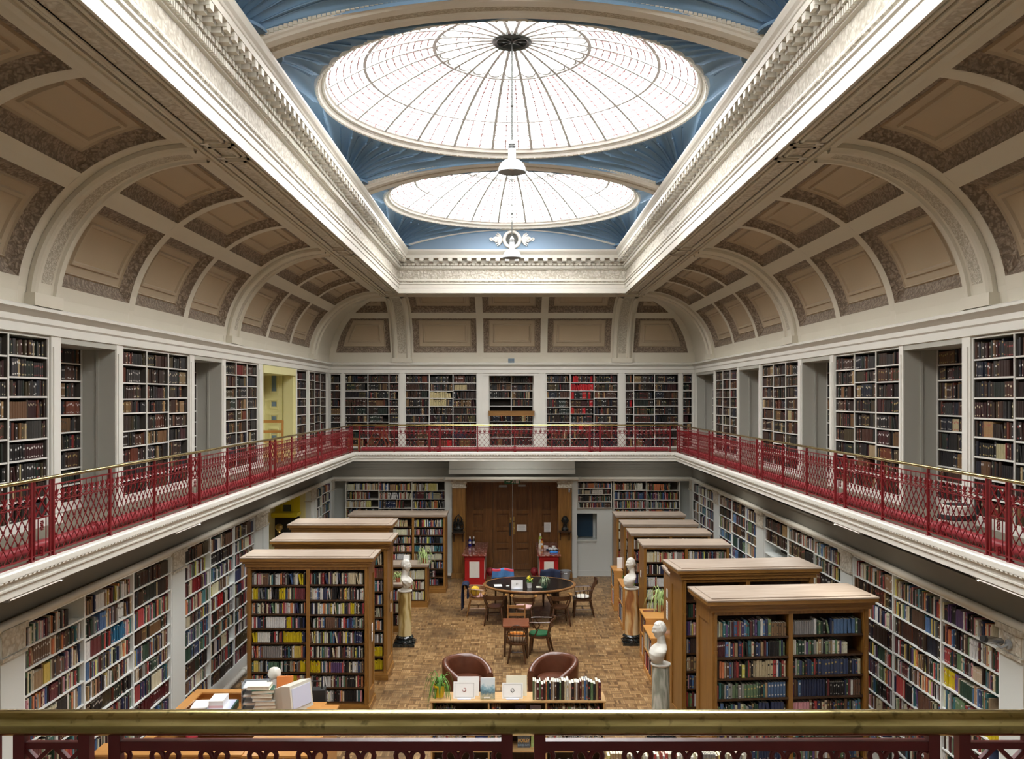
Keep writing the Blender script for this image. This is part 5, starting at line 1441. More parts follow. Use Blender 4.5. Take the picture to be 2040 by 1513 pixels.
# ================================================================ oval table and the chairs round it
TX, TY, TA, TB, TZ = PX(1055, 20.65), 20.68, 1.04, .87, .71
t = thing('oval_table', 'large oval table with black leather top and oak rim', 'table', (TX, TY, 0))
m = MB(); m.lathe([(0, TZ), (1.0, TZ)], n=72); m.v = [(x*(TA-.05), y*(TB-.05), z) for x, y, z in m.v]; m.build('leather_top', M['black'], t)
m = MB(); m.lathe([(.94, TZ-.035), (1.0, TZ-.035), (1.006, TZ-.01), (.995, TZ+.001), (.94, TZ+.001)], n=72); m.v = [(x*TA, y*TB, z) for x, y, z in m.v]; m.build('rim', M['chairoak'], t, smooth=30)
m = MB(); m.lathe([(0, TZ-.03), (.80, TZ-.03), (.78, TZ-.11), (.75, TZ-.11), (.75, TZ-.035)], n=72); m.v = [(x*TA, y*TB, z) for x, y, z in m.v]; m.build('apron', M['oakdark'], t)
for sx in (-.55, .55):
    for sy in (-.42, .42):
        m = MB(); m.lathe([(0, 0), (.035, 0), (.045, .05), (.03, .09), (.05, .22), (.035, .34), (.05, .40), (.045, TZ-.11), (0, TZ-.11)], (sx, sy, 0), n=14); m.build('leg', M['oakdark'], t, smooth=50)
CWD = M['chairwood']
def leg(t, p0, p1, r0=.020, r1=.015, mat=None, ends=True):
    m = MB(); p0, p1 = Vector(p0), Vector(p1); md = (p0*.55+p1*.45)
    m.tube([p0, md, p1], [r0*.95, r0*1.1, r1], 9); return m.build('leg', mat or CWD, t, smooth=50)
def seat_disc(t, r, z, mat, th=.03, dome=0.0, name='seat', sq=0.0):
    m = MB(); m.lathe([(0, z-th), (r*.96, z-th), (r, z-th*.5), (r*.97, z), (r*.6, z+dome*.7), (0, z+dome)], n=28); 
    return m.build(name, mat, t, smooth=45)
def captain(label, x, y, rz, cushion=None, name='captains_chair'):
    t = thing(name, label, 'chair', (x, y, 0), rz, 'chairs round the oval table')
    zs, zb = .385, .615
    seat_disc(t, .205, zs, M['chairwood'], .035)
    if cushion: seat_disc(t, .19, zs+.035, M[cushion], .035, .02, 'cushion')
    for sx in (-1, 1):
        leg(t, (sx*.15, .14, zs-.03), (sx*.185, .19, 0)); leg(t, (sx*.15, -.16, zs-.02), (sx*.20, -.27, 0))
        m = MB(); m.tube([(sx*.15, -.15, zs), (sx*.20, -.19, .52), (sx*.215, -.17, zb)], .017, 8); m.build('back_post', CWD, t, smooth=50)
        m = MB(); m.tube([(sx*.235, -.10, zb+.012), (sx*.265, .03, zb+.015), (sx*.255, .12, zb+.01), (sx*.22, .17, zb+.0)], [.022, .024, .028, .022], 8, sq=(1.2, .7)); m.build('arm', M['chairhorn'], t, smooth=50)
        m = MB(); m.tube([(sx*.16, .10, zs), (sx*.23, .13, .53), (sx*.25, .09, zb)], .014, 8); m.build('arm_support', CWD, t, smooth=50)
    m = MB(); n = 16
    m.grid(lambda u, v: ((.24+.0*v)*cos(pi+u*pi), -.08+.145*sin(pi+u*pi)*1.05, zb-.075+.09*v), n, 2); k = len(m.v)
    m.grid(lambda u, v: ((.222)*cos(pi+u*pi), -.08+.13*sin(pi+u*pi)*1.05, zb-.075+.09*v), n, 2, flip=True)
    m.grid(lambda u, v: ((.24-.018*v)*cos(pi+u*pi), -.08+(.152-.015*v)*sin(pi+u*pi), zb+.015), n, 1)
    m.grid(lambda u, v: ((.24-.018*v)*cos(pi+u*pi), -.08+(.152-.015*v)*sin(pi+u*pi), zb-.075), n, 1, flip=True)
    m.build('back_rail', CWD, t, smooth=40)
    m = MB(); m.tube([(.15*cos(2*pi*k/20), -.01+.16*sin(2*pi*k/20), .20) for k in range(20)], .010, 6, closed=True); m.build('stretcher_hoop', CWD, t, smooth=60)
    return t
captain('bentwood armchair with plain seat, front left of oval table', PX(985.5, 19.9), 19.94, radians(-4))
captain('bentwood armchair with pink cushion, front middle of oval table', PX(1043.5, 19.8), 19.76, 0, 'pinkcloth')
captain('bentwood armchair with plain seat, front right of oval table', PX(1114.5, 19.9), 19.90, radians(6))
def spindle(label, x, y, rz, cushion=None, wood=None, tall=True):
    W_ = wood or CWD
    t = thing('spindle_armchair', label, 'chair', (x, y, 0), rz, 'chairs round the oval table'); zs = .40
    m = MB(); m.prism([(-.22, -.20), (.22, -.20), (.24, .08), (.20, .21), (-.20, .21), (-.24, .08)], zs-.035, zs); m.build('seat', W_, t)
    if cushion: 
        m = MB(); m.grid(lambda u, v: ((.19*cos(2*pi*u))*sin(pi*v)**.5, .0+.17*sin(2*pi*u)*sin(pi*v)**.5, zs+.03-.03*cos(pi*v)), 24, 10, closeu=True); m.build('cushion', M[cushion], t, smooth=60)
    for sx in (-1, 1):
        leg(t, (sx*.17, .16, zs-.03), (sx*.20, .20, 0), .022, .014, W_); leg(t, (sx*.17, -.17, zs-.03), (sx*.20, -.25, 0), .022, .014, W_)
        m = MB(); m.tube([(sx*.185, .18, .17), (sx*.185, -.20, .17)], .011, 6); m.build('stretcher', W_, t, smooth=50)
        m = MB(); m.tube([(sx*.22, -.20, .615), (sx*.25, -.05, .61), (sx*.255, .10, .60), (sx*.24, .19, .59)], [.02, .02, .024, .02], 8, sq=(1.2, .6)); m.build('arm', W_, t, smooth=50)
        for k in range(4):
            f = k/3; m = MB(); m.tube([(sx*(.19+.02*f), -.14+.28*f, zs), (sx*(.23+.015*f), -.14+.30*f, .60)], .009, 6); m.build('spindle', W_, t, smooth=50)
    m = MB(); m.tube([(-.19, .0, .17), (.19, .0, .17)], .011, 6); m.build('stretcher', W_, t, smooth=50)
    zt = .80 if tall else .66
    for k in range(6):
        x_ = -.17+.34*k/5; m = MB(); m.tube([(x_*.9, -.18, zs), (x_, -.22, .60), (x_*1.05, -.30, zt-.03)], .009, 6); m.build('spindle', W_, t, smooth=50)
    m = MB(); n = 12
    m.grid(lambda u, v: (-.225+.45*u, -.31-.045*sin(pi*u), zt-.06+.09*v), n, 2, flip=True); m.grid(lambda u, v: (-.225+.45*u, -.285-.045*sin(pi*u), zt-.06+.09*v), n, 2)
    m.grid(lambda u, v: (-.225+.45*u, -.31+.025*v-.045*sin(pi*u), zt+.03), n, 1); m.grid(lambda u, v: (-.225+.45*u, -.31+.025*v-.045*sin(pi*u), zt-.06), n, 1, flip=True)
    m.quad((-.225, -.31, zt-.06), (-.225, -.285, zt-.06), (-.225, -.285, zt+.03), (-.225, -.31, zt+.03)); m.quad((.225, -.285, zt-.06), (.225, -.31, zt-.06), (.225, -.31, zt+.03), (.225, -.285, zt+.03))
    m.build('crest_rail', W_, t, smooth=40)
    m = MB(); m.tube([(-.23, -.19, .615), (-.12, -.235, .615), (0, -.25, .615), (.12, -.235, .615), (.23, -.19, .615)], .017, 8, sq=(1.3, .7)); m.build('back_rail', W_, t, smooth=50)
    return t
spindle('dark spindle-back armchair with white cushion, right end of oval table', PX(1160, 20.65), 20.65, radians(90), 'whitecloth')
spindle('lighter oak armchair carrying a navy jacket, left end of oval table', PX(953, 20.75), 20.75, radians(-90), 'pinkcloth', M['chairoak'], False)
def plainchair(label, x, y, rz):
    t = thing('wooden_chair', label, 'chair', (x, y, 0), rz, 'chairs round the oval table')
    MB().box(-.20, -.20, .37, .20, .20, .40).build('seat', CWD, t)
    for sx in (-1, 1):
        leg(t, (sx*.17, .17, .38), (sx*.18, .18, 0)); leg(t, (sx*.17, -.18, .38), (sx*.18, -.22, 0))
        MB().bar((sx*.18, -.18, .38), (sx*.185, -.25, .76), .03, .025).build('back_post', CWD, t)
    for z in (.72, .55): MB().box(-.18, -.25, z-.035, .18, -.225, z+.035).build('back_rail', CWD, t)
    return t
plainchair('dark chair hidden under the red and blue jacket behind oval table', PX(1002, 21.75), 21.72, radians(180))
plainchair('dark chair hung with a dark jacket behind oval table', PX(1097, 21.75), 21.72, radians(180))
# garments hung over chair backs
def garment(name, label, cat, loc, rz, fn, nu, nv, mats, th=.014, mi=None):
    t = thing(name, label, cat, loc, rz); m = MB()
    top = lambda u, v: Vector(fn(u, v)); e = .004
    def nrm(u, v):
        a = top(min(1, u+e), v)-top(max(0, u-e), v); b = top(u, min(1, v+e))-top(u, max(0, v-e)); n = a.cross(b); return n.normalized() if n.length > 1e-9 else Vector((0,0,1))
    P = [[top(i/nu, j/nv) for j in range(nv+1)] for i in range(nu+1)]; Q = [[top(i/nu, j/nv)-nrm(i/nu, j/nv)*th for j in range(nv+1)] for i in range(nu+1)]
    for i in range(nu):
        for j in range(nv):
            k = mi(i/nu, j/nv) if mi else 0
            m.quad(P[i][j], P[i+1][j], P[i+1][j+1], P[i][j+1], k); m.quad(Q[i][j+1], Q[i+1][j+1], Q[i+1][j], Q[i][j], k)
    for i in range(nu):
        m.quad(Q[i][0], Q[i+1][0], P[i+1][0], P[i][0]); m.quad(P[i][nv], P[i+1][nv], Q[i+1][nv], Q[i][nv])
    for j in range(nv):
        m.quad(P[0][j], P[0][j+1], Q[0][j+1], Q[0][j]); m.quad(Q[nu][j], Q[nu][j+1], P[nu][j+1], P[nu][j])
    m.build('cloth', mats, t, smooth=60); return t
def drape(w, zt, front, back, gap=.05, wav=.02, flare=1.15):
    def fn(u, v):
        # v 0..1 runs from the front hem over the rail to the back hem
        L = front+back; s = v*L-front; x = (u-.5)*w*(1+(flare-1)*min(1, abs(s)/max(front, back)))
        d = abs(s); k = min(1, d/.06); sg = 1 if s < 0 else -1
        y = sg*gap*(1-(1-k)**2)+sg*wav*sin(u*13+v*3)*min(1, d*4); z = zt-max(0, d-.035)-.01*sin(u*9+1)-.03*abs(u-.5)
        return (x, y, z)
    return fn
garment('jacket', 'navy padded jacket hung over the left armchair of oval table', 'jacket', (PX(953, 20.75)-.29, 20.75, 0), radians(-90), drape(.50, .72, .34, .58, .055, .02), 16, 26, M['navy'])
jm = lambda u, v: 2 if (.22 < abs(v-.45) < .30) else (1 if abs((u-.5)) < .10 and v < .2 else 0)
garment('jacket', 'blue jacket with red bands over the chair behind oval table', 'jacket', (PX(1002, 21.75), 21.97, 0), radians(180), drape(.50, .80, .22, .30, .05, .015, 1.1), 18, 24, [M['bluecloth'], M['whitecloth'], plain('jacket_red', (.55, .04, .06), .8, .1)], mi=lambda u, v: 2 if (.28 < v < .40 or (.62 < v < .72)) and abs(u-.5) > .08 else (1 if v > .93 else 0))
garment('jacket', 'dark navy jacket hung on the far right chair behind oval table', 'jacket', (PX(1097, 21.75), 21.97, 0), radians(180), drape(.46, .78, .2, .3, .05, .02, 1.1), 14, 22, M['navy'])
t = thing('bag', 'crumpled yellow bag on the seat of the left armchair', 'bag', (PX(947, 20.75), 20.62, .46), 0)
m = MB(); m.grid(lambda u, v: ((.10+.015*sin(9*u*pi)*sin(5*v))*cos(2*pi*u)*sin(pi*v)**.7, (.09+.012*sin(14*u*pi))*sin(2*pi*u)*sin(pi*v)**.7, .10-.10*cos(pi*v)+.01*sin(12*pi*u)), 24, 12, closeu=True); m.build('cloth', M['yellowcloth'], t, smooth=40)

# small square table and its chairs
SX_, SYt = PX(1028, 17.6), 17.62
t = thing('side_table', 'small red-brown square table between the two chairs', 'table', (SX_, SYt, 0))
MB().box(-.25, -.31, .565, .25, .31, .59).build('table_top', M['redwood'], t); MB().box(-.215, -.27, .49, .215, .27, .565).build('apron', CWD, t)
for sx in (-1, 1):
    for sy in (-1, 1): MB().bar((sx*.215, sy*.27, 0), (sx*.205, sy*.26, .56), .04, .04).build('leg', CWD, t)
t = thing('ladder_back_chair', 'pale oak ladder-back chair behind the small red table', 'chair', (PX(1029, 18.5), 18.42, 0), radians(180))
MB().box(-.19, -.19, .36, .19, .18, .39).build('seat', M['chairoak'], t)
for sx in (-1, 1):
    leg(t, (sx*.16, .15, .37), (sx*.17, .17, 0), .018, .016, M['chairoak']); leg(t, (sx*.17, -.17, .37), (sx*.175, -.19, 0), .018, .016, M['chairoak'])
    MB().bar((sx*.17, -.175, .37), (sx*.172, -.22, .70), .028, .022).build('back_post', M['chairoak'], t)
for z in (.655, .50): MB().box(-.165, -.222, z-.03, .165, -.20, z+.03).build('back_slat', M['chairoak'], t)
t = thing('windsor_chair', 'hoop-backed windsor chair with cushion, back towards the camera', 'chair', (PX(1031, 17.0), 17.08, 0), radians(-5))
seat_disc(t, .20, .37, CWD, .035)
for sx in (-1, 1):
    leg(t, (sx*.12, .13, .34), (sx*.17, .17, 0), .018, .013, M['chairwood']); leg(t, (sx*.11, -.13, .34), (sx*.165, -.20, 0), .018, .013, M['chairwood'])
    m = MB(); m.tube([(sx*.14, .15, .16), (sx*.14, -.16, .16)], .01, 6); m.build('stretcher', CWD, t, smooth=50)
m = MB(); m.tube([(-.14, 0, .16), (.14, 0, .16)], .01, 6); m.build('stretcher', CWD, t, smooth=50)
hoop = lambda a: (.19*cos(a), -.15-.075*max(0, sin(a)), .37+.345*max(0, sin(a))**.85)
m = MB(); m.tube([hoop(pi*k/20) for k in range(21)], .013, 8); m.build('hoop', CWD, t, smooth=60)
for k in range(7):
    a = pi*(k+1)/8; h = hoop(a); m = MB(); m.tube([(h[0]*.72, -.155, .37), h], .007, 6); m.build('spindle', CWD, t, smooth=60)
m = MB(); m.tube([(-.20, -.05, .52), (-.19, -.14, .525), (-.08, -.205, .53), (.08, -.205, .53), (.19, -.14, .525), (.20, -.05, .52)], .011, 6); m.build('arm_bow', CWD, t, smooth=60)
m = MB(); m.grid(lambda u, v: (.17*(abs(cos(2*pi*u))**.6)*(1 if cos(2*pi*u) > 0 else -1)*sin(pi*v)**.4, -.06+.035*sin(2*pi*u)*sin(pi*v)**.5+.02*cos(pi*v), .47-.095*cos(pi*v)), 28, 12, closeu=True); m.build('cushion', M['cushion'], t, smooth=60)
t = thing('green_armchair', 'dark wooden armchair with round green leather seat', 'chair', (PX(1075, 17.6), 17.62, 0), radians(82))
seat_disc(t, .215, .365, CWD, .045); seat_disc(t, .205, .40, M['greenleather'], .035, .03, 'seat_pad')
for sx in (-1, 1):
    leg(t, (sx*.15, .15, .33), (sx*.16, .17, 0), .024, .018); leg(t, (sx*.15, -.16, .33), (sx*.17, -.24, 0), .024, .018)
    m = MB(); m.tube([(sx*.16, -.17, .36), (sx*.19, -.20, .52), (sx*.19, -.24, .66)], [.022, .019, .018], 8); m.build('back_post', CWD, t, smooth=50)
    m = MB(); m.tube([(sx*.19, -.22, .64), (sx*.22, -.05, .635), (sx*.22, .12, .63), (sx*.20, .19, .62)], [.018, .018, .022, .018], 8, sq=(1.2, .7)); m.build('arm', CWD, t, smooth=50)
    m = MB(); m.tube([(sx*.19, .08, .36), (sx*.21, .02, .48), (sx*.215, .12, .625)], .016, 8); m.build('arm_support', CWD, t, smooth=50)
m = MB(); m.tube([(-.19, -.24, .66), (-.10, -.29, .68), (0, -.305, .685), (.10, -.29, .68), (.19, -.24, .66)], .028, 8, sq=(.6, 1.1)); m.build('crest_rail', CWD, t, smooth=50)
m = MB(); m.tube([(-.18, -.21, .53), (0, -.26, .54), (.18, -.21, .53)], .016, 8); m.build('back_rail', CWD, t, smooth=50)

# ================================================================ leather tub chairs
def tub(label, x, y, rz):
    t = thing('tub_chair', label, 'armchair', (x, y, 0), rz, 'leather tub chairs')
    A = radians(142)
    def sect(a):
        k = abs(a)/A; top = .70-.20*max(0, (k-.30)/.70)**1.3
        return [(.375, .10), (.385, .3), (.39, top-.05), (.385, top-.015), (.365, top+.005), (.335, top+.008), (.305, top-.008), (.29, top-.04), (.285, .36), (.285, .12)]
    na = 44; ns = 9
    def f(u, v):
        a = -A+2*A*u; r, z = sect(a)[round(v*ns)]
        back = 1.0
        fx = sin(a)*r; fy = -cos(a)*r
        if abs(a) > radians(90): fy = (fy)*1.02; fx = (1 if fx > 0 else -1)*(abs(fx)*.35+r*.65*sin(radians(90+ (abs(degrees_(a))-90)*.55)))
        return (fx, fy, z)
    m = MB(); m.grid(f, na, ns)
    for u in (0, 1):
        pts = [f(u, k/ns) for k in range(ns+1)]; m.add(pts, [tuple(range(ns+1)) if u == 0 else tuple(range(ns, -1, -1))])
    m.build('shell', M['leather'], t, smooth=50)
    m = MB(); m.lathe([(0, .24), (.27, .24), (.285, .27), (.285, .37), (.268, .40), (.15, .412), (0, .415)], n=32); 
    m.v = [(x_, (y_ if y_ < 0 else y_*1.02), z_) for x_, y_, z_ in m.v]; m.build('seat_cushion', M['leather'], t, smooth=40)
    m = MB(); m.lathe([(0, .05), (.33, .05), (.35, .08), (.35, .24), (0, .24)], n=28); m.build('base', M['leather'], t, smooth=40)
    for sx in (-1, 1):
        for sy in (-1, 1): MB().lathe([(0, 0), (.02, 0), (.025, .05), (0, .05)], (sx*.2, sy*.2, 0), 10).build('foot', M['blackmat'], t)
    return t
def degrees_(a): return a*180/pi
tub('brown leather tub chair on the left behind the display case', PX(929, 14.72), 14.72, radians(218))
tub('brown leather tub chair on the right behind the display case', PX(1104.5, 14.8), 14.8, radians(142))
# ================================================================ pendant lamps hanging from the domes
def pendant(label, cy, zb):
    t = thing('pendant_lamp', label, 'lamp', (0, cy, zb))
    lathe_part(t, 'lamp_shade', [(.195, 0), (.20, .005), (.20, .02), (.188, .07), (.160, .125), (.115, .165), (.062, .19), (.055, .20), (.055, .33), (.05, .335), (.045, .33), (.045, .20), (.052, .185), (.105, .158), (.150, .118), (.180, .066), (.192, .02), (.192, .005)], 'enamel', 40, 30)
    m = MB()
    for z in (.34, .365, .39): m.lathe([(.0, z), (.05, z), (.052, z+.012), (.045, z+.02), (0, z+.02)], n=18)
    m.lathe([(0, .33), (.038, .33), (.036, .43), (.015, .46), (0, .46)], n=16); m.build('lamp_holder', M['chrome'], t, smooth=40)
    lathe_part(t, 'bulb', [(0, .03), (.05, .05), (.06, .09), (.03, .15), (0, .16)], 'paper', 16)
    m = MB(); m.tube([(0, 0, .45), (0, 0, domez(.2)-zb)], .011, 8); m.sphere((0, 0, .95), .025, 8, 6); m.build('rod', M['iron'], t, smooth=50)
pendant('white enamel pendant lamp hanging from the nearer dome', CYS[1], PZ(344, CYS[1]))
pendant('white enamel pendant lamp hanging from the farther dome', CYS[2], PZ(514.5, CYS[2]))

# ================================================================ plants
def leaf_strip(m, p0, az, L, rise, droop, w, mi=0, n=7, twist=0.0):
    p0 = Vector(p0); d = Vector((cos(az), sin(az), 0)); s = Vector((-sin(az), cos(az), 0)); C = []
    for i in range(n+1):
        f = i/n; C.append(p0 + d*(L*f*(1-.25*f)) + Vector((0,0, rise*4*f*(1-f)*.8 + rise*.35*f - droop*f*f)))
    vs = []
    for i, c in enumerate(C):
        f = i/n; ww = w*(sin(pi*min(1, .18+.82*f))**.7 if f < 1 else 0)*.5; up = Vector((0,0,.25*ww))
        vs += [tuple(c-s*ww+up), tuple(c), tuple(c+s*ww+up)]
    fs = []
    for i in range(n):
        for j in range(2): fs.append((i*3+j, i*3+j+1, i*3+j+4, i*3+j+3))
    m.add(vs, fs, mi)
def spider(label, loc, potmat, pr=.075, ph=.14, n=46, L=.32, mat='paleleaf', tall=1.0, seed=1, hang=0, name='spider_plant'):
    t = thing(name, label, 'plant', loc); R = random.Random(seed)
    m = MB(); m.lathe([(0, 0), (pr*.72, 0), (pr*.95, ph*.82), (pr*1.08, ph*.84), (pr*1.1, ph), (pr*.98, ph), (pr*.9, ph*.86), (0, ph*.86)], n=22); m.build('pot', M[potmat], t, smooth=40)
    m = MB(); m.lathe([(0, ph*.9), (pr*.93, ph*.88)], n=16); m.build('soil', M['soil'], t)
    m = MB()
    for k in range(n):
        az = R.uniform(0, 2*pi); l = L*R.uniform(.6, 1.15); leaf_strip(m, (R.uniform(-.02, .02), R.uniform(-.02, .02), ph*.88), az, l*R.uniform(.5, 1), l*R.uniform(.35, .8)*tall, l*R.uniform(.35, 1.1), R.uniform(.011, .018))
    for k in range(hang):
        az = R.uniform(2.4, 4.4); leaf_strip(m, (0, 0, ph*.9), az, L*.55, .10, L*R.uniform(1.1, 1.9), .016)
    m.build('leaves', M[mat], t, smooth=60); return t
spider('spider plant in yellow pot on the left end of the display case', (PX(876, 11.98), 11.98, 1.0), 'potyellow', .075, .155, 44, .34, 'greenleaf', .9, 3, hang=10)
spider('pale spider plant on the far left low oak bookcase', (PX(845, 21.6), 21.65, 1.0), 'potred', .07, .12, 54, .36, 'paleleaf', 1.1, 5)
spider('small spider plant on the low bookcase behind gold column', (PX(793, 19.4), 19.42, 1.0), 'potred', .06, .10, 30, .28, 'paleleaf', .8, 7)
spider('bushy pale spider plant on the beech bookcase right of the aisle', (PX(1316, 17.2), 17.25, .90), 'potred', .08, .12, 70, .42, 'paleleaf', 1.3, 9)
spider('tiny green plant in red pot beside the amber column bust', (PX(1249, 19.6), 19.6, .92), 'potred', .045, .08, 22, .16, 'greenleaf', 1.2, 11, name='pot_plant')
# flowering plant and trailing plant on the oval table
t = thing('flower_pot', 'white pot of yellow flowers on the oval table', 'plant', (PX(1054, 20.6), 20.25, TZ)); R = random.Random(4)
lathe_part(t, 'pot', [(0, 0), (.05, 0), (.058, .11), (.061, .115), (.052, .115), (.05, .10), (0, .10)], 'paper', 20)
m = MB()
for k in range(46): leaf_strip(m, (R.uniform(-.02, .02), R.uniform(-.02, .02), .10+R.uniform(0, .06)), R.uniform(0, 6.28), R.uniform(.05, .11), R.uniform(.02, .09), .03, .035, n=4)
m.build('leaves', M['greenleaf'], t, smooth=60)
m = MB()
for k in range(26):
    a, r = R.uniform(0, 6.28), R.uniform(0, .075); m.sphere((r*cos(a), r*sin(a), .215+R.uniform(-.02, .035)-r*.4), R.uniform(.012, .02), 6, 4)
m.build('blossoms', M['flower'], t, smooth=60)
t = thing('trailing_plant', 'dark green pot with a grey-green trailing plant on the oval table', 'plant', (PX(1083, 20.6), 20.25, TZ))
lathe_part(t, 'pot', [(0, 0), (.055, 0), (.072, .12), (.076, .125), (.065, .125), (.06, .11), (0, .11)], 'potgreen', 20)
m = MB()
for k in range(70): leaf_strip(m, (R.uniform(-.03, .03), R.uniform(-.03, .03), .12+R.uniform(0, .05)), R.uniform(0, 6.28), R.uniform(.08, .20), R.uniform(.03, .10), R.uniform(.02, .16), .028, n=4)
m.build('leaves', plain('grey_green_leaf', (.20, .25, .15), .6, .35, 30), t, smooth=60)

# ================================================================ papers, cards and signs
def sheet(label, loc, rz, w, h, tilt=0.0, mat='paper', name='paper_sheet', cat='paper', border=None, motif=None, lines=0, th=.004, group=None, stand=False):
    """card standing on its lower edge, facing local -y, leaning back by tilt (radians)"""
    t = thing(name, label, cat, loc, rz, group); X = Matrix.Rotation(-tilt, 4, 'X')
    m = MB(); m.box(-w/2, 0, 0, w/2, th, h); m.xf(X); m.build('card', M[mat], t)
    if border:
        m = MB(); d = min(w, h)*.09; b = .0016*w/.18
        m.box(-w/2+d, -.001, d, w/2-d, 0, d+b); m.box(-w/2+d, -.001, h-d-b, w/2-d, 0, h-d); m.box(-w/2+d, -.001, d, -w/2+d+b, 0, h-d); m.box(w/2-d-b, -.001, d, w/2-d, 0, h-d)
        m.xf(X); m.build('printed_border', M['iron'], t)
    if motif:
        m = MB(); R = random.Random(len(label)); s = min(w, h)*.15
        for k in range(9): 
            a = R.uniform(0, 6.28); m.tube([(s*cos(a)*.9, -.0012, h*.53+s*sin(a)*.7), (s*cos(a+1.2)*.5, -.0012, h*.53+s*sin(a+1.2)), (s*cos(a+2.4)*.8, -.0012, h*.53+s*sin(a+2.4)*.6)], .0011*w/.18, 4, sq=(1, 1))
        m.xf(X); m.build('printed_motif', M[motif], t)
    if lines:
        m = MB()
        for k in range(lines):
            z = h*(.80-.6*k/max(1, lines-1)) if lines > 1 else h*.5; q = w*(.36 if k % 3 else .28); m.box(-q, -.001, z, q, 0, z+h*.018)
        m.xf(X); m.build('printed_lines', plain('faint_print', (.30, .30, .32), .7, .02), t)
    if stand:
        m = MB(); m.box(-w*.3, -.03, 0, w*.3, .08, .006); m.build('stand', M['screenwhite'], t)
    return t
zt = 1.0005
sheet('white card with red motif leaning on the display case', (PX(925, 11.9), 11.88, zt), 0, .285, .215, .28, border=1, motif='redcab', name='display_card', cat='card', lines=0, stand=True)
sheet('blank grey-white card behind the red motif card', (PX(933, 12.02), 12.0, zt), 0, .285, .245, .20, name='display_card', cat='card')
sheet('white card with dark motif leaning on the display case', (PX(1021, 11.9), 11.88, zt), 0, .27, .20, .28, border=1, motif='iron', name='display_card', cat='card', stand=True)
sheet('blank cream card behind the dark motif card', (PX(1029, 12.02), 12.0, zt), 0, .27, .26, .20, 'papercream', name='display_card', cat='card')
t = thing('picture_book', 'upright book with a misty blue tree cover on the display case', 'book', (PX(971.5, 11.86), 11.86, zt)); X = Matrix.Rotation(-.16, 4, 'X')
m = MB(); m.box(-.094, .001, 0, .094, .025, .27); m.xf(X); m.build('cover', M['cover_tree'], t)
m = MB(); m.box(-.05, -.001, .012, .03, .001, .03); m.xf(X); m.build('printed_label', M['paper'], t)
m = MB(); m.box(-.09, .003, .268, .09, .022, .271); m.xf(X); m.build('pages', M['pages'], t)
sheet('white card sign on a stand on the oval table', (PX(1030, 20.2), 20.12, TZ), 0, .25, .185, .12, lines=0, motif='iron', name='table_sign', cat='sign', stand=True)
def flat(label, x, y, z, w, d, rz=0.0, mat='paper', name='paper_sheet', cat='paper', th=.004, lines=0):
    t = thing(name, label, cat, (x, y, z), rz); m = MB(); m.box(-w/2, -d/2, 0, w/2, d/2, th); m.build('sheet', M[mat], t)
    if lines:
        m = MB()
        for k in range(lines): yy = -d*.38+d*.76*k/(lines-1); m.box(-w*.38, yy, th, w*.38, yy+d*.02, th+.0006)
        m.build('printed_lines', plain('faint_print2', (.35, .35, .38), .7, .02), t)
    return t
flat('open white leaflet on the left of the oval table', PX(992, 20.4), 20.45, TZ+.001, .17, .24, .1, lines=4, name='leaflet', cat='leaflet')
flat('small white slip beside the leaflet on the oval table', PX(1011.5, 20.4), 20.4, TZ+.001, .07, .05, .1)
flat('cream booklet beside the green pot on the oval table', PX(1074, 20.4), 20.28, TZ+.001, .13, .14, 0, 'papercream', name='leaflet', cat='leaflet', th=.008)
# notices
sheet('white notice taped on the right door leaf', (PX(1039, 26.05), 26.02, PZ(1058.5, 26.06)), 0, .27, .19, 0, lines=6, name='notice', cat='notice')
sheet('tall white notice on the dark panel right of the doors', (PX(1090.5, 26.05), 26.03, PZ(1060, 26.07)), 0, .19, .27, 0, lines=7, name='notice', cat='notice')
sheet('white sign box on the farthest low beech bookcase', (PX(1236, 21.3), 21.4, .92), 0, .12, .24, .0, th=.05, name='display_card', cat='card')
sheet('white card leaning on the low oak bookcase by plant', (PX(810, 21.5), 21.5, 1.0), 0, .14, .21, .15, lines=3, name='display_card', cat='card')
for px, py, y, nm in ((739, 1253, 14.6, 'upper'), (738.5, 1272, 14.6, 'lower')):
    sheet('white paper label on the end of nearest left oak bookcase, %s of two' % nm, (-2.24+.02, y, PZ(py+6, y)), pi/2, .10, .13, 0, name='notice', cat='notice')
for px, py, y, nm in ((772, 1189, 16.4, 'upper'), (772, 1213, 16.4, 'lower')):
    sheet('white paper label on the end of second left oak bookcase, %s of two' % nm, (-2.18+.02, y, PZ(py+6, y)), pi/2, .10, .14, 0, name='notice', cat='notice')
sheet('white label card on the end of the oak bookcase by grey pedestal, upper', (2.614, 15.5, PZ(1188, 15.6)), -pi/2, .10, .14, 0, name='notice', cat='notice')
sheet('long white notice on the end of the oak bookcase by grey pedestal', (2.614, 15.5, PZ(1231, 15.6)), -pi/2, .14, .30, 0, name='notice', cat='notice', lines=5)
sheet('white label on the end of the oak bookcase behind amber column', (2.58-.004, 18.4, PZ(1150, 18.4)), -pi/2, .10, .13, 0, name='notice', cat='notice')
flat('pink book lying flat on the low beech bookcase', 2.60, 15.95, .80, .26, .20, .2, 'pinkcloth', 'book', 'book', .03)
flat('dark picture leaflet lying on the beech bookcase by the spider plant', 2.60, 17.2, .90, .30, .12, 0, 'redwood', 'leaflet', 'leaflet', .006)
flat('green and white leaflet on the low bookcase behind amber column', 2.52, 19.6, .92, .16, .22, .1, 'greenleaf', 'leaflet', 'leaflet', .012)
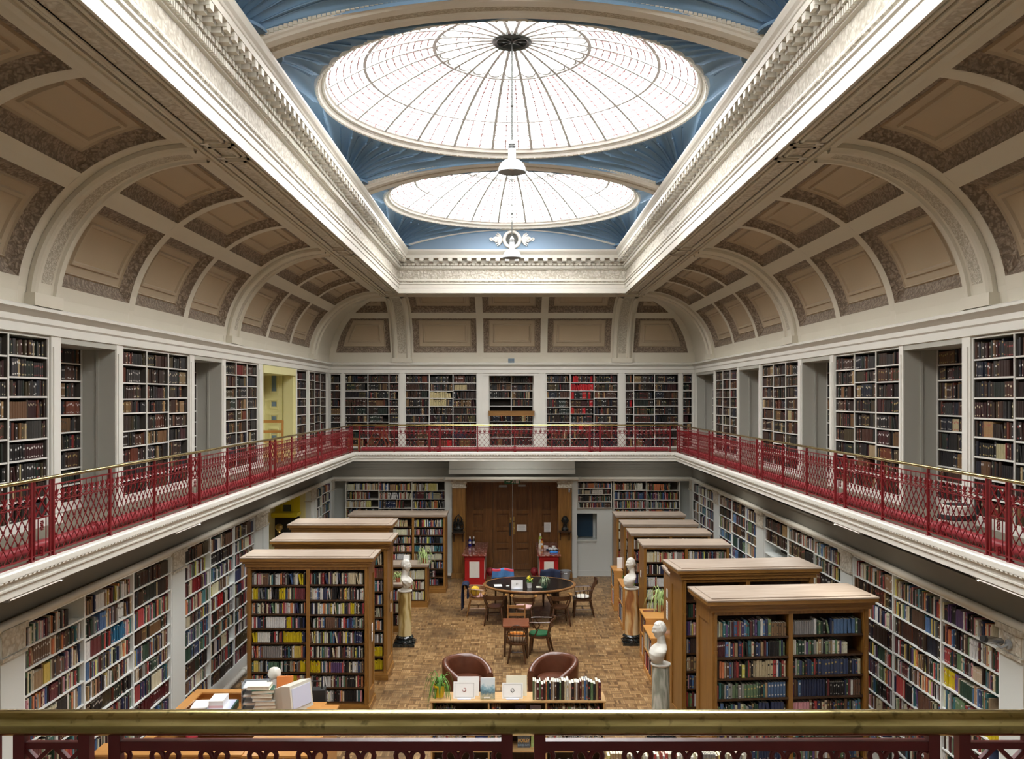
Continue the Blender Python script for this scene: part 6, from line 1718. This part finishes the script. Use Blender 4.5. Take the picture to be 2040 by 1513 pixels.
# books shown face on in the display case
def facing(label, px0, px1, y, z, h, mat, txt=()):
    w = PX(px1, y)-PX(px0, y); t = thing('picture_book', label, 'book', (PX((px0+px1)/2, y), y, z)); X = Matrix.Rotation(-.12, 4, 'X')
    m = MB(); m.box(-w/2, 0, 0, w/2, .022, h); m.xf(X); m.build('cover', M[mat] if isinstance(mat, str) else mat, t)
    for s, sz, zz, tm in txt:
        cu = bpy.data.curves.new('cover_title', 'FONT'); cu.body = s; cu.size = sz; cu.align_x = 'CENTER'; cu.extrude = .0006; cu.materials.append(tm)
        tmp = bpy.data.objects.new('tmp', cu); COL.objects.link(tmp); bpy.context.view_layer.update()
        me = bpy.data.meshes.new_from_object(tmp.evaluated_get(bpy.context.evaluated_depsgraph_get())); bpy.data.objects.remove(tmp)
        o = bpy.data.objects.new('cover_title', me); COL.objects.link(o); o.parent = t
        xs_ = [v.co.x for v in me.vertices]; bw = max(.001, max(xs_)-min(xs_))
        k = min(2.2, w*.92/bw)
        o.matrix_basis = X @ Matrix.Translation((0, -.0012, zz)) @ Matrix.Rotation(pi/2, 4, 'X') @ Matrix.Diagonal((k, 1, 1, 1))
    return t
orange = plain('title_orange', (.85, .50, .12), .5, .02); bluet = plain('title_blue', (.30, .42, .55), .5, .02); white_ = M['paper']
b1 = plain('black_white_cover', (.10, .11, .12), .4, .9, 22); b2 = plain('dark_navy_cover', (.025, .02, .06), .4, .3, 4); b3 = plain('lilac_cover', (.30, .30, .50), .4, .05)
facing('dark book facing out with orange title, lower middle shelf of display case', 1031, 1056, 11.9, .361, .24, b1, (('MOSLEY', .062, .070, orange), ('BLONDE FAITH', .034, .022, bluet)))
facing('dark book facing out with white title, upper middle shelf of display case', 1026, 1048, 11.95, .701, .19, b2, (('HORLEY', .05, .09, white_), ('. . .', .03, .14, M['paper'])))
facing('lilac book facing out, upper middle shelf of display case', 1056, 1078, 11.95, .701, .19, b3)
facing('green booklet facing out, upper left shelf of display case', 920, 939, 11.95, .701, .13, 'potgreen')
facing('cream booklet facing out, upper left shelf of display case', 947, 964, 11.95, .701, .12, 'papercream')
facing('blue book facing out, upper middle shelf of display case', 1006, 1022, 11.95, .701, .10, 'hatchblue')
facing('dark blue picture book facing out, lower left shelf of display case', 948, 972, 11.9, .361, .22, plain('night_blue_cover', (.03, .05, .20), .4, .8, 18))
facing('buff booklet facing out, lower left shelf of display case', 929, 946, 11.9, .361, .21, 'pine')
facing('pale green picture book facing out, lower middle shelf of display case', 1058, 1066, 11.92, .361, .22, 'paleleaf')

# ================================================================ things on the marble tops
def bottle(label, x, y, z, r, h, mat, cap='paper', group=None):
    t = thing('bottle', label, 'bottle', (x, y, z), 0, group); lathe_part(t, 'body', [(0, 0), (r, 0), (r, h*.62), (r*.55, h*.76), (r*.42, h*.82), (0, h*.82)], mat, 18); lathe_part(t, 'cap', [(0, h*.80), (r*.5, h*.80), (r*.5, h), (0, h)], cap, 14)
    m = MB(); m.lathe([(r+.001, h*.25), (r+.001, h*.5)], n=18, a0=-pi*.75, a1=-pi*.25); m.build('paper_label', M['paper'], t, smooth=60)
bluepl = plain('blue_plastic', (.01, .02, .20), .2, .05); M['bluepl'] = bluepl
bottle('royal blue bottle on the left marble top', PX(936, 25.4), 25.4, .8, .045, .25, 'bluepl')
bottle('black bottle on the left marble top', PX(943.5, 25.4), 25.42, .8, .042, .25, 'black')
M['orangejuice'] = plain('orange_drink', (.75, .30, .03), .25, .05); M['limegreen'] = plain('green_yellow_label', (.40, .50, .08), .4, .3, 20)
bottle('tall bottle with green label on the right marble top', PX(1076.5, 25.5), 25.5, .8, .05, .33, 'limegreen')
bottle('orange juice bottle on the right marble top', PX(1079.5, 25.2), 25.2, .8, .045, .22, 'orangejuice', 'redcab')
bottle('small clear bottle in front of the orange juice', PX(1075.5, 25.0), 25.0, .8, .038, .17, 'papercream')
for i, (px, y) in enumerate(((1085.5, 25.0), (1089.5, 24.95))):
    t = thing('cup', ('white paper cup nearest the bottles on right marble top', 'white paper cup next to the tray on right marble top')[i], 'cup', (PX(px, y), y, .8)); lathe_part(t, 'body', [(0, 0), (.028, 0), (.038, .075), (.034, .075), (.026, .006), (0, .006)], 'paper', 18)
t = thing('tray', 'round tray with white crockery on the right marble top', 'tray', (PX(1100.5, 24.6), 24.62, .8)); lathe_part(t, 'dish', [(0, .004), (.15, .004), (.175, .025), (.18, .025), (.155, 0), (0, 0)], 'hatchblue', 30)
for i, (dx, dy, h) in enumerate(((-.07, .0, .07), (.03, .05, .11), (.07, -.04, .06), (-.02, -.07, .06))):
    t = thing('teacup', ['white cup on the left of the tray', 'tall white jug at the back of the tray', 'pale cup on the right of the tray', 'white cup at the front of the tray'][i], 'cup', (PX(1100.5, 24.6)+dx, 24.62+dy, .806)); lathe_part(t, 'body', [(0, 0), (.026, 0), (.042, h*.5), (.046, h), (.042, h), (.036, h*.5), (0, .01)], 'paper', 18)
    m = MB(); m.tube([(.04, 0, h*.8), (.062, 0, h*.7), (.062, 0, h*.4), (.038, 0, h*.3)], .005, 6); m.build('handle', M['paper'], t, smooth=60)
t = thing('folded_cloth', 'folded bright blue cloth at the front of right marble top', 'cloth', (PX(1103, 24.25), 24.22, .8), .1); m = MB(); m.grid(lambda u, v: (.11*(abs(cos(2*pi*u))**.4)*(1 if cos(2*pi*u) > 0 else -1)*sin(pi*v)**.3, .06*(abs(sin(2*pi*u))**.5)*(1 if sin(2*pi*u) > 0 else -1)*sin(pi*v)**.3, .022-.022*cos(pi*v)), 24, 8, closeu=True); m.build('cloth', plain('bright_blue_cloth', (.05, .25, .70), .8, .1), t, smooth=50)
# waste bin
t = thing('waste_bin', 'grey bin on the floor right of the red cabinet', 'bin', (PX(1126, 24.5), 24.45, 0)); lathe_part(t, 'body', [(0, 0), (.105, 0), (.14, .28), (.15, .285), (.15, .30), (.135, .30), (.10, .02), (0, .02)], 'greyplastic', 28)
m = MB(); m.tube([(.145*cos(a), .145*sin(a), .285-.06*sin(a/2)) for a in [pi+k*pi/12 for k in range(13)]], .005, 6); m.build('handle', M['chrome'], t)
t = thing('cup', 'white tin standing on the blue hatch sill', 'tin', (PX(1147, 25.2), 25.3, 1.0)); lathe_part(t, 'body', [(0, 0), (.06, 0), (.06, .10), (0, .10)], 'papercream', 20)

# ================================================================ reception desk
t = thing('reception_desk', 'orange-brown wooden reception desk enclosure below the near railing', 'desk', (-3.2, 11.2, 0))
RD = (-4.19, -2.22, 10.05, 12.25); W_ = M['orangewood']; WXm = wood('orange_beech_along', (.48, .22, .055), (.62, .31, .09), rough=.35, axis='x')
def wp(nm, m, *b): MB().box(*b).build(nm, m, t, world=True)
wp('back_board', WXm, RD[0], 12.20, 0, -3.0, 12.25, .98); wp('back_ledge', WXm, RD[0]-.02, 12.14, .98, -2.98, 12.28, 1.0)
wp('left_board', W_, RD[0], 10.35, 0, RD[0]+.04, 12.2, .98); wp('left_ledge', W_, RD[0]-.03, 10.35, .98, RD[0]+.09, 12.15, 1.0)
wp('front_board', WXm, -4.6, 10.05, 0, -2.95, 10.09, .98); wp('front_ledge', WXm, -4.62, 10.02, .98, -2.95, 10.14, 1.0)
wp('front_left_return', W_, -4.6, 10.05, 0, -4.56, 10.4, .98); wp('corner_ledge', W_, -4.6, 10.14, .98, RD[0]+.09, 10.36, 1.0)
wp('inner_desk', W_, RD[0]+.04, 11.35, .82, -3.62, 12.2, .855); wp('back_desk', WXm, -3.62, 11.35, .82, -2.46, 12.2, .855)
wp('right_desk', W_, -2.95, 10.12, .70, -2.24, 11.25, .735); wp('right_board', W_, -2.27, 10.1, 0, -2.23, 11.7, .9); wp('front_cabinet', WXm, -2.96, 10.05, 0, -2.22, 10.6, .96)
wp('cabinet_top', WXm, -2.98, 10.03, .96, -2.2, 10.62, .985); wp('front_desk', WXm, -3.7, 10.12, .70, -2.95, 10.6, .735)
wp('flap', WXm, -2.42, 11.26, .96, -2.2, 11.7, .985); wp('drawer_front', WXm, -2.9, 10.04, .55, -2.3, 10.05, .8)
# monitor on its computer case
t = thing('monitor', 'cream tube computer monitor seen from behind on the reception desk', 'monitor', (-2.80, 11.62, .856), radians(62))
m = MB(); m.box(-.20, -.21, 0, .20, .21, .06); m.build('computer_case', M['plastic'], t)
m = MB(); m.lathe([(0, .06), (.12, .06), (.12, .075), (.05, .085), (.05, .10), (0, .10)], n=20); m.build('stand', M['plastic'], t)
X = Matrix.Translation((0, 0, .10)) @ Matrix.Rotation(radians(-7), 4, 'X')
m = MB(); P0 = [(-.20, -.20, .0), (.20, -.20, .0), (.20, -.20, .34), (-.20, -.20, .34)]; P1 = [(-.19, -.05, .01), (.19, -.05, .01), (.19, -.05, .33), (-.19, -.05, .33)]; P2 = [(-.12, .20, .05), (.12, .20, .05), (.12, .20, .26), (-.12, .20, .26)]
V_ = P0+P1+P2; m.add(V_, [(i, (i+1) % 4, 4+(i+1) % 4, 4+i) for i in range(4)]+[(4+i, 4+(i+1) % 4, 8+(i+1) % 4, 8+i) for i in range(4)]+[(8, 9, 10, 11), (3, 2, 1, 0)]); m.xf(X); m.build('casing', M['plastic'], t)
m = MB(); m.box(-.17, -.206, .05, .17, -.2, .30); m.xf(X); m.build('screen', M['screenwhite'], t)
m = MB(); m.tube([(.0, .20, .06), (.06, .28, .02), (.02, .27, -.03)], .008, 6); m.xf(X); m.build('cable', M['paper'], t, smooth=50)
t = thing('keyboard', 'cream keyboard on the reception desk beside the monitor', 'keyboard', (-2.62, 10.93, .7355), radians(75)); m = MB(); m.box(-.22, -.08, 0, .22, .08, .025); m.build('casing', M['plastic'], t); m = MB()
for i in range(14):
    for j in range(5): m.box(-.205+i*.0295, -.068+j*.027, .025, -.182+i*.0295, -.047+j*.027, .033)
m.build('keys', M['paper'], t)
# trays and stacked files
t = thing('paper_tray', 'grey stack of letter trays on the reception desk', 'letter tray', (-3.30, 11.86, .856), radians(8))
for k in range(4):
    m = MB(); z = .02+.10*k; m.box(-.17, -.13, z, .17, .13, z+.008); m.box(-.17, -.13, z, -.165, .13, z+.05); m.box(.165, -.13, z, .17, .13, z+.05); m.box(-.17, .125, z, .17, .13, z+.05)
    for s in (-1, 1): m.box(s*.165-.006, -.12, z-.02, s*.165+.006, -.1, z+.10); 
    m.build('tray', M['greyplastic'], t); m = MB(); m.box(-.14, -.16, z+.01, .12, .11, z+.03); m.build('papers', M['paper'], t)
COLS = [('cream', M['papercream']), ('buff', M['pine']), ('white', M['paper']), ('tan', M['oaktop']), ('pale', M['plastic']), ('grey-green', M['greyplastic']), ('white', M['whitecloth']), ('dark green', M['potgreen'])]
for k in range(9):
    t = thing('flat_book', '%s book, %s from the bottom in the pile on reception desk' % (COLS[k % 8][0], ['lowest', 'second', 'third', 'fourth', 'fifth', 'sixth', 'seventh', 'eighth', 'topmost'][k]), 'book', (-3.07-.012*k+.02*sin(k*2.1), 11.60, .8555+k*.047), radians(6+5*sin(k*3)), 'pile of books on the reception desk')
    w, d = .13+.01*sin(k), .20+.012*cos(k*2)
    m = MB(); m.box(-w, -d/2, 0, w, d/2, .004); m.box(-w, -d/2, .042, w, d/2, .046); m.box(-w, d/2-.004, 0, w, d/2, .046); m.build('cover', COLS[k % 8][1], t)
    m = MB(); m.box(-w+.005, -d/2+.006, .004, w-.005, d/2-.004, .042); m.build('pages', M['pages'], t)
t = thing('orange_folder', 'orange folder leaning behind the pile of books', 'folder', (-2.98, 11.97, .856), radians(6)); m = MB(); m.box(-.09, 0, 0, .12, .03, .40); m.xf(Matrix.Rotation(-.1, 4, 'X')); m.build('cover', M['orangecard'], t)
t = thing('desk_fan', 'rounded white plastic object on a square stand behind the files', 'ornament', (-3.12, 12.06, .856))
m = MB(); m.box(-.07, -.05, 0, .07, .05, .26); m.box(-.05, -.045, .26, .05, .045, .36); m.build('stand', M['paper'], t)
m = MB(); m.grid(lambda u, v: ((.085+.008*sin(6*pi*u)*sin(4*pi*v))*cos(2*pi*u)*sin(pi*v), .075*sin(2*pi*u)*sin(pi*v), .42-.085*cos(pi*v)+.01*sin(8*pi*u)*sin(pi*v)), 28, 16, closeu=True); m.build('head', M['plaster'], t, smooth=50)
# folder, box and papers on the left desk
t = thing('folder', 'dark green folder box on the left of reception desk', 'folder', (-3.73, 11.78, .856), radians(4)); m = MB(); m.box(-.17, -.24, 0, .17, .24, .09); m.build('cover', M['darkgreen'], t); m = MB(); m.box(-.15, -.22, .09, .15, .22, .098); m.build('papers', M['screenwhite'], t)
t = thing('paper_box', 'small white box on top of the green folder', 'box', (-3.76, 11.78, .9545), radians(4)); m = MB(); m.box(-.09, -.15, 0, .09, .15, .10); m.build('carton', M['paper'], t); m = MB(); m.box(-.09, -.151, .01, .09, -.149, .04); m.build('printed_band', M['pinkcloth'], t)
for k in range(3):
    flat(('white papers at the bottom of the heap by the desk corner', 'white papers in the middle of the heap by the desk corner', 'white papers on top of the heap by the desk corner')[k], -4.02+.01*k, 11.78+.02*k, .856+.034*k, .21, .32, -.1+.12*k, 'paper', th=.033)
flat('long white paper lying across the front desk near the railing', -3.3, 10.36, .736, .21, .30, .1, lines=8, th=.003)
flat('white paper with print on the front desk below the railing', -3.6, 10.28, .736, .22, .21, .0, lines=6, th=.003)
flat('blue and white leaflet pile on the front desk', -2.72, 10.86, .736, .24, .18, .3, 'screenwhite', th=.03, name='leaflet', cat='leaflet')
flat('white card on the front cabinet top', -2.5, 10.28, .9855, .28, .2, .1, th=.003, lines=5)
def office_chair(label, x, y, rz):
    t = thing('office_chair', label, 'chair', (x, y, 0), rz)
    m = MB(); m.grid(lambda u, v: (.23*cos(2*pi*u)*sin(pi*v)**.5, .22*sin(2*pi*u)*sin(pi*v)**.5, .47-.04*cos(pi*v)), 28, 10, closeu=True); m.build('seat', M['redcloth'], t, smooth=60)
    m = MB(); m.grid(lambda u, v: (.20*cos(2*pi*u)*sin(pi*v)**.6, -.235-.035*cos(pi*v)-.03*cos(2*pi*u)**2, .93+.18*sin(2*pi*u)*sin(pi*v)**.6), 28, 10, closeu=True); m.build('backrest', M['redcloth'], t, smooth=60)
    m = MB(); m.tube([(0, -.05, .42), (0, -.26, .44), (0, -.27, .85)], .02, 8); m.tube([(0, 0, .43), (0, 0, .12)], .025, 10); m.build('column', M['blackmat'], t, smooth=50)
    for k in range(5):
        a = 2*pi*k/5; m = MB(); m.tube([(0, 0, .12), (.26*cos(a), .26*sin(a), .07)], [.025, .015], 8); m.build('leg', M['blackmat'], t, smooth=50); m = MB(); m.sphere((.26*cos(a), .26*sin(a), .03), .03, 8, 6); m.build('caster', M['blackmat'], t, smooth=60)
office_chair('red office chair inside the reception desk', -3.56, 10.98, radians(-88))
t = thing('bag', 'tall black bag standing between reception desk and nearest left oak bookcase', 'bag', (-2.66, 12.46, 0), .1); m = MB(); m.box(-.13, -.09, 0, .13, .09, .95); m.build('body', M['blackmat'], t); m = MB(); m.tube([(-.08, 0, .95), (-.07, 0, 1.05), (.07, 0, 1.05), (.08, 0, .95)], .012, 6); m.build('handle', M['blackmat'], t)

# ================================================================ on the gallery and walls
t = thing('kick_stool', 'round white stool with black band on the right gallery', 'stool', (PX(1906, 9.75), 9.75, ZG)); lathe_part(t, 'body', [(0, 0), (.19, 0), (.185, .10), (.17, .14), (.16, .15), (.155, .235), (.14, .245), (0, .245)], 'plastic', 30)
lathe_part(t, 'rubber_band', [(.186, .09), (.194, .10), (.182, .145), (.172, .145)], 'blackmat', 30); lathe_part(t, 'tread', [(0, .245), (.135, .245), (.135, .25), (0, .25)], 'blackmat', 24)
t = thing('step_ladder', 'wooden A-frame step ladder on the back gallery', 'ladder', (PX(759, 24.3), 24.3, ZG))
for s in (-1, 1):
    m = MB(); m.bar((s*.13, -.02, .60), (s*.13-.30, -.02+.0, 0), .04, .02); m.build('rail', M['redwood'], t)
    m = MB(); m.bar((s*.13*.4, .10, .60), (.22+s*.05, .10, 0), .035, .02); m.build('prop', M['redwood'], t)
for k in range(3):
    z = .15+.16*k; m = MB(); m.box(-.13-.30*(.60-z)/.60-.02, -.05, z-.01, .13-.30*(.60-z)/.60+.02, .02, z+.01); m.build('step', M['redwood'], t)
m = MB(); m.box(-.15, -.06, .60, .15, .14, .625); m.build('top', M['redwood'], t)
t = thing('library_steps', 'small oak steps in the left corner of back gallery', 'steps', (PX(706, 24.2), 24.2, ZG))
for s in (-1, 1): MB().box(s*.13-.015, -.15, 0, s*.13+.015, .15, .30).build('side', M['chairoak'], t)
MB().box(-.15, -.16, .28, .15, .16, .31).build('tread', M['chairoak'], t); MB().box(-.12, -.16, .12, .12, .0, .145).build('tread', M['chairoak'], t)
t = thing('light_board', 'oak board fixed across the central recess of back gallery', 'board', (0, 25.0, PZ(829, 25.1)))
wbx0, wbx1 = PX(973.5, 25.05), PX(1064.5, 25.05)
MB().box(wbx0, -.02, 0, wbx1, .09, .12).build('face_board', M['oakx'], t); MB().box(wbx0-.01, -.035, .115, wbx1+.01, .10, .135).build('top_moulding', M['oakx'], t)
t = thing('wall_vent', 'square blue-grey vent above the back cornice', 'vent', (PX(1018.5, 24.9), 25.03, PZ(727, 25.0)))
MB().box(-.085, -.01, 0, .085, .02, .17).build('backing', plain('vent_blue_grey', (.12, .17, .22), .5, .05), t); m = MB(); m.box(-.09, -.014, .08, .09, -.008, .09); m.box(-.005, -.014, 0, .005, -.008, .17); m.build('cross_bars', M['frieze'], t)
# CCTV cameras
cy_ = 8.92; t = thing('security_camera', 'grey security camera on the nearest right wall pilaster', 'camera', (4.81, cy_, PZ(1285, cy_)))
m = MB(); m.lathe([(0, .0), (.05, .0), (.05, .02), (0, .02)], n=16, axis='x'); m.build('wall_plate', M['greyplastic'], t)
m = MB(); m.tube([(.01, 0, 0), (-.06, .0, -.03), (-.10, .02, .01)], .014, 8); m.build('bracket', M['greyplastic'], t, smooth=50)
A = Matrix.Translation((-.12, .02, .035)) @ Matrix.Rotation(radians(14), 4, 'Y') @ Matrix.Rotation(radians(25), 4, 'Z')
m = MB(); m.lathe([(0, -.13), (.036, -.13), (.036, .10), (.03, .11), (0, .11)], n=18, axis='x'); m.xf(A); m.build('housing', M['chrome'], t, smooth=40)
m = MB(); m.lathe([(0, -.17), (.03, -.17), (.034, -.13), (0, -.13)], n=18, axis='x'); m.xf(A); m.build('lens_hood', M['blackmat'], t, smooth=40)
t = thing('security_camera', 'small white security camera under the right door capital', 'camera', (PX(1134, 24.8), 24.84, 2.44)); m = MB(); m.box(-.02, -.10, -.09, .02, 0, 0); m.build('housing', M['enamel'], t); m = MB(); m.lathe([(0, -.115), (.018, -.115), (.018, -.10), (0, -.10)], (0, 0, -.06), 12, axis='y'); m.build('lens', M['blackmat'], t)
# golden lamp glimpsed in the dark yellow doorway
gy = 20.4; t = thing('newel_lamp', 'golden knob on a post in the dark yellow doorway', 'post', (PX(556, gy), gy, 0))
H_ = PZ(1062, gy); m = MB(); m.tube([(0, 0, 0), (0, 0, H_)], .04, 12); m.build('post', M['oakdark'], t, smooth=50)
lathe_part(t, 'knob', [(0, H_), (.05, H_), (.035, H_+.03), (.05, H_+.06), (.085, H_+.10), (.08, H_+.16), (.04, H_+.19), (0, H_+.19)], 'brasslt', 20)
# ================================================================ the 300 books that show largest stand alone, the others are one mass
bpy.context.view_layer.update()
DG = bpy.context.evaluated_depsgraph_get()
EYEV = Vector((0, 0, EYE))
def pix(p): return (CX + FPX*p.x/p.y, HY - FPX*(p.z-EYE)/p.y)
cand = []
for i, b in enumerate(BOOKS):
    O, U, V, w, h = b[:5]
    c = O + U*(w/2) + Vector((0,0,h/2))
    x, y = pix(c)
    if not (3 < x < 2037 and 3 < y < 1510): continue
    if V.dot(c-EYEV) <= 0: continue
    a, d = pix(O), pix(O+U*w+Vector((0,0,h)))
    cand.append((abs((a[0]-d[0])*(pix(O+Vector((0,0,h)))[1]-a[1])), i))
cand.sort(reverse=True)
def clear(b):
    O, U, V, w, h, d, lean = b[:7]; k = 0
    for fx, fz in ((.5, .5), (.3, .9), (.7, .9), (.5, .15), (.5, .75)):
        p = O + U*(w*fx) + Vector((0,0,h*fz)) - V*.012
        dv = p-EYEV
        hit = SC.ray_cast(DG, EYEV, dv.normalized(), distance=dv.length-.003)[0]
        k += not hit
    return k
solo = []
for a, i in cand:
    if len(solo) >= 300: break
    if clear(BOOKS[i]) >= 4: solo.append(i)
solo = set(solo)
mass = MB(); ORDN = lambda n: '%d%s' % (n, 'th' if 10 <= n % 100 <= 20 else {1: 'st', 2: 'nd', 3: 'rd'}.get(n % 10, 'th'))
for i, b in enumerate(BOOKS):
    if i not in solo: put_book(mass, b); continue
    O, U, V, w, h, d, lean, c, lab, nm, key, where, n = b
    mb = MB(); put_book(mb, b, local=True)
    vs = mb
    o = mb.build('book', [M['book'], M['pages']])
    base = O + U*(w/2) + V*(d/2)
    o.matrix_basis = Matrix((( U.x, V.x, 0, base.x), (U.y, V.y, 0, base.y), (0, 0, 1, base.z), (0, 0, 0, 1)))
    tag(o, '%s%s book, %s on %s' % ('leaning ' if lean else '', nm, ORDN(n), where), 'book', 'books: ' + where)
o = mass.build('books', [M['book'], M['pages']]); tag(o, 'dense rows of old and new books filling all the other shelves', 'books', kind='stuff')
# ================================================================ light, sky and camera
wd = bpy.data.worlds.new('overcast_sky'); SC.world = wd; wd.use_nodes = True
bg = wd.node_tree.nodes['Background']; bg.inputs[0].default_value = (1.0, .985, .96, 1); bg.inputs[1].default_value = SKY
for i, cy in enumerate(CYS):
    L = bpy.data.lights.new('skylight_portal', 'AREA'); L.shape = 'RECTANGLE'; L.size = L.size_y = 5.0
    L.cycles.is_portal = True
    o = bpy.data.objects.new('skylight_portal', L); COL.objects.link(o); o.location = (0, cy, 9.14)
cam = bpy.data.cameras.new('camera'); co = bpy.data.objects.new('camera', cam); COL.objects.link(co)
cam.sensor_fit = 'HORIZONTAL'; cam.sensor_width = 36.0; cam.lens = 36.0*FPX/2040
cam.shift_x = 0.0; cam.shift_y = (HY-756.5)/2040; cam.clip_end = 200; cam.clip_start = .05
co.location = (0, 0, EYE); co.rotation_euler = (pi/2, 0, 0); SC.camera = co
SC.view_settings.view_transform = 'Standard'; SC.view_settings.look = 'None'
SC.view_settings.exposure = EXPO; SC.view_settings.gamma = 1.0; SC.view_settings.use_curve_mapping = False
SC.cycles.max_bounces = 7; SC.cycles.diffuse_bounces = 5; SC.cycles.glossy_bounces = 3; SC.cycles.transparent_max_bounces = 12
SC.cycles.caustics_reflective = False; SC.cycles.caustics_refractive = False; SC.cycles.sample_clamp_indirect = 6.0
